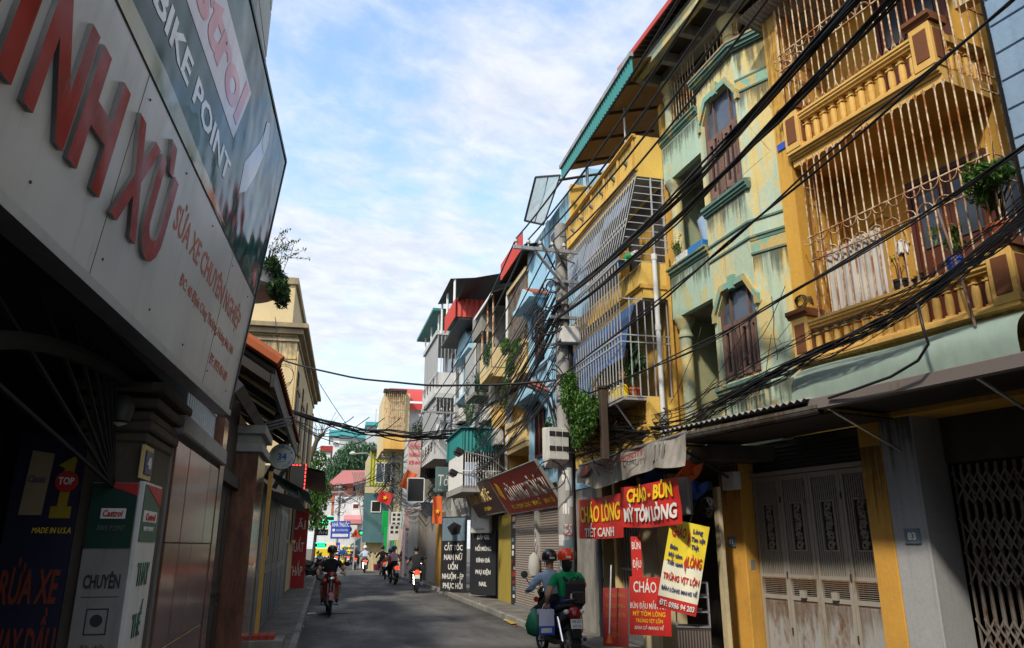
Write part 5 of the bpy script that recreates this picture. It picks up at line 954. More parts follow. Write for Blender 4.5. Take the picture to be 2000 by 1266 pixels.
corrug(b.x-a.x,a.z-m_.z,.22,.03).to(ho,'cladding',OLIVE,M=TR(a.x,0,m_.z,0,R(90))); MB().box(a.x,b.x+2,.04,8,0,a.z).to(ho,'wall',BEIGE); MB().box(a.x-.3,b.x-.4,-.5,.03,lo.z,m_.z-.1).to(ho,'lower_wall',TEALW); MB().box(a.x-.3,b.x-.4,-.51,-.49,m_.z-.6,m_.z-.15).to(ho,'cream_band',CREAM)
win(ho,736,905,764,942,58,GLASSB); o=win(ho,727,980,742,999,57.4,DARK,WHITEM,-.56)
MB().box(a.x,b.x,-.3,.05,a.z,a.z+.15).to(ho,'roof_edge',DARKM)
sp=atY(768,850,57); t,x0,x1,zt=facade('house','yellow parapet house behind the olive sheet house',745,790,852,60.5,5,Y_TRIM)
hp=thing('house','pale narrow house wall behind the long pink vertical banner','house',Matrix.Translation((0,47,0)))
a=atY(800,850,38.5); 
hk=thing('balcony','balcony closed by a tall black grille above the flag','balcony',Matrix.Translation((0,36.4,0))); a=atY(822,852,36.4); b=atY(886,935,36.4); MB().box(a.x,b.x,0,.1,b.z-1.0,b.z).to(hk,'parapet',CONCD); MB().box(a.x,b.x,.9,1,b.z,a.z).to(hk,'room_opening',DARK); bars(hk,822,852,886,935,36.4,20,BLACKM,-.02,.017,4); rep(hk,'grille_ring',arc(.12,0,6.28,12,.012).mesh('grille_ring',BLACKM),[(a.x+.2+.33*i,-.03,b.z+.85) for i in range(6)]); MB().box(a.x+1.0,a.x+1.25,-.0,.08,b.z,a.z-.6).to(hk,'white_post',WHITEM)
MB().box(atY(802,850,47).x,6.5,0,4,0,atY(802,850,47).z).to(hp,'wall',FADED)
p=atY(809,895,36.2); t=thing('vertical_banner','tall faded pink and white banner hung along the street','banner',Matrix.Translation(p)@FACE); MB().grid(lambda u,v:((u-.5)*.62,(v-.5)*1.9,.03*math.sin(v*6)),3,12).to(t,'cloth',PINKW,smooth=2)
for s,y in (('TRUNG',.5),('NÂNG',.1),('KÍNH',-.3)): text(t,s,.18,PINKT,T2(0,y,.035),w=.5,bold=.03)
for i,(px,py,Y,w_,h_,lab) in enumerate(((854,996,28.5,.36,1.0,'large red flag with yellow star on the near wall pole'),(797,938,34,.5,.8,'orange red flag drooping by the pink banner'),(752,972,48,.85,.7,'small red flag with yellow star before the teal wall'))):
    t=thing('flag',lab,'flag',Matrix.Translation(atY(px,py,Y))@FACE@Matrix.Rotation(R((0,-25,-20)[i]),4,'Z')); MB().grid(lambda u,v:((u-.5)*w_,(v-.5)*h_,.05*math.sin(u*7+v*2)),10,8).to(t,'cloth',(C_ORG,C_ORG,REDB)[i],smooth=2)
    q=[]; 
    for k in range(10): rr_=.10*w_/.36*(1 if k%2==0 else .4)*(.7 if i else 1); q.append((rr_*math.sin(k*.6283),rr_*math.cos(k*.6283)-(.05 if i==0 else 0)))
    MB().ext(q,'z',.052,.06).to(t,'star',YELT); MB().tube([(-w_/2,h_/2+.05,0),(w_/2+.4,-h_*.2,-.1)] if i else [(w_/2,h_/2,0),(w_/2+.45,-h_/2,0)],.012,5).to(t,'staff',STEEL)
p=atY(812,957,33); t=thing('projecting_sign','black square sign in white frame over the street','sign',Matrix.Translation(p)@FACE); MB().box(-.36,.36,-.5,.5,-.06,0).to(t,'panel',BLKS); 
for q in ((-.38,-.34,-.5,.5),(.34,.38,-.5,.5),(-.34,.34,-.52,-.48),(-.34,.34,.48,.52)): MB().box(*q,-.02,.012).to(t,'frame',WHITEM)
# pink shop, meter cabinets and other far wall pieces
pk=thing('pink_shop','small pink shop front with matching fascia','shop',Matrix.Translation((0,45.5,0))); a=atY(791,992,45.5); b=atY(815,1032,45.5); MB().box(a.x,b.x+.3,0,.2,b.z,a.z).to(pk,'fascia',PINKW); MB().box(a.x+.1,b.x+.6,.25,3,0,b.z).to(pk,'wall',PINKW); text(pk,'Spa Thảo',.4,GREYS,Matrix.Translation(((a.x+b.x)/2+.15,0,b.z+.75))@FACE,w=1.1,shear=.2)
q=MB().box(a.x+.1,a.x+.75,.1,.2,.2,b.z-.1).to(pk,'pillar_sign',WHITEP)
for i in range(5): text(pk,('MỸ','PHẨM','LÀM','ĐẸP','SPA')[i],.22,PINKT,Matrix.Translation((a.x+.42,.1,2.3-.45*i))@FACE,w=.42)
gw=thing('house','grey rendered ground floor with rolling door between pink shop and orange pillar','house',Matrix.Translation((0,40.5,0))); MB().box(atY(818,1000,40.5).x,5.8,0,4.8,0,3.6).to(gw,'wall',GREYW); MB().box(atY(845,1000,38).x,5.7,-5,-.01,0,3.3).to(gw,'shutter_wall',SHUT); MB().box(atY(868,1000,33).x-.02,5.4,-6.4,-5.2,0,2.9).to(gw,'pillar',Y_DOOR)
o=MB().grid(lambda u,v:(atY(822,960,38).x+1.7*u,-2.4-.9*v,3.95-.7*v-.1*math.sin(u*5)),8,4).to(gw,'awning',DARKM)
for i,(px,py,Y,w_,h_,n) in enumerate(((774,1015,50,.62,.95,6),(770,1040,49,.62,1.0,4))):
    p=atY(px,py,Y); t=thing('meter_cabinet',('upper','lower')[i]+' white electricity meter cabinet on the far right wall','cabinet',Matrix.Translation(p)@FACE); MB().box(-w_/2,w_/2,-h_/2,h_/2,-.25,0).to(t,'case',WHITEP,bev=.02); rep(t,'meter_window',MB().box(-.09,.09,-.08,.08,0,.01).mesh('meter_window',DARKM),[(-.15+.3*(k%2),.3-.28*(k//2),0) for k in range(n)])
for px,py,Y,w_,h_,m_,lab in ((757,1021,55,.75,1.6,GREENL,'upper bright green sign box on the far right wall'),(760,1052,54,.7,1.5,GREENL,'lower bright green shop board near the pavement'),(743,1058,60,.7,2.4,BLUEP,'tall blue shop board by the far crossing'),(744,1020,61,.5,1.6,WHITEP,'white upright board above the blue board'),(724,1050,66,.5,1.5,C_ORG,'orange vertical sign by the far pole'),(752,1066,58,.55,1.0,WHITEP,'white board with red marks at street level')):
    t=thing('shop_board',lab,'sign',Matrix.Translation(atY(px,py,Y))@FACE@Matrix.Rotation(R(rnd.uniform(-2,2)),4,'Z')); MB().box(-w_/2,w_/2,-h_/2,h_/2,-.15,0).to(t,'panel',m_,bev=.02); MB().box(-w_/2+.05,w_/2-.05,-h_/2+.05,h_/2-.05,.001,.01).to(t,'face',m_)
# end of the street
t,x0,x1,zt=facade('house','white house with pale red awning closing the street end',655,735,968,82,8,WHITEW); win(t,690,985,700,993,82,WOODR,WHITEM); win(t,710,1000,722,1020,82,CREAMT,WHITEM)
a=atY(672,1006,82); b=atY(716,1006,82); MB().ext([(-1.6,a.z-.5),(0,a.z),(0,a.z-.6),(-1.6,a.z-.9)],'x',a.x,b.x).to(t,'awning',PINKS)
hr=thing('house','orange red house with hipped red roof above the street end','house',Matrix.Translation((0,92,0))); a=atY(651,945,92); b=atY(728,945,92); q=atY(670,920,92); lo=atY(651,970,92)
MB().box(a.x,b.x,0,10,lo.z-3,a.z).to(hr,'wall',REDW); MB().ext([(a.x-.9,a.z-.3),(b.x+.2,a.z+.2),(b.x+.2,q.z+.1),(q.x,q.z)],'y',-.8,9).to(hr,'roof',PINKS); win(hr,665,950,678,957,92,DARK,REDW); win(hr,690,950,702,960,92,DARK,REDW); MB().tube([(atY(664,950,92).x,-.3,lo.z-2),(atY(664,950,92).x,-.3,a.z)],.1,6).to(hr,'post',WHITEM)
MB().box(a.x-.3,b.x,-.3,-.02,lo.z-.6,lo.z).to(hr,'balcony_band',REDW)
hg2=thing('house','distant pale grey building with aqua sheet roof','house',Matrix.Translation((0,135,0))); a=atY(646,850,135); b=atY(720,850,135); a2=atY(664,845,135); MB().box(a2.x,b.x,.0,14,0,a.z).to(hg2,'wall',FADED); MB().box(a.x,a2.x-.01,.5,13,0,a.z-.3).to(hg2,'stair_tower',WHITEW); win(hg2,651,855,662,865,135,GLASSB,WHITEM,.47); MB().box(a.x-.3,a2.x+.2,-.6,12,a.z-.2,a.z+.9).to(hg2,'tower_roof',AQUAS); MB().ext([(a2.x-.2,a.z+.1),(b.x,a.z-.6),(b.x,a.z+.3),(a2.x+.3,a.z+1.3)],'y',-.8,13).to(hg2,'roof',AQUAS)
t,x0,x1,zt=facade('house','distant grey block with small aqua roof hut',718,745,842,128,12,FADED); MB().box(x0-.4,x1-.6,-.6,4,zt+.9,zt+1.5).to(t,'hut_roof',AQUAS); MB().box(x0,x1-.9,.2,4,zt,zt+.9).to(t,'hut_wall',FADED); MB().tube([(x1-1,1,zt),(x1-1,1,zt+4)],.05,4).to(t,'antenna',STEEL)
t,x0,x1,zt=facade('house','distant house with red roof left of the grey building',629,646,880,120,8,WHITEW); MB().box(x0-.3,x1+.3,-.4,8,zt-.1,zt+.7).to(t,'roof',MAROON)
HD_=hd
# ================================================================ left side: repair shop 40
hl=thing('repair_shop','dark open fronted repair shop behind the big leaning sign','shop',Matrix.Translation((0,0,0)))
MB().box(-6,-1.45,-6,7.0,3.25,9.6).to(hl,'upper_wall',GREYW); MB().box(-6,-5,-6,7.2,0,3.3).to(hl,'back_wall',SHADEBLK); MB().box(-5,-1.32,-6,7.19,3.02,3.2).to(hl,'ceiling',SHADEBLK); MB().box(-5,-1.76,6.2,6.85,.0,3.0).to(hl,'side_wall',SHADEBLK); MB().box(-6,-1.5,-6.2,-6,0,3.2).to(hl,'near_wall',SHADEBLK)
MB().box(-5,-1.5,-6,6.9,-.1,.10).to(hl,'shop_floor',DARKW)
rep(hl,'cladding_panel',MB().box(0,.42,-.5,.5,.01,.60).mesh('cladding_panel',FADED,bev=.01),[(-1.44,7.12,5.2+.62*i) for i in range(7)])
# fluted pier with capital and a half arch of ironwork at the street
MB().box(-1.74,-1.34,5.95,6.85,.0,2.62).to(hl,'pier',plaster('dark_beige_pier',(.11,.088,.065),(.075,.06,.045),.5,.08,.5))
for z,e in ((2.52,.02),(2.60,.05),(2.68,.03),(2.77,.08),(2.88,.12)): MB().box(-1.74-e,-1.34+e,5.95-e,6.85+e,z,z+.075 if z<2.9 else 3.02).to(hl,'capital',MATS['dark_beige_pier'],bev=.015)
MB().tube([(-1.5,6.1-3.2*math.sin(a),2.2+.75*math.cos(a)) for a in [i*.13 for i in range(13)]],.05,6).to(hl,'arch',SHADEBLK)
rep(hl,'arch_ray',MB().box(-.01,.01,-.01,.01,0,2.9).mesh('arch_ray',SHADEBLK),[Matrix.Translation((-1.5,5.9,2.2))@Matrix.Rotation(R(90-8*i),4,'X') for i in range(1,9)])
t=thing('security_lamp','round dark lamp fixed under the shop ceiling by the pier','lamp',Matrix.Translation(atY(237,795,5.7))); MB().lathe([(.02,-.12),(.07,-.1),(.09,0),(.05,.08)],12).to(t,'shade',DARKM,smooth=True); MB().lathe([(.055,-.115),(.01,-.135)],10).to(t,'bulb',WHITEP)
# the big sign
eX=Vector((.055,.9985,0)).normalized(); nO=Vector((eX.y,-eX.x,0)); tl=R(6.3); eY=(Vector((0,0,1))*math.cos(tl)+nO*math.sin(tl)).normalized(); eZ=eX.cross(eY)
O=Vector((-.95,7.17,2.99))
MS=Matrix(((eX.x,eY.x,eZ.x,O.x),(eX.y,eY.y,eZ.y,O.y),(eX.z,eY.z,eZ.z,O.z),(0,0,0,1)))
def onM(M,px,py,dz=0):
    r=Vector(ray(px,py)); o=M.translation+M.to_3x3().col[2]*dz; n=M.to_3x3().col[2]; c=Vector((0,0,CH)); k=(o-c).dot(n)/r.dot(n); q=M.inverted()@(c+r*k); return q.x,q.y
sg=thing('shop_sign','huge leaning sign with raised red letters on silver below a glossy green panel','shop sign',MS)
NX=-11.5; HW=1.10; HG=2.58
MB().box(NX,0,0,HW,-.10,0).to(sg,'silver_panel',ALUW); MB().box(NX,0,HW+.012,HG,-.10,.004).to(sg,'green_panel',GLOSSG)
MB().box(NX,.02,-.05,-.002,-.12,.02).to(sg,'bottom_trim',STEEL); MB().box(.002,.03,-.05,HG+.02,-.12,.012).to(sg,'end_trim',BLACKM); MB().box(NX,.0,HG+.001,HG+.03,-.11,.012).to(sg,'top_trim',BLACKM)
MB().box(NX,.0,HW,HW+.012,-.09,.002).to(sg,'seam',DARKM)
rep(sg,'panel_seam',MB().box(-.0025,.0025,.01,HW-.005,.0,.0012).mesh('panel_seam',DARKM),[(-2.44*i-1.15,0,0) for i in range(5)])
rep(sg,'rivet',MB().lathe([(.008,0),(.006,.005)],8).mesh('rivet',DARKM),[(-.8*i-.3,HW-.09,.0) for i in range(10)]+[(-.8*i-.3,.12,.0) for i in range(10)])
def sp_(px,py): return onM(MS,px,py)
# raised letters: (letter, lower left corner, lower right ...) measured on the panel
def raised(s,px0,px1,h,y,mat=GLOSSR,d=.075,bold=.05):
    x0=sp_(*px0)[0]; x1=sp_(*px1)[0]; o=text(sg,s,h,mat,T2((x0+x1)/2,y,0),w=abs(x1-x0),d=d,bold=bold,name='raised_letter'); return o
def two_tone(o):
    me=o.data; me.materials.append(LETSIDE)
    for p in me.polygons:
        if abs(p.normal.z)<.5: p.material_index=1
for s,x0,x1 in (('M',-5.35,-4.84),('I',-4.75,-4.64),('N',-4.55,-4.19),('H',-4.14,-3.77),('X',-3.62,-3.22),('Ù',-3.20,-2.84)):
    o=text(sg,s,.53,GLOSSR,T2((x0+x1)/2,.345,0),w=x1-x0,d=.020,bold=.05,name='raised_letter'); two_tone(o)
ORG=paint('letter_orange_red',(.42,.07,.03),.4,dirt=.15)
text(sg,'SỬA XE CHUYÊN NGHIỆP',.165,ORG,d=.001,M=T2(-1.53,.655,0),w=2.32,bold=.02); text(sg,'ĐC: 40 Định Công Thượng, Hoàng Mai, HN',.078,ORG,d=.001,M=T2(-1.34,.425,0),w=1.92,bold=.02); text(sg,'ĐT: 0975 054 609',.085,ORG,d=.001,M=T2(-.75,.185,0),w=.72,bold=.02)
text(sg,'BIKE POINT',.165,SILVT,T2(-2.83,1.38,.004),w=1.95,d=.002,bold=.035)
MB().ext([(-7,1.70),(-1.96,1.70),(-1.79,2.20),(-6.9,2.20)],'z',.0045,.0065).to(sg,'pale_print',PALET); text(sg,'Castrol',.36,PINKT,T2(-3.02,1.82,.007),w=2.30,d=.001,bold=.05,shear=.18)
MB().ext([(-4.2,1.11),(-2.2,1.11),(-1.55,1.14),(-2.2,1.2),(-3.4,1.24),(-4.4,1.2)],'z',.0045,.006).to(sg,'ochre_print',gloss('ochre_print',(.22,.18,.02),.09,.6,(.12,.12,.02),.06))
MB().ext([(-1.45,1.5),(-1.25,1.62),(-1.05,1.9),(-.9,2.25),(-1.05,2.4),(-1.2,2.1),(-1.5,1.75)],'z',.0045,.006).to(sg,'rider_print',gloss('rider_print',(.25,.27,.34),.07,.6,(.05,.05,.09),.06)); MB().ext([(-1.12,2.15),(-.98,2.12),(-.9,2.3),(-1.0,2.42),(-1.12,2.36)],'z',.0062,.0075).to(sg,'helmet_print',MATS['ochre_print'])
nb_=thing('house','unseen plain shophouse row added behind the camera on the left','house'); MB().box(-9,-1.5,-26,-6.21,0,9.4).to(nb_,'wall',GREYW)  # unseen block, added to cut sky light on the left boards
nb_=thing('house','unseen plain shophouse row added behind the camera on the right','house'); MB().box(7.2,14,-26,1.4,0,10.5).to(nb_,'wall',PALEB)  # second unseen block, also added to hold back sky light
MB().box(-2.6,-1.42,1.6,3.0,.0,3.02).to(hl,'blocker_pier',MATS['dark_beige_pier'])  # out-of-view pier added to block light from behind onto the boards
# posters and boards on the pier and beside it, facing down the street to the camera
def fboard(name,label,X0,X1,z0,z1,Y,mat,cat='poster'):
    t=thing(name,label,cat,Matrix.Translation(((X0+X1)/2,Y,z0))@FACE); MB().box(-(X1-X0)/2,(X1-X0)/2,0,z1-z0,-.03,0).to(t,'board',mat); return t
t=fboard('poster','dark navy oil and washing poster inside the shop',-2.14,-1.71,.3,2.56,5.9,paint('poster_navy',(.008,.009,.03),.5,dirt=.2)); W_=.43
MB().ext([(-.14,1.70),(.0,1.70),(.02,2.12),(-.12,2.14)],'z',.001,.01).to(t,'can_print',paint('dull_cream_print',(.25,.20,.11),.5)); text(t,'Classic',.05,NAVY,T2(-.06,1.92,.011),w=.11,shear=.2); MB().ext([(.05,1.68),(.18,1.68),(.18,1.76),(.15,1.76),(.17,2.12),(.06,2.04),(.10,2.02),(.09,1.76),(.05,1.76)],'z',.001,.008).to(t,'figure_print',paint('dull_gold_print',(.30,.20,.01),.5)); MB().lathe([(.075,0),(.07,.004)],16).to(t,'round_print',RED,M=T2(.125,1.93,.009)); text(t,'TOP',.05,WHT,T2(.125,1.91,.014),w=.10,bold=.03); text(t,'MADE IN U.S.A',.04,YELT,T2(.08,1.58,.001),w=.24,shear=.2)
text(t,'RỬA XE',.22,paint('dull_orange_red',(.17,.03,.012),.5),T2(0,1.13,.002),w=.36,bold=.03,shear=.1); text(t,'THAY DẦU',.22,MATS['dull_orange_red'],T2(0,.76,.002),w=.42,bold=.03,shear=.1)
t=fboard('poster','dim oil shop board with dark green head on the pier face',-1.63,-1.33,.1,2.23,5.9,SHADEW); MB().box(-.149,.149,1.68,2.12,.001,.006).to(t,'green_print',paint('dark_green_print',(.0,.03,.02),.5)); MB().ext([(-.1,2.125),(.149,2.125),(.149,2.04)],'z',.007,.010).to(t,'red_print',RED); MB().box(-.07,.09,1.88,1.95,.007,.01).to(t,'logo_strip',WHT); text(t,'Castrol',.045,RED,T2(.01,1.895,.011),w=.13,bold=.03,shear=.2); text(t,'BIKE POINT',.035,GREYS,T2(.01,1.80,.007),w=.18,shear=.2)
text(t,'CHUYÊN',.09,BLKS,T2(0,1.42,.001),w=.23,bold=.03); text(t,'Sửa chữa',.04,BLKS,T2(0,1.02,.001),w=.15,shear=.2); text(t,'bảo dưỡng',.04,BLKS,T2(0,.94,.001),w=.17,shear=.2); text(t,'Thay dầu',.04,BLKS,T2(0,.55,.001),w=.15,shear=.2)
for z in (1.36,.88): MB().box(-.12,.12,z,z+.004,.001,.003).to(t,'rule_print',BLKS)
for z in (1.12,.66):
    for q in ((-.07,.07,z,z+.008),(-.07,.07,z+.16,z+.168),(-.07,-.062,z+.008,z+.16),(.062,.07,z+.008,z+.16)): MB().box(*q,.001,.003).to(t,'icon_frame',BLKS)
    MB().lathe([(.04,0),(.038,.002)],12).to(t,'icon_print',BLKS,M=T2(0,z+.09,.001))
a=atX(284,940,-1.30); b=atX(318,946,-1.30); MSt=Matrix(((0,0,1,-1.30),(1,0,0,(a.y+b.y)/2),(0,1,0,.1),(0,0,0,1)))     # board in the facade plane of the left side
t=thing('sign_board','white street board with green head and stacked green words on the pier','sign board',MSt); w=b.y-a.y; h=a.z-.1; MB().box(-w/2,w/2,0,h,-.04,0).to(t,'board',WHITEP,bev=.004)
MB().box(-w/2+.02,w/2-.02,h-.42,h-.02,.001,.005).to(t,'green_print',GREENP); MB().ext([(-w/2+.03,h-.02),(w/2-.02,h-.02),(w/2-.02,h-.16)],'z',.005,.008).to(t,'red_print',RED); MB().box(-w/2+.06,w/2-.1,h-.28,h-.2,.006,.008).to(t,'logo_strip',WHT); text(t,'Castrol',.05,RED,T2(-.02,h-.265,.009),w=w*.52,bold=.03,shear=.2); text(t,'BIKE POINT',.035,WHT,T2(-.02,h-.345,.006),w=w*.55)
for s,y in (('THAY',h-.72),('THẾ',h-1.07),('PHỤ',h-1.42),('TÙNG',h-1.77)): text(t,s,.16,GREENP,T2(0,y,.001),w=w*(.62 if len(s)>3 else .45),bold=.03)
p=atX(297,905,-1.30); t=thing('house_number_plate','small navy plate reading 40 above the white street board','number plate',Matrix(((0,0,1,-1.33),(1,0,0,p.y),(0,1,0,p.z),(0,0,0,1)))); MB().box(-.11,.11,-.085,.085,0,.012).to(t,'plate',PLATEN,bev=.003); text(t,'40',.09,WHT,T2(0,-.045,.012),w=.11,bold=.02)
MB().box(-.15,.15,-.12,.12,-.02,0).to(t,'backing',CREAMT)
# ================================================================ granite wall and gate
gw2=thing('gate_house','brown granite wall and black metal gate under a clay tiled roof','gate house',Matrix.Identity(4))
MB().box(-1.62,-1.33,6.87,9.62,.1,2.72).to(gw2,'wall',GREYD)
tl_=MB().box(0,.022,.004,.651,.004,.855).mesh('granite_tile',GRAN,bev=.003)
rep(gw2,'granite_tile',tl_,[Matrix.Translation((-1.33+rnd.uniform(-.002,.002),6.95+.66*i,.1+.86*j)) for i in range(4) for j in range(3)])
MB().box(-1.70,-1.24,6.86,9.66,2.72,2.90).to(gw2,'coping',CONC,bev=.015)
rep(gw2,'fence_bar',MB().box(-.008,.008,-.03,.03,0,.9).mesh('fence_bar',FADED),[(-1.42,7.0+.13*i,2.9) for i in range(21)]); MB().box(-1.44,-1.40,6.9,9.6,3.3,3.34).to(gw2,'fence_rail',FADED)
MB().box(-1.64,-1.30,9.62,9.98,.1,3.3).to(gw2,'pier',GRAN)
for i in range(2):
    y0=10.0+1.14*i; lf=MB().box(-1.52,-1.47,y0,y0+1.12,.12,2.62).to(gw2,'gate_leaf',BLACKM)
    for z0,z1 in ((.2,1.0),(1.32,2.5)):
        for j in range(2): MB().box(-1.47,-1.455,y0+.1+.5*j,y0+.52+.5*j,z0,z1).to(lf,'gate_panel',DARKM,bev=.01)
    rep(lf,'gate_rosette',MB().lathe([(.06,0),(.03,.02)],8).mesh('gate_rosette',DARKM),[Matrix.Translation((-1.47,y0+.2+.24*j,1.16))@Matrix.Rotation(R(90),4,'Y') for j in range(4)])
MB().box(-1.6,-1.36,9.98,12.35,2.62,2.78).to(gw2,'lintel',DARKW); rep(gw2,'plank',MB().box(-1.5,-1.46,.004,.145,2.78,3.9).mesh('plank',WOODD),[(0,9.98+.15*i,0) for i in range(16)])
MB().box(-1.75,-1.12,12.36,13.7,.1,3.2).to(gw2,'pier',GRAN)
for z,e in ((3.2,.06),(3.34,.0),(3.48,.08)): MB().box(-1.75-e,-1.12+e,12.36-e,13.7+e,z,z+.14).to(gw2,'capital',CONC,bev=.01)
MB().box(-1.11,-1.05,14.5,14.72,.1,3.1).to(gw2,'strip_post',Y_TRIM)
rep(gw2,'spike',MB().tube([(0,0,0),(.45,-.1,.12)],.007,4).mesh('spike',STEEL),[(-1.15,12.6+.11*i,3.66+.03*(i%3)) for i in range(9)])
# clay tiled roof: eave along the street, verge with ridge caps at the near end
E0,E1=11.3,20.5; XO,ZO,XI,ZI=-.90,4.34,-2.7,5.45; L_=math.hypot(XO-XI,ZI-ZO); an=math.atan2(ZI-ZO,XO-XI)
MB().ext([(XO,ZO-.03),(XI,ZI-.03),(XI,ZI-.09),(XO,ZO-.09)],'y',E0,E1).to(gw2,'roof_deck',DARKM)
cols=int((E1-E0)/.24); pan=MB().grid(lambda u,v:(-.33*u,.24*v,.055*math.sin(v*math.pi)+.02*(1-u)),1,6).mesh('roof_tile',TILER,smooth=2)
Ms=[]
for j in range(7):
    for i in range(cols): Ms.append(Matrix.Translation((XO+.03-(.29*j)*math.cos(an),E0+.24*i,ZO+.0+(.29*j)*math.sin(an)))@Matrix.Rotation(an,4,'Y'))
rep(gw2,'roof_tile',pan,Ms[:296])
cap=MB().ext([(.16*math.cos(a),.16*math.sin(a)*.8) for a in [R(-20+44*k) for k in range(6)]],'x',0,.62).mesh('ridge_cap',TERRA); rep(gw2,'ridge_cap',cap,[Matrix.Translation((XO+.05-.6*j*math.cos(an),E0-.05,ZO+.05+.6*j*math.sin(an)))@Matrix.Rotation(an,4,'Y')@Matrix.Rotation(math.pi,4,'Z') for j in range(3)])
MB().box(XO-.06,XO+.0,E0,E1,ZO-.30,ZO-.1).to(gw2,'fascia',DARKM)
rep(gw2,'rafter',MB().ext([(XO-.07,ZO-.1),(XI,ZI-.1),(XI,ZI-.28),(XO-.07,ZO-.24)],'y',0,.1).mesh('rafter',DARKM),[(0,y,0) for y in (E0,13.8,16.2,18.6,20.4)])
MB().tube([(-1.25,9.8,3.75),(-1.2,14.2,3.72)],.10,4).to(gw2,'beam',GREYD); rep(gw2,'bracket',MB().tube([(-1.4,0,3.2),(-.98,0,4.1)],.06,4).mesh('bracket',DARKM),[(0,y,0) for y in (14.0,17.5,20.3)]); MB().box(-1.5,-1.0,17.4,17.52,3.55,3.66).to(gw2,'tie_beam',DARKM)
MB().box(-3.2,-1.75,9.8,20.5,.0,4.2).to(gw2,'house_wall',CREAM); MB().box(-7,-3.21,9.8,20.4,.0,8.2).to(gw2,'unseen_shade_wall',GREYW)  # the tall wall behind is unseen, added to keep sun off the road
# ================================================================ low shops beyond the gate
ls_=thing('steel_fronted_shop','low shop with grey blue metal doors past the gate','shop',Matrix.Identity(4))
MB().box(-1.9,-1.26,14.75,25.6,.0,3.0).to(ls_,'wall',GREYD)
dm=paint('blue_grey_door',(.16,.20,.23),.45,.2,dirt=.4)
for i in range(5):
    y0=15.0+2.08*i; lf=MB().box(-1.26,-1.22,y0,y0+2.0,.12,2.75).to(ls_,'door_leaf',dm)
    for z0,z1 in ((.25,1.25),(1.4,2.6)):
        for j in range(3): MB().box(-1.22,-1.205,y0+.1+.64*j,y0+.62+.64*j,z0,z1).to(lf,'door_panel',dm,bev=.008)
for i in range(16): MB().box(-1.219,-1.216,rnd.uniform(15.3,17),0,0,0) if 0 else MB().box(-1.204,-1.201,15.2+.13*i,15.2+.13*i+rnd.uniform(.06,.11),1.3+.4*rnd.random(),1.9+.4*rnd.random()).to(ls_,'pasted_bill',rnd.choice((WHT,PLATEB,GREYS)))
MB().grid(lambda u,v:(-1.25+.85*v,15.5+5.5*u,3.25-.45*v),6,2).to(ls_,'awning_sheet',TEALS); MB().grid(lambda u,v:(-1.25+.7*v,15.0+7*u,2.85-.2*v),6,2).to(ls_,'lower_awning',ZINC); MB().grid(lambda u,v:(-.6+.02*v,15.5+4*u,2.85-.2*v),6,2).to(ls_,'awning_flap',CLEAR)
t=thing('round_sign','round white room to let sign with blue 34 on a wall bracket','sign',Matrix.Translation(atY(551,892,17.2))@Matrix.Rotation(R(-4),4,'Z')@FACE); MB().lathe([(.275,-.05),(.275,.0)],28).to(t,'disc',WHITEP); MB().tube([(.277*math.cos(a),.277*math.sin(a),-.02) for a in [i*math.pi/16 for i in range(32)]],.014,5,closed=True).to(t,'rim',BLACKM)
BL2=paint('letter_blue',(.02,.14,.42),.5); text(t,'34',.15,BL2,T2(0,-.07,.0),w=.20,bold=.04); MB().box(-.1,.1,-.115,-.105,.0,.004).to(t,'underline',BL2)
S='CHO THUÊ NHÀ Ở'
for i,c in enumerate(S):
    if c!=' ': a=R(155-130*i/(len(S)-1)); text(t,c,.055,BL2,Matrix.Translation((.185*math.cos(a),.185*math.sin(a),0))@Matrix.Rotation(a-R(90),4,'Z'),w=.04)
for i,c in enumerate('THƯỢNG'): a=R(-80+11*i*1.25); text(t,c,.05,BL2,Matrix.Translation((.235*math.cos(a),.235*math.sin(a),0))@Matrix.Rotation(a+R(90),4,'Z'),w=.038)
MB().tube([(-.5,.0,-.03),(-.25,0,-.03)],.015,5).to(t,'bracket',DARKM)
a=atY(572,906,24); b=atY(592,974,24); t=thing('led_sign','dark sign box outlined with red led dashes','sign',Matrix.Translation(((a.x+b.x)/2,24,b.z))@FACE); w=b.x-a.x+.1; h=a.z-b.z; MB().box(-w/2,w/2,0,h,-.12,0).to(t,'case',BLACKM,bev=.01); rep(t,'led',MB().box(-.012,.012,0,.07,.001,.012).mesh('led',LEDR),[(w/2-.04,.05+.115*i,0) for i in range(int(h/.115))]); rep(t,'led',MB().box(0,.06,-.01,.01,.001,.012).mesh('led',LEDR),[(-w/2+.04+.1*i,h-.04,0) for i in range(int(w/.1)-1)])
l2=thing('lean_to_shop','dark lean-to with sheet roof sloping out over the left pavement','shop',Matrix.Identity(4))
MB().box(-3,-1.45,25.7,46,.0,4.3).to(l2,'wall',DARKW); a=atY(590,906,26.2); b=atY(645,946,33.5)
MB().grid(lambda u,v:(-1.5+1.32*v,26+8*u,4.45-.28*v-.12*u),8,3).to(l2,'roof_sheet',ZINC); MB().grid(lambda u,v:(-1.5+1.32*v,26+8*u,4.38-.28*v-.12*u),8,3).to(l2,'roof_lining',DARKM); MB().grid(lambda u,v:(-1.5+1.2*v,35+5*u,3.6-.6*v),4,2).to(l2,'far_awning',BRICKS)
rep(l2,'shutter',MB().box(-1.45,-1.40,0,2.3,.1,2.7).mesh('shutter',GREYD),[(0,26.0+2.6*i,0) for i in range(3)]); MB().box(-1.5,-1.2,38,44.5,.0,3.5).to(l2,'white_wall',WHITEW)
p=atY(581,1070,33.6); t=thing('banner','tall dark red bank loan banner with stacked pale words on the left','banner',Matrix.Translation(p)@FACE); MB().box(-.37,.37,-1.6,1.6,-.05,0).to(t,'cloth',RED); 
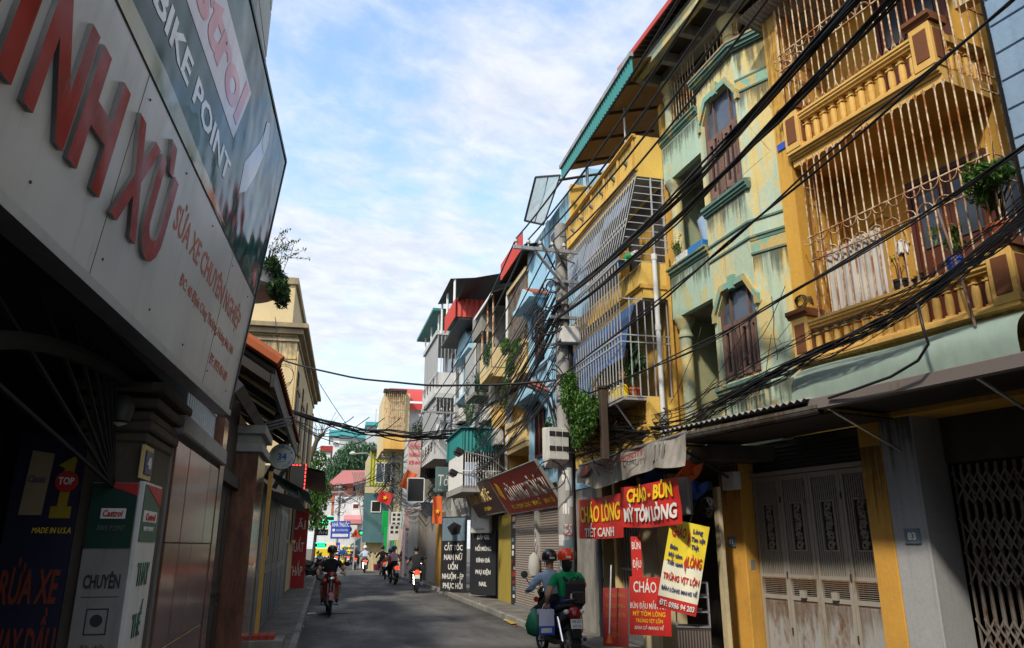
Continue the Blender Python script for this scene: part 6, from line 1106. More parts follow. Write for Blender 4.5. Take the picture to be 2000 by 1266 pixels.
for s,y in (('LÃI',.75),('SUẤT',-.15),('THẤP',-1.1)): text(t,s,.38,WHT,T2(.0,y,.0),w=.52,bold=.02)
MB().box(-.6,.0,0,.05,-1.72,1.72).to(t,'side_frame',STEEL,M=Matrix.Translation((-.44,0,-.08))@Matrix.Rotation(R(90),4,'X')) if 0 else MB().box(-.40,-.37,-1.62,1.62,-.06,.01).to(t,'side_frame',STEEL)
t=thing('brick_step','low concrete and brick step beside the yellow strip post','step',Matrix.Translation((-.85,14.0,.11))); MB().box(-.3,.25,0,.8,0,.16).to(t,'slab',CONCD,bev=.01); rep(t,'brick',MB().box(0,.12,0,.24,0,.07).mesh('brick',BRICKS),[(-.28+.13*i,.1+.26*j,.16) for i in range(3) for j in range(2)])
# ================================================================ beige three storey building
YB0=27.0; hy3=thing('house','beige three storey building with heavy cornice on the left','house',TR(-1.5,YB0,0,R(-1.4)))
MB().box(-7,0,0,14,.0,9.3).to(hy3,'wall',CREAM); MB().box(-6.8,-.25,.25,13.8,9.3,11.1).to(hy3,'parapet',CREAM); MB().box(-6.9,-.15,.15,13.9,11.1,11.35).to(hy3,'parapet_cap',CORN)
for z,e,h in ((8.85,.06,.12),(9.1,.2,.18),(9.3,.36,.16)): MB().box(-7,e,-e,14.0+e,z,z+h-.002).to(hy3,'cornice',CORN)
for z in (2.0,5.4): 
    for i in range(4): w_=MB().box(.001,.05,1.2+3.3*i,2.6+3.3*i,z,z+1.9).to(hy3,'window',WOODD); MB().box(.05,.09,1.1+3.3*i,2.7+3.3*i,z+1.9,z+2.05).to(w_,'hood',CORN); MB().box(.05,.12,1.1+3.3*i,2.7+3.3*i,z-.12,z).to(w_,'sill',CREAMT)
for i in range(4): MB().box(.001,.03,1.5+3.3*i,2.1+3.3*i,7.5,8.1).to(hy3,'vent',DARK)
rep(hy3,'pilaster',MB().box(.001,.07,0,.5,0,8.5).mesh('pilaster',CREAMT),[(0,y,0) for y in (.02,13.4)]); MB().box(-1.5,-1.35,-.09,-.001,4.5,7.8).to(hy3,'chase',CREAMT); MB().box(-7,.002,-.03,.0,8.2,8.3).to(hy3,'band',CREAMT)
# round planter balcony with overgrown shrub
pc=atY(512,562,15.0); t=thing('round_balcony','round white plastered planter balcony seen from below','balcony',Matrix.Translation((-2.02,14.8,6.55))); MB().lathe([(.1,0),(.72,.05),(.80,.12),(.80,.45),(.74,.45),(.7,.2)],24).to(t,'bowl',plaster('stained_white',(.55,.55,.53),(.42,.42,.40),.5,.1,.7),smooth=True); MB().box(-.8,-.2,-.5,.5,-.6,.4).to(t,'support',GREYW)
plantpot('overgrown_shrub','dark shrub spilling over the round balcony with long wispy twigs','x' and Matrix.Translation((-1.42,14.7,6.75)),None,crown=((.0,0,-.0),.42,.7,.62),n=2600,size=.07,leaf=LEAFD,stems=8,cat='shrub',seed=81)
t=thing('shrub','wispy upper twigs of the shrub against the sky','shrub',Matrix.Translation((-1.45,14.9,7.1))); r=random.Random(12); st=MB(); pts=[]
for i in range(12):
    a=Vector((r.uniform(-.15,.15),r.uniform(-.4,.4),0)); e=Vector((r.uniform(.15,.72),r.uniform(-.5,.5),r.uniform(.35,1.45))); mid=a.lerp(e,.55)+Vector((-.1,0,.12)); st.tube([a,mid,e],.008,4,r1=.003)
    for k in range(26): q=mid.lerp(e,r.uniform(-.3,1.05)); pts.append((q.x+r.uniform(-.05,.05),q.y+r.uniform(-.05,.05),q.z+r.uniform(-.05,.05)))
st.to(t,'twig',BARK); it=iter(pts); leaves(len(pts),lambda r:next(it),.035,.8,5).to(t,'foliage',LEAFD,kind='stuff')
# white drop wires down from the shrub are strung with the cables
# ================================================================ end of the street, left side
def tree(name,label,base,H_,crown,n,size,leaf,seed,trunk_r=.2,limbs=6):
    t=thing(name,label,'tree',Matrix.Translation(base)); r=random.Random(seed); m=MB(); m.tube([(0,0,0),(.1,.05,H_*.35),(0,0,H_*.6)],trunk_r,8,r1=trunk_r*.5)
    for b in crown[:limbs]: m.tube([(0,0,H_*.4),(b[0][0]*.5,b[0][1]*.5,H_*.45+(b[0][2]-H_*.45)*.55),b[0]],trunk_r*.4,6,r1=.03)
    m.to(t,'trunk',BARK,smooth=True); leaves(n,blobs(crown),size,.8,seed).to(t,'crown',leaf,kind='stuff'); return t
c0=atY(688,905,112); cr=[]; r=random.Random(21)
for px,py,s in ((692,885,1.9),(676,893,1.9),(705,897,1.9),(660,912,2.0),(690,912,2.4),(718,912,2.0),(650,930,1.9),(672,935,2.6),(708,938,2.6),(655,955,1.9),(690,960,2.4)):
    q=atY(px,py,112); cr.append(((q.x-c0.x,r.uniform(-2,2),q.z),s,s,s*.85))
tree('broadleaf_tree','large dark green tree rising between the grey building and red roof',(c0.x,112,0),13,cr,11000,.27,LEAFT,22,.5)
q=atY(722,870,118); tree('broadleaf_tree','smaller round tree behind the olive house',(q.x,118,0),14,[((0,0,q.z-1),1.6,1.6,1.5),((1,0,q.z-3),2.2,2,2.)],2200,.28,LEAFT,23,.3)
q=atY(628,960,58); cr=[]
for px,py,s in ((632,895,.6),(625,915,.7),(618,940,.9),(632,960,1.0),(622,985,1.0),(612,1000,.9),(628,1020,.8)): 
    z=atY(px,py,58); cr.append(((z.x-q.x,r.uniform(-.5,.5),z.z),s,s,s))
tree('street_tree','bright green street tree behind the left lean-to roof',(q.x-.3,58,0),8,cr,3600,.15,LEAF,24,.14)
p0=atY(606,905,50); t=thing('bare_tree','leafless tree with thick broken dark branch above the left roofs','tree',Matrix.Translation((p0.x,50,0))); m=MB(); r=random.Random(31)
P=[atY(*q,50)-Vector((p0.x,50,0)) for q in ((602,905),(612,880),(618,862),(628,850),(634,848))]; m.tube([(0,0,0)]+P,.20,8,r1=.10); m.to(t,'trunk',BARK,smooth=True); m=MB()
for i in range(22):
    a=P[r.randint(0,3)]; 
    d=Vector((r.uniform(-1.3,.9),r.uniform(-.5,.5),r.uniform(.2,2.1))); b=a+d*.5+Vector((.1,0,.1)); e=a+d; m.tube([a,b,e],.03,4,r1=.006)
    for k in range(3): m.tube([b.lerp(e,r.random()),e+Vector((r.uniform(-.5,.5),r.uniform(-.2,.2),r.uniform(-.1,.6)))],.010,3,r1=.004)
m.to(t,'branch',BARK)
# small lit signs and boards at the far left
for px,py,Y,w_,h_,s,m1,m2,lab in ((630,1040,46,.62,.34,'ĂN',BLACKM,WHITEM,'black board with white letters over the green led sign'),(627,1065,46,.6,.3,'SÁNG',BLACKM,LEDG,'black led sign with green word'),(632,1022,62,.75,.5,'24',BLACKM,LEDG,'green lit cross sign on a bracket'),(645,1013,66,.6,.4,'',BLACKM,LEDG,'small green led sign high on the left')):
    t=thing('led_sign',lab,'sign',Matrix.Translation(atY(px,py,Y))@FACE); MB().box(-w_/2,w_/2,-h_/2,h_/2,-.1,0).to(t,'case',m1)
    if s: text(t,s,h_*.5,m2,T2(0,-h_*.25,0),w=w_*.75)
    if m2 is LEDG:
        for q in ((-w_/2,w_/2,h_/2-.05,h_/2),(-w_/2,w_/2,-h_/2,-h_/2+.05)): MB().box(*q,.001,.02).to(t,'led_edge',LEDG)
p=atY(665,1035,72); t=thing('pharmacy_sign','blue pharmacy sign with white letters facing the street','sign',Matrix.Translation(p)@FACE); MB().box(-.86,.86,-.78,.78,-.12,0).to(t,'panel',BLUEP,bev=.02); text(t,'NHÀ THUỐC',.36,WHT,T2(0,.28,0),w=1.5,bold=.03); text(t,'HOÀNG MAI',.2,WHT,T2(.15,-.12,0),w=1.0); MB().box(-.7,.7,-.62,-.35,.001,.01).to(t,'white_strip',WHT); MB().lathe([(.13,0),(.12,.01)],14).to(t,'round_print',WHT,M=T2(-.6,-.03,.001))
t=thing('pharmacy_sign','small blue sign under the pharmacy sign','sign',Matrix.Translation(atY(657,1070,71))@FACE); MB().box(-.3,.3,-.45,.45,-.1,0).to(t,'panel',BLUEP); MB().box(-.2,.2,-.1,.2,.001,.01).to(t,'white_strip',WHT)
t=thing('yellow_awning','yellow fabric awning at the far left corner','awning',Matrix.Translation(atY(633,1072,64))); MB().ext([(0,0),(1.6,.5),(1.6,.45),(0,-.05)],'x',-.8,.9).to(t,'top_cloth',CREAM); MB().box(-.8,.9,-.02,0,-.55,.0).to(t,'valance',P_YEL)
t=thing('cloth_awning','dark green awning stretched over the far shop front','awning',Matrix.Translation((0,76,0))); a=atY(664,1078,76); b=atY(712,1045,76); MB().ext([(a.x,a.z),(b.x,b.z),(b.x,a.z-.3)],'y',0,.2).to(t,'cloth',TEALSG); MB().box(a.x,b.x,.3,.5,0,a.z-.3).to(t,'shop_opening',DARK)
t=thing('air_conditioner','white air conditioner unit on the far white house','air conditioner',Matrix.Translation(atY(686,1034,80))@FACE); MB().box(-.6,.6,-.4,.4,-.3,0).to(t,'case',WHITEP,bev=.03); MB().lathe([(.3,0),(.28,.02)],16).to(t,'fan_grille',BLACKM,M=T2(-.22,0,0))
t=thing('warning_sign','orange triangular road sign on a white post','sign',Matrix.Translation(atY(695,1041,60))@FACE); MB().ext([(-.36,-.3),(.36,-.3),(0,.34)],'z',-.02,0).to(t,'panel',ORANGEP); MB().ext([(-.06,-.18),(.06,-.18),(.02,.12),(-.02,.12)],'z',.001,.006).to(t,'mark',BLKS); MB().tube([(-.05,-.3,-.04),(-.05,-2.9,-.04)],.05,6).to(t,'post',WHITEM)
o=thing('led_board','small green led price board beside the warning sign','sign',Matrix.Translation(atY(708,1041,61))@FACE); MB().box(-.3,.3,-.2,.2,-.05,0).to(o,'case',BLACKM); text(o,'02',.2,LEDG,T2(0,-.1,0),w=.4)
# ================================================================ motorbikes
def wheel_parts(t,y,r,wd,nm):
    def tor(r0,rr,n=24,k=8): 
        m=MB(); m.add([((rr if 1 else 0)*math.sin(b),y+(r0+rr*math.cos(b))*math.cos(a),r+(r0+rr*math.cos(b))*math.sin(a)) for a in [2*math.pi*i/n for i in range(n)] for b in [2*math.pi*j/k for j in range(k)]],[(i*k+j,i*k+(j+1)%k,((i+1)%n)*k+(j+1)%k,((i+1)%n)*k+j) for i in range(n) for j in range(k)]); return m
    w_=tor(r-wd,wd).to(t,nm,TYRE,smooth=2)
    tor(r-wd*2.05,.014,20,6).to(w_,'rim',STEEL,smooth=2)
    m=MB()
    for i in range(5): a=i*2*math.pi/5; m.tube([(0,y,r),(0,y+(r-wd*2)*math.cos(a),r+(r-wd*2)*math.sin(a))],.016,5)
    m.m=0; m.at(0,y,r,0,0,R(90)).lathe([(.06,-.05),(.06,.05)],10); m.to(w_,'hub',STEEL)
def make_bike(name,label,M,shell_m,plate=None,scooter=False,lit=True,group=None,front=None,detail=True):
    t=thing(name,label,'motorbike',M,group); fm=front or shell_m
    wheel_parts(t,-.60,.28,.048,'rear_wheel'); wheel_parts(t,.64,.28,.043,'front_wheel')
    f=MB()
    for s in (-.075,.075): f.tube([(s,.64,.28),(s,.50,.80)],.018,6)
    f.tube([(0,.50,.72),(0,.42,.98)],.03,6).to(t,'fork',STEEL)
    MB().grid(lambda u,v:(-.07+.14*v,.64+.335*math.cos(R(20+150*u)),.28+.335*math.sin(R(20+150*u))+.02*math.sin(v*3.14)),10,4).to(t,'front_fender',fm,smooth=2)
    MB().grid(lambda u,v:(-.07+.14*v,-.60-.34*math.cos(R(-25+120*u)),.28+.34*math.sin(R(-25+120*u))),8,3).to(t,'rear_fender',P_BLK,smooth=2)
    # body shell along the backbone
    sec=[(.46,.62,.06,.20),(.38,.56,.10,.30),(.15,.46,.10,.16),(-.05,.52,.11,.20),(-.30,.62,.12,.16),(-.60,.70,.11,.11),(-.86,.78,.06,.06)]
    def shellf(u,v):
        k=u*(len(sec)-1); i=min(int(k),len(sec)-2); q=k-i; y,z,w_,h=[sec[i][j]*(1-q)+sec[i+1][j]*q for j in range(4)]; a=2*math.pi*v
        return (w_*math.cos(a)*(abs(math.cos(a))**-.25 if abs(math.cos(a))>.02 else 1),y,z+h*math.sin(a))
    MB().grid(shellf,18,14).to(t,'body_shell',shell_m,smooth=2)
    # leg shield and headlamp cowl
    MB().grid(lambda u,v:((v-.5)*(.44-.14*abs(u-.55)*2),.50-.10*u+.10*abs(v-.5)*-1.6,.42+.50*u),8,8).grid(lambda u,v:((v-.5)*(.44-.14*abs(u-.55)*2),.515-.10*u-.16*abs(v-.5),.42+.50*u),8,8).to(t,'leg_shield',fm,smooth=2)
    MB().at(0,.46,1.0).lathe([(.0,-.12),(.11,-.09),(.15,.0),(.12,.07),(.02,.1)],12).to(t,'cowl',P_BLK if scooter else fm,smooth=True)
    MB().at(0,.565,.97,0,R(-75)).lathe([(.0,.03),(.06,.02),(.095,-.02),(.10,-.06)],12).to(t,'headlight',CHROME,smooth=True)
    for s in (-.16,.16): MB().at(s,.50,.88,0,R(-80)).lathe([(.0,.03),(.045,.01),(.05,-.04)],8).to(t,'indicator',ORANGEP if not scooter else WHITEP,smooth=True)
    MB().ext([(.10,.70),(.06,.78),(-.2,.80),(-.45,.85),(-.80,.88),(-.82,.84),(-.45,.76),(-.2,.70)],'x',-.115,.115).to(t,'seat',BLKC,bev=.02)
    MB().tube([(-.36,.34,1.02),(-.2,.42,1.06),(0,.45,1.04),(.2,.42,1.06),(.36,.34,1.02)],.013,6).to(t,'handlebar',CHROME)
    for s in (-1,1): 
        MB().tube([(s*.26,.39,1.045),(s*.37,.335,1.018)],.02,8).to(t,'grip',TYRE)
        m=MB().tube([(s*.24,.40,1.05),(s*.34,.42,1.18),(s*.38,.40,1.26)],.008,5); m.at(s*.40,.40,1.29,0,R(80)).lathe([(.0,.015),(.055,.012),(.065,-.01),(.05,-.02)],12); m.to(t,'mirror',BLACKM,smooth=True)
    MB().box(-.07,.07,.0,.28,.24,.44).box(-.09,.09,-.16,.1,.22,.36).at(0,.1,.34,0,R(90)).lathe([(.10,-.15),(.11,-.1),(.11,.1),(.10,.15)],12).to(t,'engine',DARKM,bev=.01)
    MB().tube([(.10,.15,.26),(.14,-.1,.24),(.16,-.3,.28)],.022,6).to(t,'exhaust_pipe',CHROME); MB().tube([(.16,-.3,.28),(.17,-.85,.36)],.05,10,r1=.055).to(t,'muffler',STEEL,smooth=True); MB().tube([(.17,-.85,.36),(.17,-.87,.362)],.03,8).to(t,'muffler_tip',BLACKM)
    for s in (-1,1): MB().tube([(s*.10,-.60,.30),(s*.11,-.42,.66)],.026,8).to(t,'shock',CHROME if s<0 else STEEL); MB().box(s*.11-.02,s*.11+.02,-.62,-.05,.26,.32).to(t,'swing_arm',DARKM); MB().tube([(s*.08,.1,.25),(s*.25,.12,.25)],.014,6).to(t,'foot_peg',TYRE)
    MB().tube([(-.09,-.45,.86),(-.11,-.75,.93),(0,-.88,.95),(.11,-.75,.93),(.09,-.45,.86)],.013,6).to(t,'grab_rail',P_BLK)
    MB().at(0,-.90,.76,0,R(72)).lathe([(.0,.05),(.07,.04),(.10,.0),(.11,-.06)],12).to(t,'tail_light',TAIL if lit else TAILO,smooth=True)
    for s in (-.13,.13): MB().at(s,-.86,.77,0,R(80)).lathe([(.0,.04),(.035,.02),(.04,-.04)],8).to(t,'indicator',WHITEP,smooth=True)
    MB().ext([(-.86,.70),(-.98,.40),(-1.0,.40),(-.90,.72)],'x',-.07,.07).to(t,'mud_flap',P_BLK)
    pm=Matrix.Translation((0,-.945,.60))@FACE@Matrix.Rotation(R(-14),4,'X'); p=MB().box(-.095,.095,-.07,.07,0,.006).to(t,'licence_plate',WHITEP,M=pm)
    if plate: 
        for s,y in zip(plate,(.012,-.052)): text(p,s,.042,BLKS,T2(0,y,.006),w=.15,d=.003)
    return t
# ================================================================ people
def skin_body(J,E,reg,root=0,fine=False):
    """J: name -> (x,y,z,r); E: list of (a,b,region); one skinned continuous surface, faces coloured by the nearest limb"""
    names=list(J); me=bpy.data.meshes.new('person_body'); me.from_pydata([J[n][:3] for n in names],[(names.index(a),names.index(b)) for a,b,_ in E],[])
    o=bpy.data.objects.new('tmp',me); COL.objects.link(o); o.modifiers.new('s','SKIN'); o.modifiers[0].use_smooth_shade=True; o.modifiers[0].branch_smoothing=.6
    for i,n in enumerate(names): sv=me.skin_vertices[0].data[i]; rr=J[n][3]; sv.radius=rr if isinstance(rr,tuple) else (rr,rr); sv.use_root=(i==root)
    ss=o.modifiers.new('u','SUBSURF'); ss.levels=3 if fine else 2; ss.render_levels=ss.levels
    dg=bpy.context.evaluated_depsgraph_get(); r=bpy.data.meshes.new_from_object(o.evaluated_get(dg)); bpy.data.objects.remove(o); bpy.data.meshes.remove(me)
    seg=[(Vector(J[a][:3]),Vector(J[b][:3]),reg.index(g)) for a,b,g in E]
    r.materials.clear()
    for p in r.polygons:
        c=p.center; best=9; k=0
        for a,b,g in seg:
            ab=b-a; q=max(0,min(1,(c-a).dot(ab)/max(1e-9,ab.length_squared))); d=(c-(a+ab*q)).length
            if d<best: best=d; k=g
        p.material_index=k; p.use_smooth=True
    from mathutils import noise as mn
    cl={v for p in r.polygons if p.material_index in (1,2) for v in p.vertices}; nn=[v.normal.copy() for v in r.vertices]
    for i in cl:
        c=r.vertices[i].co; k=mn.noise(Vector((c.x*11,c.y*11,c.z*19)))*.009+mn.noise(Vector((c.x*26+5,c.y*26,c.z*34)))*.005; r.vertices[i].co=c+nn[i]*k
    r.name='person_body'; return r
REG=['skin','shirt','pants','shoe']
def sit_pose(lean=.14,hands=((-.34,.36,1.03),(.34,.36,1.03)),pel=(0,-.14,.86),feet=((-.19,.14,.30),(.19,.14,.30)),sleeve='short',shorts=False,build=1.0,headturn=0,knee=None):
    px,py,pz=pel; s=1.0
    ch=(px,py+lean*.75,pz+.40); nk=(px,py+lean*1.0,pz+.56); hd=(px+headturn*.02,py+lean*1.0+.03,pz+.66)
    J={'pel':(px,py,pz,(.155*build,.12*build)),'wst':(px,py+lean*.35,pz+.17,(.15*build,.105*build)),'che':(ch[0],ch[1],ch[2],(.175*build,.115*build)),'nk':(nk[0],nk[1],nk[2],.062),'hd0':(hd[0],hd[1],hd[2],(.068,.078)),'hd1':(hd[0],hd[1]+.005,hd[2]+.10,(.078,.095)),'hd2':(hd[0],hd[1]-.005,hd[2]+.19,(.055,.06))}
    E=[('pel','wst','pants'),('wst','che','shirt'),('che','nk','shirt'),('nk','hd0','skin'),('hd0','hd1','skin'),('hd1','hd2','skin')]
    for i,sd in enumerate((-1,1)):
        h=hands[i]; sh=(ch[0]+sd*.185*build,ch[1]+.0,ch[2]+.075); e=((sh[0]+h[0])/2+sd*.09,(sh[1]+h[1])/2-.07,(sh[2]+h[2])/2-.09); k='LR'[i]
        mid=tuple((a*.45+b*.55) for a,b in zip(sh,e))
        J.update({'sh'+k:sh+(.078*build,),'ua'+k:mid+(.062*build if sleeve!='none' else .05,),'el'+k:e+((.05 if sleeve=='long' else .042)*build,),'wr'+k:tuple(e[j]*.12+h[j]*.88 for j in range(3))+((.04 if sleeve=='long' else .028),),'ha'+k:h+(.036,)})
        E+=[('che','sh'+k,'shirt'),('sh'+k,'ua'+k,'shirt'),('ua'+k,'el'+k,'shirt' if sleeve=='long' else 'skin'),('el'+k,'wr'+k,'shirt' if sleeve=='long' else 'skin'),('wr'+k,'ha'+k,'skin')]
        ft=feet[i]; hp=(px+sd*.10,py+.03,pz-.02); kn=knee[i] if knee else (px+sd*.23,py+.40,pz-.10); mt=tuple(.5*(a+b) for a,b in zip(hp,kn)); an=(ft[0],ft[1]-.05,ft[2]+.09)
        J.update({'hp'+k:hp+(.115*build,),'th'+k:mt+(.092*build,),'kn'+k:kn+(.068 if not shorts else .062,),'ca'+k:tuple(.6*a+.4*b for a,b in zip(kn,an))+(.058,),'an'+k:an+(.042,),'to'+k:(ft[0],ft[1]+.12,ft[2]+.02,.036)})
        E+=[('pel','hp'+k,'pants'),('hp'+k,'th'+k,'pants'),('th'+k,'kn'+k,'pants'),('kn'+k,'ca'+k,'skin' if shorts else 'pants'),('ca'+k,'an'+k,'skin' if shorts else 'pants'),('an'+k,'to'+k,'shoe')]
    return J,E,hd
def hand_fingers(m,h,d,up,sd):
    """four bent fingers closed round what the hand holds, and a thumb from the side of the palm"""
    h=Vector(h); d=Vector(d).normalized(); up=Vector(up).normalized(); a=d.cross(up)
    for i,l in enumerate((.85,1,.95,.75)):
        o=h+a*(.021*(i-1.5)); m.tube([o,o+d*.045*l,o+d*.06*l-up*.03*l,o+d*.03*l-up*.055*l],.0095,6,r1=.007)
    o=h-a*.03*sd; m.tube([o-d*.02,o+d*.02-a*.02*sd-up*.015,o+d*.045-up*.035],.0105,6,r1=.008)
def helmet(t,hd,mat,face=1,peak=True,band=None):
    m=MB(); m.at(hd[0],hd[1]-.005,hd[2]+.115,0 if face>0 else 0)
    m.lathe([(.128,-.06),(.135,-.0),(.128,.06),(.10,.105),(.055,.13),(.0,.137)],16).to(t,'helmet',mat,smooth=True)
    if peak: MB().at(hd[0],hd[1]+.12,hd[2]+.12).ext([(-.09,0),(-.07,.055),(0,.075),(.07,.055),(.09,0)],'z',0,.012).to(t,'helmet_peak',mat)
    if band: MB().at(hd[0],hd[1]-.139,hd[2]+.10).box(-.045,.045,-.004,.004,-.012,.022).to(t,'helmet_label',band); 
    MB().tube([(hd[0]+.131*math.cos(a),hd[1]-.005+.131*math.sin(a),hd[2]+.058) for a in [k*.42 for k in range(15)]],.007,4,closed=True).to(t,'helmet_rim',BLACKM)
    MB().tube([(hd[0]-.085,hd[1]+.0,hd[2]+.08),(hd[0]-.07,hd[1]+.045,hd[2]-.03),(hd[0],hd[1]+.065,hd[2]-.055),(hd[0]+.07,hd[1]+.045,hd[2]-.03),(hd[0]+.085,hd[1],hd[2]+.08)],.007,4).to(t,'helmet_strap',BLACKM)
def face_bits(t,hd):
    MB().ext([(hd[1]+.085,hd[2]+.07),(hd[1]+.118,hd[2]+.035),(hd[1]+.09,hd[2]+.03)],'x',hd[0]-.013,hd[0]+.013).to(t,'nose',SKIN,bev=.004)
    for s in (-1,1):
        MB().at(hd[0]+s*.033,hd[1]+.088,hd[2]+.078).lathe([(.0,-.008),(.012,0),(.0,.008)],8).to(t,'eye',BLKS); MB().box(hd[0]+s*.033-.02,hd[0]+s*.033+.02,hd[1]+.088,hd[1]+.098,hd[2]+.098,hd[2]+.104).to(t,'eyebrow',HAIR); MB().at(hd[0]+s*.085,hd[1]-.01,hd[2]+.06).lathe([(.004,-.03),(.018,-.01),(.02,.015),(.006,.03)],8).to(t,'ear',SKIN,smooth=True)
    MB().box(hd[0]-.022,hd[0]+.022,hd[1]+.082,hd[1]+.092,hd[2]+.008,hd[2]+.014).to(t,'mouth',paint('lip',(.25,.08,.06),.5,dirt=0))
def person(label,M,shirt,pants,shoe=BLKC,J=None,E=None,hd=None,me=None,group=None,fingers=None):
    t=thing('person',label,'person',M,group)
    if me is None: me=skin_body(J,E,REG,fine=True)
    o=bpy.data.objects.new('body',me); COL.objects.link(o); o.parent=t
    while len(me.materials)<4: me.materials.append(None)
    for i,m in enumerate((SKIN,shirt,pants,shoe)): o.material_slots[i].link='OBJECT'; o.material_slots[i].material=m
    return t
def place(px,py,dirz=0,X=None): 
    g=atG(px,py,.035); return TR(g.x,g.y,.035,dirz)
# ---- near pair on a motorbike, seen from behind
MA=TR(3.80,12.75,.03,R(4))
make_bike('motorbike','dark motorbike with plate under the passenger in green near the concrete pole',MA,P_BLK,('98-E1','205.56'),lit=False)
J,E,hd=sit_pose(lean=.17,pel=(0,-.02,.80),sleeve='long',build=1.05,feet=((-.2,.2,.30),(.2,.2,.30))); t=person('motorbike driver in black helmet and light blue shirt leaning left of the pole',MA@TR(-.02,.0,0),C_LBLUE,BLKC,J=J,E=E)
m=MB(); hand_fingers(m,(-.34,.37,1.03),(.2,1,-.1),(0,0,1),-1); hand_fingers(m,(.34,.38,1.03),(0,1,-.1),(0,0,1),1); m.to(t,'finger',SKIN,smooth=True); helmet(t,hd,P_BLK,band=WHITEP)
J,E,hd=sit_pose(lean=.06,pel=(0,-.46,.82),hands=((-.33,-.34,.86),(.36,-.02,1.12)),sleeve='short',shorts=True,build=1.06,feet=((-.24,-.22,.34),(.27,-.28,.34)),knee=((-.26,-.14,.78),(.29,-.16,.76)))
MP=MA@TR(.06,0,0); t=person('pillion passenger in red helmet and green shirt with black backpack',MP,C_GREEN,C_NAVY,J=J,E=E,shoe=C_GREYC)
m=MB(); hand_fingers(m,(-.33,-.34,.85),(0,.1,-1),(1,0,0),1); m.to(t,'finger',SKIN,smooth=True); helmet(t,hd,P_REDO,peak=False,band=WHITEP); MB().at(hd[0],hd[1]-.06,hd[2]-.02).lathe([(.05,-.1),(.085,-.05),(.095,.06)],10).to(t,'hair',HAIR,smooth=True)
t=thing('backpack','black backpack worn by the passenger in green','backpack',MP@TR(.05,-.66,1.03)); MB().box(-.15,.15,-.10,.09,-.2,.2).to(t,'bag_body',BLKC,bev=.05); MB().box(-.11,.11,-.15,-.09,-.17,.04).to(t,'pocket',BLACKM,bev=.03); MB().tube([(-.06,.05,.2),(0,.02,.25),(.06,.05,.2)],.012,5).to(t,'handle',BLKC)
for s in (-1,1): MB().tube([(s*.09,.07,.18),(s*.14,.22,.26),(s*.15,.33,.12),(s*.13,.28,-.12),(s*.12,.08,-.16)],.022,6).to(t,'strap',BLKC)
MB().at(-.13,-.14,-.04).lathe([(.0,-.04),(.02,-.03),(.018,.01),(.012,.02),(.018,.035),(.0,.05)],8).to(t,'charm',PINKW,smooth=True)
t=thing('shopping_bag','white and blue printed carrier bag hanging from the passenger hand','bag',MP@TR(-.36,-.36,.40)); 
MB().grid(lambda u,v:((u-.5)*.26,-.05-.015*math.sin(u*3),.38*v),6,6).grid(lambda u,v:((u-.5)*.26,.05+.015*math.sin(u*3),.38*v),6,6).to(t,'bag_side',paint('lavender_white',(.52,.52,.66),.5),smooth=2); MB().box(-.13,.13,-.068,-.064,.0,.13).to(t,'blue_print',BLUEP); MB().box(-.10,.08,-.072,-.069,.03,.10).to(t,'label_print',WHITEP); MB().tube([(-.06,0,.38),(-.02,0,.46),(.04,0,.46),(.06,0,.38)],.006,5).to(t,'handle',WHITEP)
t=thing('plastic_bag','green and blue plastic bag hanging beside the white carrier bag','bag',MP@TR(-.50,-.22,.36)); MB().lathe([(.02,.0),(.12,.04),(.16,.16),(.11,.32),(.03,.42)],10).to(t,'bag_body',sheet('green_bag',(.03,.22,.12),.3),smooth=2)
t=thing('document_bag','black flat bag held against the passenger right side','bag',MP@TR(.31,-.1,.95)); MB().box(-.03,.03,-.16,.16,-.2,.2).to(t,'bag_body',BLKC,bev=.02); MB().box(.031,.036,-.12,.12,-.02,.06).to(t,'label_strip',GREYS)
# ---- rider coming towards the camera
MR=place(641,1200,R(180+2)); make_bike('motorbike','red motorbike coming towards the camera on the left',MR,P_BLK,None,front=P_MAR,lit=False); 
J,E,hd=sit_pose(lean=.10,sleeve='short',shorts=True,build=1.08); t=person('rider in black shirt and black helmet riding the red bike toward camera',MR,BLKC,BLKC,J=J,E=E)
m=MB(); hand_fingers(m,(-.34,.37,1.04),(0,1,-.1),(0,0,1),-1); hand_fingers(m,(.34,.37,1.04),(0,1,-.1),(0,0,1),1); m.to(t,'finger',SKIN,smooth=True); helmet(t,hd,P_BLK); face_bits(t,hd); MB().box(-.06,.05,.12,.128,1.24,1.265).to(t,'shirt_print',WHITEP) if 0 else None
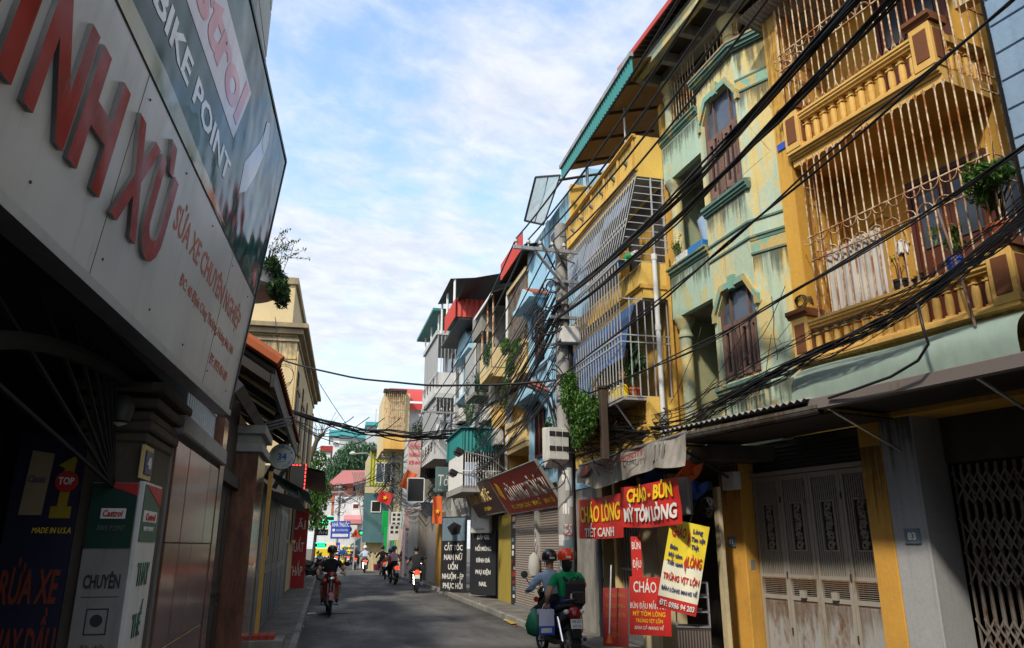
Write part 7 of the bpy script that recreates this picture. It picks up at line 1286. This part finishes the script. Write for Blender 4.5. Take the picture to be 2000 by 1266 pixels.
# ---- shared rider bodies for those farther away
JS,ES,HD1=sit_pose(lean=.12,sleeve='short'); BODY_S=skin_body(JS,ES,REG); JL,EL,HD2=sit_pose(lean=.12,sleeve='long'); BODY_L=skin_body(JL,EL,REG)
SP=[ # px, py of the wheels on the ground, heading, shirt, trousers, long sleeve, helmet, bike, label words, passenger
(811,1156,-3,BLKC,BLKC,0,None,P_BLK,'bareheaded rider in black shirt riding away beside the pink shop','black motorbike with lit tail light nearest the pink shop'),
(767,1141,6,C_PINK,BLKC,1,P_BLUE,P_BLK,'rider in lilac shirt and blue helmet riding away in mid street','dark motorbike with bright tail light under the lilac rider'),
(745,1124,4,BLKC,BLKC,1,P_BLK,P_BLK,'rider in black jacket and dark helmet behind the lilac rider','motorbike with white plate under the black jacketed rider'),
(711,1119,0,C_PALEB,C_GREYC,1,P_WHT,P_BLK,'rider in pale blue shirt and white helmet in the road centre','black scooter with red tail light under the pale blue rider'),
(693,1112,-2,C_GREYC,C_GREYC,1,P_WHT,P_BLK,'rider with grey backpack and white helmet left of the pale blue rider','dark motorbike under the rider with grey backpack'),
(733,1108,3,C_WHITE,C_GREYC,0,P_BLK,P_RED,'rider in white shirt seen beyond the black jacketed rider','red motorbike under the white shirted rider'),
(668,1110,178,C_ROYAL,BLKC,1,P_YEL,P_YEL,'delivery rider with yellow helmet and blue yellow jacket facing the camera','motorbike with yellow front coming toward the camera'),
(680,1106,-4,CL_YEL,C_GREYC,1,P_YEL,P_BLK,'rider with yellow helmet and pale jacket riding away far off','dark motorbike of the far rider with yellow helmet'),
(637,1098,0,C_PALEB,C_NAVY,0,P_WHT,P_RED,'rider in sky blue shirt far off on the left','red motorbike of the sky blue rider far left'),
(704,1103,0,C_ROYAL,C_GREYC,1,P_RED,P_BLK,'far rider in dark blue behind the pale blue rider','far dark motorbike ahead of the pale blue rider'),
(655,1106,2,C_WHITE,C_NAVY,0,P_RED,P_BLK,'rider in white top and red helmet left of the covered cart','far motorbike left of the covered cart'),
(672,1103,-3,C_GREYC,BLKC,1,P_WHT,P_BLK,'far rider in grey with white helmet behind the delivery rider','far motorbike behind the delivery rider'),
(720,1112,3,CL_YEL,BLKC,1,P_BLK,P_WHT,'rider in yellow jacket right of the pale blue rider','white scooter right of the pale blue rider'),
(688,1103,178,C_PINK,C_NAVY,0,P_WHT,P_RED,'rider in pink facing the camera far up the street','red motorbike facing the camera far up the street'),
(628,1098,10,C_ORG,C_NAVY,0,P_WHT,P_WHT,'rider in orange shirt at the far left corner','pale scooter of the orange shirted rider')]
for px,py,hdg,sh_,pa_,lg,hm,bm_,lb,bl in SP:
    M=place(px,py,R(hdg)); b=make_bike('motorbike',bl,M,bm_,None,lit=hdg<90,scooter=lg); t=person(lb,M,sh_,pa_,me=BODY_L if lg else BODY_S); h_=HD2 if lg else HD1
    if hm: helmet(t,h_,hm,peak=False)
    else: MB().at(h_[0],h_[1]-.02,h_[2]+.10).lathe([(.06,-.09),(.095,-.03),(.10,.04),(.075,.1),(.0,.125)],14).to(t,'hair',HAIR,smooth=True)
M=place(770,1139,R(6)); 
J,E,hd=sit_pose(lean=.04,pel=(-.10,.04,.88),sleeve='short'); t=person('child passenger in orange top in front of the lilac rider',place(767,1141,R(6))@TR(-.10,.32,-.12),C_ORG,BLKC,me=BODY_S); helmet(t,HD1,P_BLUE,peak=False)
t=thing('basket','pink plastic basket hung on the bike of the black jacketed rider','basket',place(745,1124,R(4))@TR(-.38,-.35,.30)); MB().lathe([(.15,0),(.19,.36),(.2,.36),(.16,.02)],12).to(t,'tub',paint('pink_plastic',(.62,.10,.18),.4),smooth=True); MB().tube([(-.19,0,.36),(0,0,.52),(.19,0,.36)],.012,5).to(t,'handle',MATS['pink_plastic'])
# ---- standing woman in conical hat
def stand_pose(step=.1):
    J={'pel':(0,0,.92,(.14,.11)),'wst':(0,.01,1.08,(.12,.09)),'che':(0,.02,1.28,(.15,.10)),'nk':(0,.03,1.43,.055),'hd0':(0,.05,1.5,.07),'hd1':(0,.05,1.59,(.075,.09)),'hd2':(0,.04,1.66,.05)}
    E=[('pel','wst','shirt'),('wst','che','shirt'),('che','nk','shirt'),('nk','hd0','skin'),('hd0','hd1','skin'),('hd1','hd2','skin')]
    for k,s in (('L',-1),('R',1)):
        J.update({'sh'+k:(s*.16,.02,1.35,.065),'el'+k:(s*.23,.0,1.10,.045),'wr'+k:(s*.22,.12,.90,.032),'ha'+k:(s*.21,.15,.84,.035),'hp'+k:(s*.09,0,.88,.10),'kn'+k:(s*.10,s*step,.48,.065),'an'+k:(s*.10,s*step*1.4,.08,.042),'to'+k:(s*.11,s*step*1.4+.14,.035,.036)})
        E+=[('che','sh'+k,'shirt'),('sh'+k,'el'+k,'shirt'),('el'+k,'wr'+k,'shirt'),('wr'+k,'ha'+k,'skin'),('pel','hp'+k,'pants'),('hp'+k,'kn'+k,'pants'),('kn'+k,'an'+k,'pants'),('an'+k,'to'+k,'shoe')]
    return J,E,(0,.05,1.5)
J,E,hd=stand_pose(); g=atG(786,1123,.1); t=person('woman in mustard clothes and conical hat walking by the pink shop',TR(g.x,g.y,.1,R(200)),C_MUST,C_MUST,J=J,E=E); MB().at(0,.04,1.60).lathe([(.24,0),(.23,.01),(.02,.17),(.0,.175)],16).to(t,'conical_hat',CREAM,smooth=True)
J,E,hd=stand_pose(.05); BODY_ST=skin_body(J,E,REG)
for px,py,rz,a,b_,lb in ((650,1101,170,C_WHITE,C_NAVY,'person in white standing at the far crossing'),(622,1101,40,C_ORG,C_GREYC,'person in orange standing by the far left shops'),(660,1103,20,C_GREEN,BLKC,'person in green at the far crossing')):
    g=atG(px,py,.05); t=person(lb,TR(g.x,g.y,.05,R(rz)),a,b_,me=BODY_ST); MB().at(0,.04,1.6).lathe([(.09,-.06),(.1,.0),(.07,.08),(0,.1)],12).to(t,'hair',HAIR,smooth=True)
# ---- parked motorbikes and a bicycle along the left kerb
src=None
for i,(y,rz) in enumerate(((40,80),(41.4,74),(43,85),(45,78),(47.5,82),(50,75))):
    M=TR(-.75,y,.11,R(-rz))@TR(0,0,0,0,0,R(6))
    lb='parked motorbike %s along the left pavement'%('nearest the camera','second from the near end','third from the near end','fourth from the near end','fifth from the near end','farthest away')[i]
    if src is None: src=make_bike('parked_motorbike',lb,M,P_BLK,None,lit=False,group='motorbikes parked on the left pavement')
    else: c=copy_tree(src,None,M); c['label']=lb
t=thing('bicycle','dark bicycle leaning by the left shops','bicycle',TR(-1.02,36.5,.11,R(-12))); wheel_parts(t,-.5,.32,.02,'rear_wheel'); wheel_parts(t,.52,.32,.02,'front_wheel'); MB().tube([(0,-.5,.32),(0,-.1,.3),(0,.38,.78),(0,-.18,.78),(0,-.5,.32)],.016,5).tube([(0,-.1,.3),(0,-.2,.92)],.014,5).tube([(0,.52,.32),(0,.36,.95)],.016,5).to(t,'frame',DARKM); MB().tube([(-.26,.28,1.0),(0,.36,.98),(.26,.28,1.0)],.013,5).to(t,'handlebar',CHROME); MB().box(-.07,.07,-.32,-.1,.92,.97).to(t,'saddle',BLKC,bev=.02)
# ---- small covered truck at the crossing
g=atG(664,1100); t=thing('covered_cart','dark three wheeled cart with framed canopy at the far crossing','cart',TR(g.x,g.y+3,.02)); MB().box(-.9,.9,0,2.2,.5,1.1).to(t,'bed',DARKM,bev=.03); 
for x in (-.85,.85): 
    for y in (.05,2.1): MB().box(x-.04,x+.04,y-.04,y+.04,1.1,2.35).to(t,'post',DARKM)
MB().box(-1.0,1.0,-.1,2.3,2.35,2.45).to(t,'roof',FADED); MB().box(-.8,.8,.02,.05,1.2,2.2).to(t,'rear_window',GLASSB); 
for x in (-.85,.75): MB().at(x,.5,.34,0,0,R(90)).lathe([(.2,0),(.34,.0),(.34,.14),(.2,.14)],14).to(t,'wheel',TYRE)
# ================================================================ poles
def pole(label,x,y,h,r0,r1,arms,group=None):
    t=thing('utility_pole',label,'utility pole',Matrix.Translation((x,y,0))); MB().lathe([(r0,0),(r1,h)],18).to(t,'shaft',POLEC,smooth=True)
    rep(t,'shaft_recess',MB().box(-.05,.05,-.012,.01,-.05,.05).mesh('shaft_recess',CONCD),[(0,-(r1+(r0-r1)*(1-z/h))+.0,z) for z in [h-.25-.32*i for i in range(9)]])
    for z,x0,x1,b in arms:
        a=MB().box(x0,x1,-.23,-.17,z-.035,z+.035).to(t,'cross_arm',STEEL)
        n=5; rep(a,'insulator',MB().lathe([(.012,0),(.012,.07),(.04,.075),(.045,.11),(.02,.14),(.03,.16),(.0,.175)],8).mesh('insulator',WHITEP),[(x0+.06+(x1-x0-.35)*i/(n-1),-.2,z+.035) for i in range(n)])
        if b: MB().tube([(x0+.45,-.2,z-.05),(0,-.19,z-.75)],.035,4).to(t,'brace',STEEL)
    return t
PA=(4.27,13.5); ZA=lambda z:1.8+(z-1.8)*.888
t=pole('tall near concrete pole with meter box and cross arm at the yellow house',PA[0],PA[1],8.14,.165,.12,[(7.48,-1.05,.30,True)])
rep(t,'band',MB().lathe([(.148,0),(.148,.06)],16).mesh('band',DARKM),[(0,0,ZA(z)) for z in (7.45,6.9,6.55,5.3,4.75)]); rep(t,'band_bracket',MB().box(-.3,.3,-.2,-.14,0,.06).mesh('band_bracket',STEEL),[(0,0,ZA(7.45)),(0,0,ZA(6.6))])
rr=random.Random(2)
for i in range(16):
    a=R(rr.uniform(200,320)); z=rr.uniform(1.0,3.2); rd=.166-.045*z/8.14+.002
    if i==0: a,z=R(255),2.35
    o=MB().grid(lambda u,v:((rd)*math.cos(a+(u-.5)*.9),(rd)*math.sin(a+(u-.5)*.9),z+.19*v),4,1).to(t,'pasted_bill',rr.choice((WHT,WHT,FADED,PLATEB) if i else (WHT,)))
for s,z,m_ in (('TIẾT',2.08,RED),('NỐI',1.97,RED)): text(t,s,.07,m_,Matrix.Translation((-.03,-.162,z))@FACE,w=.16)
t=thing('junction_box','white steel box strapped to the near concrete pole','box',TR(PA[0]+.03,PA[1]-.14,ZA(6.2),R(-8))); MB().box(-.17,.24,-.2,0,-.17,.17).to(t,'casing',WHITEP,bev=.015); MB().box(-.15,.22,-.206,-.2,-.15,.15).to(t,'lid',WHITEP)
t=thing('meter_cluster','white cluster of electricity meters on the near concrete pole','meter box',TR(PA[0]-.24,PA[1]-.08,3.42,R(12)))
for i,x in enumerate((-.14,.0,.14)):
    c=MB().ext([(-.2,.0),(-.14,.0),(-.14,-.1),(-.2,-.0)],'x',0,.01) if 0 else MB().box(x-.068,x+.068,-.2,0,-.1,.48).ext([(-.2,-.1),(0,-.1),(0,-.25)],'x',x-.068,x+.068); c=c.to(t,'case',WHITEP,bev=.006); rep(c,'meter_window',MB().box(-.03,.03,-.206,-.2,0,.09).mesh('meter_window',DARKM),[(x+q,0,z) for q in (-.032,.032) for z in (.05,.32)])
MB().box(-.20,.26,-.02,.08,-.1,.5).to(t,'back_plate',WHITEP)
PB=(5.04,30.7); pole('second concrete pole beyond the teal balcony and slate sign',PB[0],PB[1],7.75,.19,.14,[(7.1,-1.55,.3,False)])
p=atY(763,1000,52); PC=(p.x,52); pole('far pole lost in a black tangle of cables before the teal wall',PC[0],PC[1],8.2,.17,.12,[(7.6,-.8,.6,False)])
p=atY(711,1000,64); PD=(p.x,64); t=pole('far pole with a slanted metal frame near the warning sign',PD[0],PD[1],7.2,.15,.11,[(6.6,-1.0,.5,False)])
p=atY(662,1000,74); PE=(p.x,74); pole('thin far pole before the blue pharmacy sign',PE[0],PE[1],7.5,.13,.10,[(7.0,-.6,.4,False)])
for (lx_,ly_,bx,by,Y,lb) in ((684,966-85+5,712,905,55,'street lamp on a curved arm before the tree'),(640,962,668,985,62,'street lamp on the left arm before the orange house')):
    a=atY(lx_+5,ly_,Y); b=atY(bx+40,by+30,Y); t=thing('street_lamp',lb,'street lamp',Matrix.Translation((0,Y,0))); MB().tube([(a.x+.2,0,a.z),(a.x+1.0,0,a.z+.05),(b.x-.3,0,(a.z+b.z)/2+.2),(b.x,0,b.z-.4)],.05,6).to(t,'arm',STEEL); MB().at(a.x,0,a.z,0,0,R(8)).lathe([(.0,-.12),(.22,-.08),(.25,.02),(.1,.14),(.0,.16)],10).to(t,'lamp_head',FADED,smooth=True)
# ================================================================ cables
WG='black cables strung along and across the street'
def sagged(a,b,s,n=14,wob=0,seed=0):
    r=random.Random(seed); a=Vector(a); b=Vector(b); ph=[r.uniform(0,6) for _ in range(4)]
    return [a.lerp(b,i/n)+Vector((wob*math.sin(ph[0]+i*.9)*math.sin(math.pi*i/n),wob*.5*math.sin(ph[1]+i*.7)*math.sin(math.pi*i/n),-4*s*(i/n)*(1-i/n)+wob*math.sin(ph[2]+i*1.3)*math.sin(math.pi*i/n))) for i in range(n+1)]
def wire(pts,r,label,n=5,mat=CABLE,name='overhead_cable'):
    o=MB().tube(pts,r,n).to(None,name,mat,smooth=2); tag(o,label,'cable',WG); return o
L_ARM='spaced power cable tied to the cross arm insulators'
arm=[PA[0]-1.05+.06+(1.35-.35)*i/4 for i in range(5)]; armB=[PB[0]-1.5+.06+(1.8-.35)*i/4 for i in range(5)]
near=[2.92,3.10,3.28,3.48,3.68]
for i in range(5):
    ax=(arm[i],PA[1]-.2,7.67); wire(sagged(ax,(near[i],-2.0,7.75),.62,18),.017,L_ARM); wire(sagged(ax,(armB[i],PB[1]-.2,7.28),.45,16),.017,L_ARM)
    wire(sagged((armB[i],PB[1]-.2,7.28),(PC[0]-.8+.25*i,PC[1]-.2,7.7),1.2,14),.019,L_ARM); wire(sagged((PC[0]-.8+.25*i,PC[1]-.2,7.7),(PD[0]-1+.3*i,PD[1],6.7),.5,8),.02,L_ARM)
    if i in (2,3): wire([ax,(arm[i]+.08,PA[1]-.3,7.4),(arm[i]+.25,PA[1]-.35,7.0),(arm[i]+.42,PA[1]-.3,7.2),(PA[0]-.1,PA[1]-.2,7.36)],.02,'drooping jumper loop under the cross arm')
# heavy bundles from the pole towards the camera on the right
def bundle(a,b,s,k,spread,r,label,seed,n=18,wob=.03):
    rr=random.Random(seed)
    for i in range(k):
        o=Vector((rr.uniform(-1,1),0,rr.uniform(-1,1)))*spread; wire(sagged(Vector(a)+o*.5,Vector(b)+o,s*rr.uniform(.92,1.1),n,wob,seed*31+i),r*rr.uniform(.7,1.15),label)
bundle((PA[0]-.16,PA[1]-.25,ZA(6.95)),(4.46,-1.0,7.55),.55,10,.06,.0145,'one of the thick black cables in the heavy bundle crossing the green house',3)
bundle((PA[0]-.16,PA[1]-.25,ZA(6.60)),(4.72,-1.0,7.45),.55,6,.055,.0145,'one of the thick black cables in the second bundle crossing the green house',4)
bundle((PA[0]-.16,PA[1]-.25,ZA(5.25)),(5.68,-.6,6.98),.22,2,.02,.0135,'single thick cable rising in front of the caged balconies',5)
bundle((PA[0],PA[1]-.25,ZA(4.75)),(5.9,.6,5.75),.50,3,.05,.010,'thin cable passing low before the green bay windows',6)
bundle((PA[0]-.1,PA[1]-.2,ZA(6.95)),(PB[0]-.2,PB[1]-.1,5.9),.8,9,.15,.0155,'one of the cables bundled between the near and second pole',7)
bundle((PA[0]-.1,PA[1]-.2,ZA(6.6)),(PB[0]-.2,PB[1]-.1,5.5),1.0,7,.17,.0155,'one of the lower cables bundled between the near and second pole',8)
bundle((PA[0]-.1,PA[1]-.2,ZA(5.25)),(PB[0]-.2,PB[1]-.1,4.6),.6,5,.14,.013,'thin cable slung low between the near and second pole',9)
bundle((PA[0]-.3,PA[1]-.2,ZA(7.2)),(PB[0]-.5,PB[1]-.1,6.6),.9,12,.35,.010,'thin cable in the fan between the near and second pole',41)
bundle((PA[0]-.1,PA[1]-.2,ZA(6.1)),(PB[0]-.3,PB[1]-.1,5.0),1.2,9,.25,.010,'thin low cable in the fan between the near and second pole',42)
bundle((PB[0]-.5,PB[1]-.1,6.6),(PC[0],PC[1],7.0),1.5,12,.45,.014,'thin cable in the fan between the second and far pole',43)
bundle((PB[0]-.2,PB[1]-.1,5.4),(PC[0],PC[1],6.0),1.6,10,.25,.022,'one of the cables sagging from the second pole to the far tangle',10)
bundle((PB[0]-.2,PB[1]-.1,4.7),(PC[0],PC[1],5.3),1.3,6,.25,.02,'one of the low cables sagging to the far tangle',11)
bundle((PC[0],PC[1],6.4),(PD[0],PD[1],6.2),.9,9,.4,.025,'one of the cables sagging between the two far poles',12,10)
bundle((PD[0],PD[1],6.5),(PE[0],PE[1],6.3),.5,10,.7,.03,'one of the far cables fanning to the thin pole',13,8)
bundle((PC[0],PC[1],6.8),(-1.4,60,6.5),.7,4,.3,.02,'far cable crossing the street before the big tree',14,10)
# sagging telecom bundle in front of the yellow house and its tails
q1=FY.w(4.9,.42,3.55); q0=(PA[0]+.1,PA[1]-.3,ZA(3.9))
def tele(k,seed,z0,z1,s,r,label,wob=.05,xe=-1.1):
    rr=random.Random(seed)
    for i in range(k):
        P=[Vector(q0)+Vector((rr.uniform(-.1,.1),0,rr.uniform(-.4,.5))),FG.w(2.6+rr.uniform(-.2,.2),.40+rr.uniform(-.05,.05),z0-.05+rr.uniform(-.18,.12)),FG.w(1.2,.42+rr.uniform(-.04,.04),z0+.06+rr.uniform(-.05,.05)),FY.w(2.0,.38+rr.uniform(-.04,.04),z0+.30+rr.uniform(-.05,.05)),FY.w(.7,.42+rr.uniform(-.03,.03),z1-.28+rr.uniform(-.05,.05)),FY.w(-.3,.45,z1+.05+rr.uniform(-.06,.06)),FY.w(xe,.5,z1+.35+rr.uniform(-.1,.1))]
        pts=[]
        for j in range(len(P)-1):
            p0,p1,p2,p3=P[max(0,j-1)],P[j],P[j+1],P[min(len(P)-1,j+2)]
            for u in [x/6 for x in range(6)]: pts.append(.5*((2*p1)+(p2-p0)*u+(2*p0-5*p1+4*p2-p3)*u*u+(3*p1-p0-3*p2+p3)*u**3)+Vector((0,0,wob*.3*math.sin(j*2+u*7+i))))
        pts.append(P[-1]); wire(pts,r*rr.uniform(.6,1.2),label)
tele(14,21,3.62,4.35,.2,.0105,'cable in the sagging telephone bundle under the yellow balcony'); tele(9,22,3.52,4.3,.3,.007,'thin cable hanging just below the telephone bundle',.1); tele(7,23,3.85,4.5,.2,.005,'hair thin wire above the telephone bundle',.08)
P=[FY.w(.35,.46,4.10),FY.w(.32,.48,3.85),FY.w(.30,.47,3.68),FY.w(.45,.45,3.55),FY.w(.8,.42,3.46),FY.w(1.3,.38,3.42),FY.w(1.7,.33,3.40)]; wire(P,.016,'thick cable looping down onto the steel awning beam')
rr=random.Random(77)
for i in range(9):   # loose drops from the bundle to the eave and the walls
    a=FG.w(rr.uniform(-.2,2.6),.4,rr.uniform(3.6,4.0)); b=FG.w(a and rr.uniform(-.3,2.7),.12,rr.uniform(3.35,5.3)); wire(sagged(a,b,.12,8,.02,i),.005,'loose thin wire dangling by the green house wall')
for i in range(14):  # tangle by the eave end and the pole foot of the bundle
    c=FC.w(-.15+rr.uniform(-.4,.6),.35,3.3+rr.uniform(-.5,.5)); k=rr.uniform(.10,.26); wire([c+Vector((k*.4*math.sin(3*a+i),k*math.cos(a),k*1.3*math.sin(a)-.1*a*rr.random()*0)) for a in [j*.5 for j in range(rr.randint(8,13))]],.008,'curl of loose cable in the tangle above the food shop')
for i in range(22):
    a=(PA[0]+rr.uniform(-.1,.15),PA[1]-.18,rr.uniform(3.4,5.0)); b=FC.w(rr.uniform(.0,2.6),rr.uniform(.2,.9),rr.uniform(2.8,4.2)); wire(sagged(a,b,rr.uniform(.10,.45),12,.04,i+50),.0075,'cable drooping from the near pole over the food shop canopy')
for i in range(9):   # down the pole
    a=R(rr.uniform(-60,70)); x=.17*math.cos(a); y=-.17*abs(math.sin(a))-.02; wire([(PA[0]+x*(1-.01*k)+rr.uniform(-.015,.015),PA[1]+y+rr.uniform(-.01,.01),5.7-.5*k) for k in range(rr.randint(6,11))],.015,'cable running down the near concrete pole')
for i in range(10):
    z=ZA(rr.choice((7.4,7.0,6.6,6.3,5.4,4.9,3.3))); k=rr.uniform(.12,.32); wire([(PA[0]-.2-k*.6+k*math.cos(a),PA[1]-.28+.05*math.sin(2*a),z-.1+k*.9*math.sin(a)) for a in [j*.5+i for j in range(rr.randint(9,13))]],.013,'loop of spare cable tied to the near pole')
wire([(PA[0]-.1,PA[1]-.25,6.4),(PA[0]-.4,PA[1]-.3,6.15),(PA[0]-.62,PA[1]-.3,5.9),(PA[0]-.5,PA[1]-.3,5.65),(PA[0]-.1,PA[1]-.25,5.8)],.02,'loop of spare cable tied to the near pole')
# bundles across the street from the left roof to the poles
a=atY(541,700,20); b=atX(1062,738,4.75)
wire(sagged((a.x,20,a.z),(PA[0]-.15,PA[1]+.0,ZA(5.25)),.35,18,.01),.024,'upper black cable crossing the street from the left roof')
a=atY(572,797,24); L0=Vector((a.x-.3,24,a.z)); 
for i in range(9): e=Vector((4.6+rr.uniform(-.1,.1),27.0,5.75+rr.uniform(-.15,.15))); wire(sagged(L0+Vector((0,0,rr.uniform(-.08,.08))),e,.42*rr.uniform(.7,1.3),16,.05,i+90),.022,'one of the bundled cables crossing the middle of the street')
for i in range(4): wire(sagged(L0+Vector((0,0,-.05)),(.6+.5*i,24.6,a.z-.1),.5+.15*i,12,.05,i),.014,'slack end of cable hanging from the crossing bundle')
for i in range(4):
    P=[Vector((4.5,26.8,5.7)),Vector((4.45,22,5.85)),Vector((4.45,17.0,5.55)),Vector((4.36,14.8,4.8)),Vector((4.3,13.7,3.9-.3*i))]; wire([q+Vector((rr.uniform(-.06,.06),0,rr.uniform(-.08,.08))) for q in P],.02,'arching cable falling from the street crossing to the near pole')
a=atY(607,720,29); wire(sagged((a.x,29,a.z),(4.9,44,5.2),.9,14),.014,'thin slanting wire from the beige building to the far right')
wire(sagged((-1.3,15,6.2),(-1.15,20,4.95),.2,8),.006,'thin drop wire under the overgrown shrub',mat=STEEL); wire(sagged((-1.3,15.2,6.2),(-1.1,20.3,4.9),.4,8),.006,'thin drop wire under the overgrown shrub',mat=STEEL)
t=thing('cable_bracket','dark iron bracket holding cables on the clay tiled roof','bracket',Matrix.Translation(atY(543,712,20))); MB().box(-.06,.06,-.06,.06,-.6,.1).to(t,'post',BLACKM)
for i in range(3): wire([Vector(atY(548,712,20))+Vector((.25*math.cos(a_)+.1,0,-.28+.25*math.sin(a_)*(1+.2*i))) for a_ in [j*.5+i for j in range(12)]],.008,'loop of thin cable under the iron bracket')
for P_,n,k in ((PC,26,.55),(PD,14,.4),(PE,12,.35)):   # the far tangles
    for i in range(n):
        c=Vector((P_[0]+rr.uniform(-.3,.3),P_[1]-.3,rr.uniform(4.6,7.2))); q=rr.uniform(.2,k); wire([c+Vector((q*math.cos(a_),.1*math.sin(a_*2),q*1.4*math.sin(a_)*(1 if i%2 else .5))) for a_ in [j*.55+i for j in range(rr.randint(7,12))]],.022,'knotted cable in the far tangle' if P_ is PC else 'looped cable on the far poles')
for i in range(10): wire(sagged((PD[0],PD[1],rr.uniform(6,6.9)),(rr.uniform(-2,1.5),rr.uniform(70,80),rr.uniform(5.5,7)),.5,8),.02,'far cable fanning across the end of the street')
t=thing('cable_frame','slanted lattice of pale cables on the far pole','frame',Matrix.Translation((PD[0]-.2,PD[1]-.4,0))); rep(t,'strand',MB().tube([(-.5,0,7.6),(-.1,0,6.2),(.1,0,5.2)],.025,4).mesh('strand',GREYD),[(-.45+.13*i,0,0) for i in range(8)])  # lattice of cable strands slanting off the far pole

# splice boxes and ties on the bundles
for i,(x,y,z) in enumerate(((4.33,9.0,6.0),(4.42,6.2,6.2),(4.5,7.4,5.78))):
    o=MB().at(0,0,0,0,R(90)).lathe([(.02,-.16),(.045,-.13),(.045,.13),(.02,.16)],10).to(None,'splice_sleeve',BLACKM,M=TR(x,y,z)) if 0 else None
for i,(fr,lx,d,z,lb) in enumerate(((FE,3.6,.0,4.9,'white air conditioner under the cream plant balcony'),(FF,.6,.05,5.9,'white air conditioner on the grey mottled wall'),(FH,.8,-.2,4.2,'white air conditioner low on the grey white house'),(FGW,1.9,.05,6.6,'white air conditioner on the narrow white house'))):
    t=thing('air_conditioner',lb,'air conditioner',SF(fr,lx,d,z)); MB().box(-.4,.4,0,.55,0,.28).to(t,'case',WHITEP,bev=.02); MB().tube([(-.12+.2*math.cos(a),.28+.2*math.sin(a),.285) for a in [k*.45 for k in range(14)]],.012,4,closed=True).to(t,'fan_guard',GREYS); rep(t,'bracket',MB().box(-.025,.025,-.06,0,0,.3).mesh('bracket',DARKM),[(-.32,0,0),(.32,0,0)])
for i,(fr,lx,lb) in enumerate(((FF,3.2,'grey drain pipe between the mottled grey house and the white house'),(FH,.05,'grey drain pipe at the near corner of the balcony house'),(FE,2.5,'pale drain pipe between the two cream houses'))):
    t=thing('drain_pipe',lb,'pipe',fr.M@TR(lx,.06,3.2)); MB().tube([(0,0,0),(0,0,6.5)],.05,8).to(t,'pipe',PVC,smooth=True); rep(t,'joint',MB().lathe([(.06,0),(.06,.1)],8).mesh('joint',PVC),[(0,0,1.2+2*k) for k in range(3)])

# rain and rust stains with ragged lower edges, a couple of millimetres proud of the walls
def stain(p,x0,x1,y,z0,z1,m=STAIN,M=None): return MB().poly((x0,y,z0),(x1,y,z0),(x1,y,z1),(x0,y,z1)).to(p,'stain',m,M=M)
for z in (3.85,6.73): stain(hg,.72,1.73,.004,z-.62,z)
stain(hg,.72,1.74,.0035,8.72,9.05); stain(hg,.01,.75,-.004,8.3,9.05,M=CHK); stain(hg,.01,.75,-.0045,5.0,5.72,M=CHK); stain(hg,.01,.75,-.0045,7.6,8.33,M=CHK); stain(hg,.01,.75,-.005,3.32,3.9,M=CHK); stain(hg,.72,1.74,.003,3.32,3.75)
stain(hg,1.76,2.94,.002,5.45,6.13); stain(hg,1.76,2.94,.002,7.95,8.60); 
stain(hc,.0,4.0,.5035,8.22,8.80); stain(hc,.0,4.0,.5035,6.03,6.40); stain(hc,.0,4.0,.5035,3.32,3.56)
stain(hy,LY-.23,LY-.02,-.026,4.7,9.6); stain(hy,-.3,2.3,.004,3.88,3.94)
stain(hy3,-6.9,-.02,-.034,7.2,9.05) ; stain(HD_,3.1,5.1,.004,5.9,6.42); stain(HD_,3.1,5.1,.004,3.1,3.72); stain(HD_,.2,5.1,.004,9.2,10.38)
for (x0,x1) in ((4.77,5.24),(2.18,2.49)): stain(hg,x0,x1,-.994,1.6,3.0,M=PM)
stain(hy,1.72,2.16,-.994,2.0,3.3); stain(hf,.0,3.4,.004,7.2,10.0); stain(hw,.2,3.0,.004,5.6,7.4); stain(hh,.2,4.6,.904,8.5,9.2)
for i in range(4): stain(hg,2.52+wl*i+.03,2.52+wl*(i+1)-.03,-1.228,1.0,1.36,STAINR,M=PM); stain(hg,2.52+wl*i+.06,2.52+wl*(i+1)-.06,-1.236,.3,1.05,STAINR,M=PM)
for x in (-2.2,-4.4,-6.2): MB().poly((x,.03,.002),(x+1.1,.03,.002),(x+1.1,1.05,.002),(x,1.05,.002)).to(sg,'stain',STAIN) if 0 else None
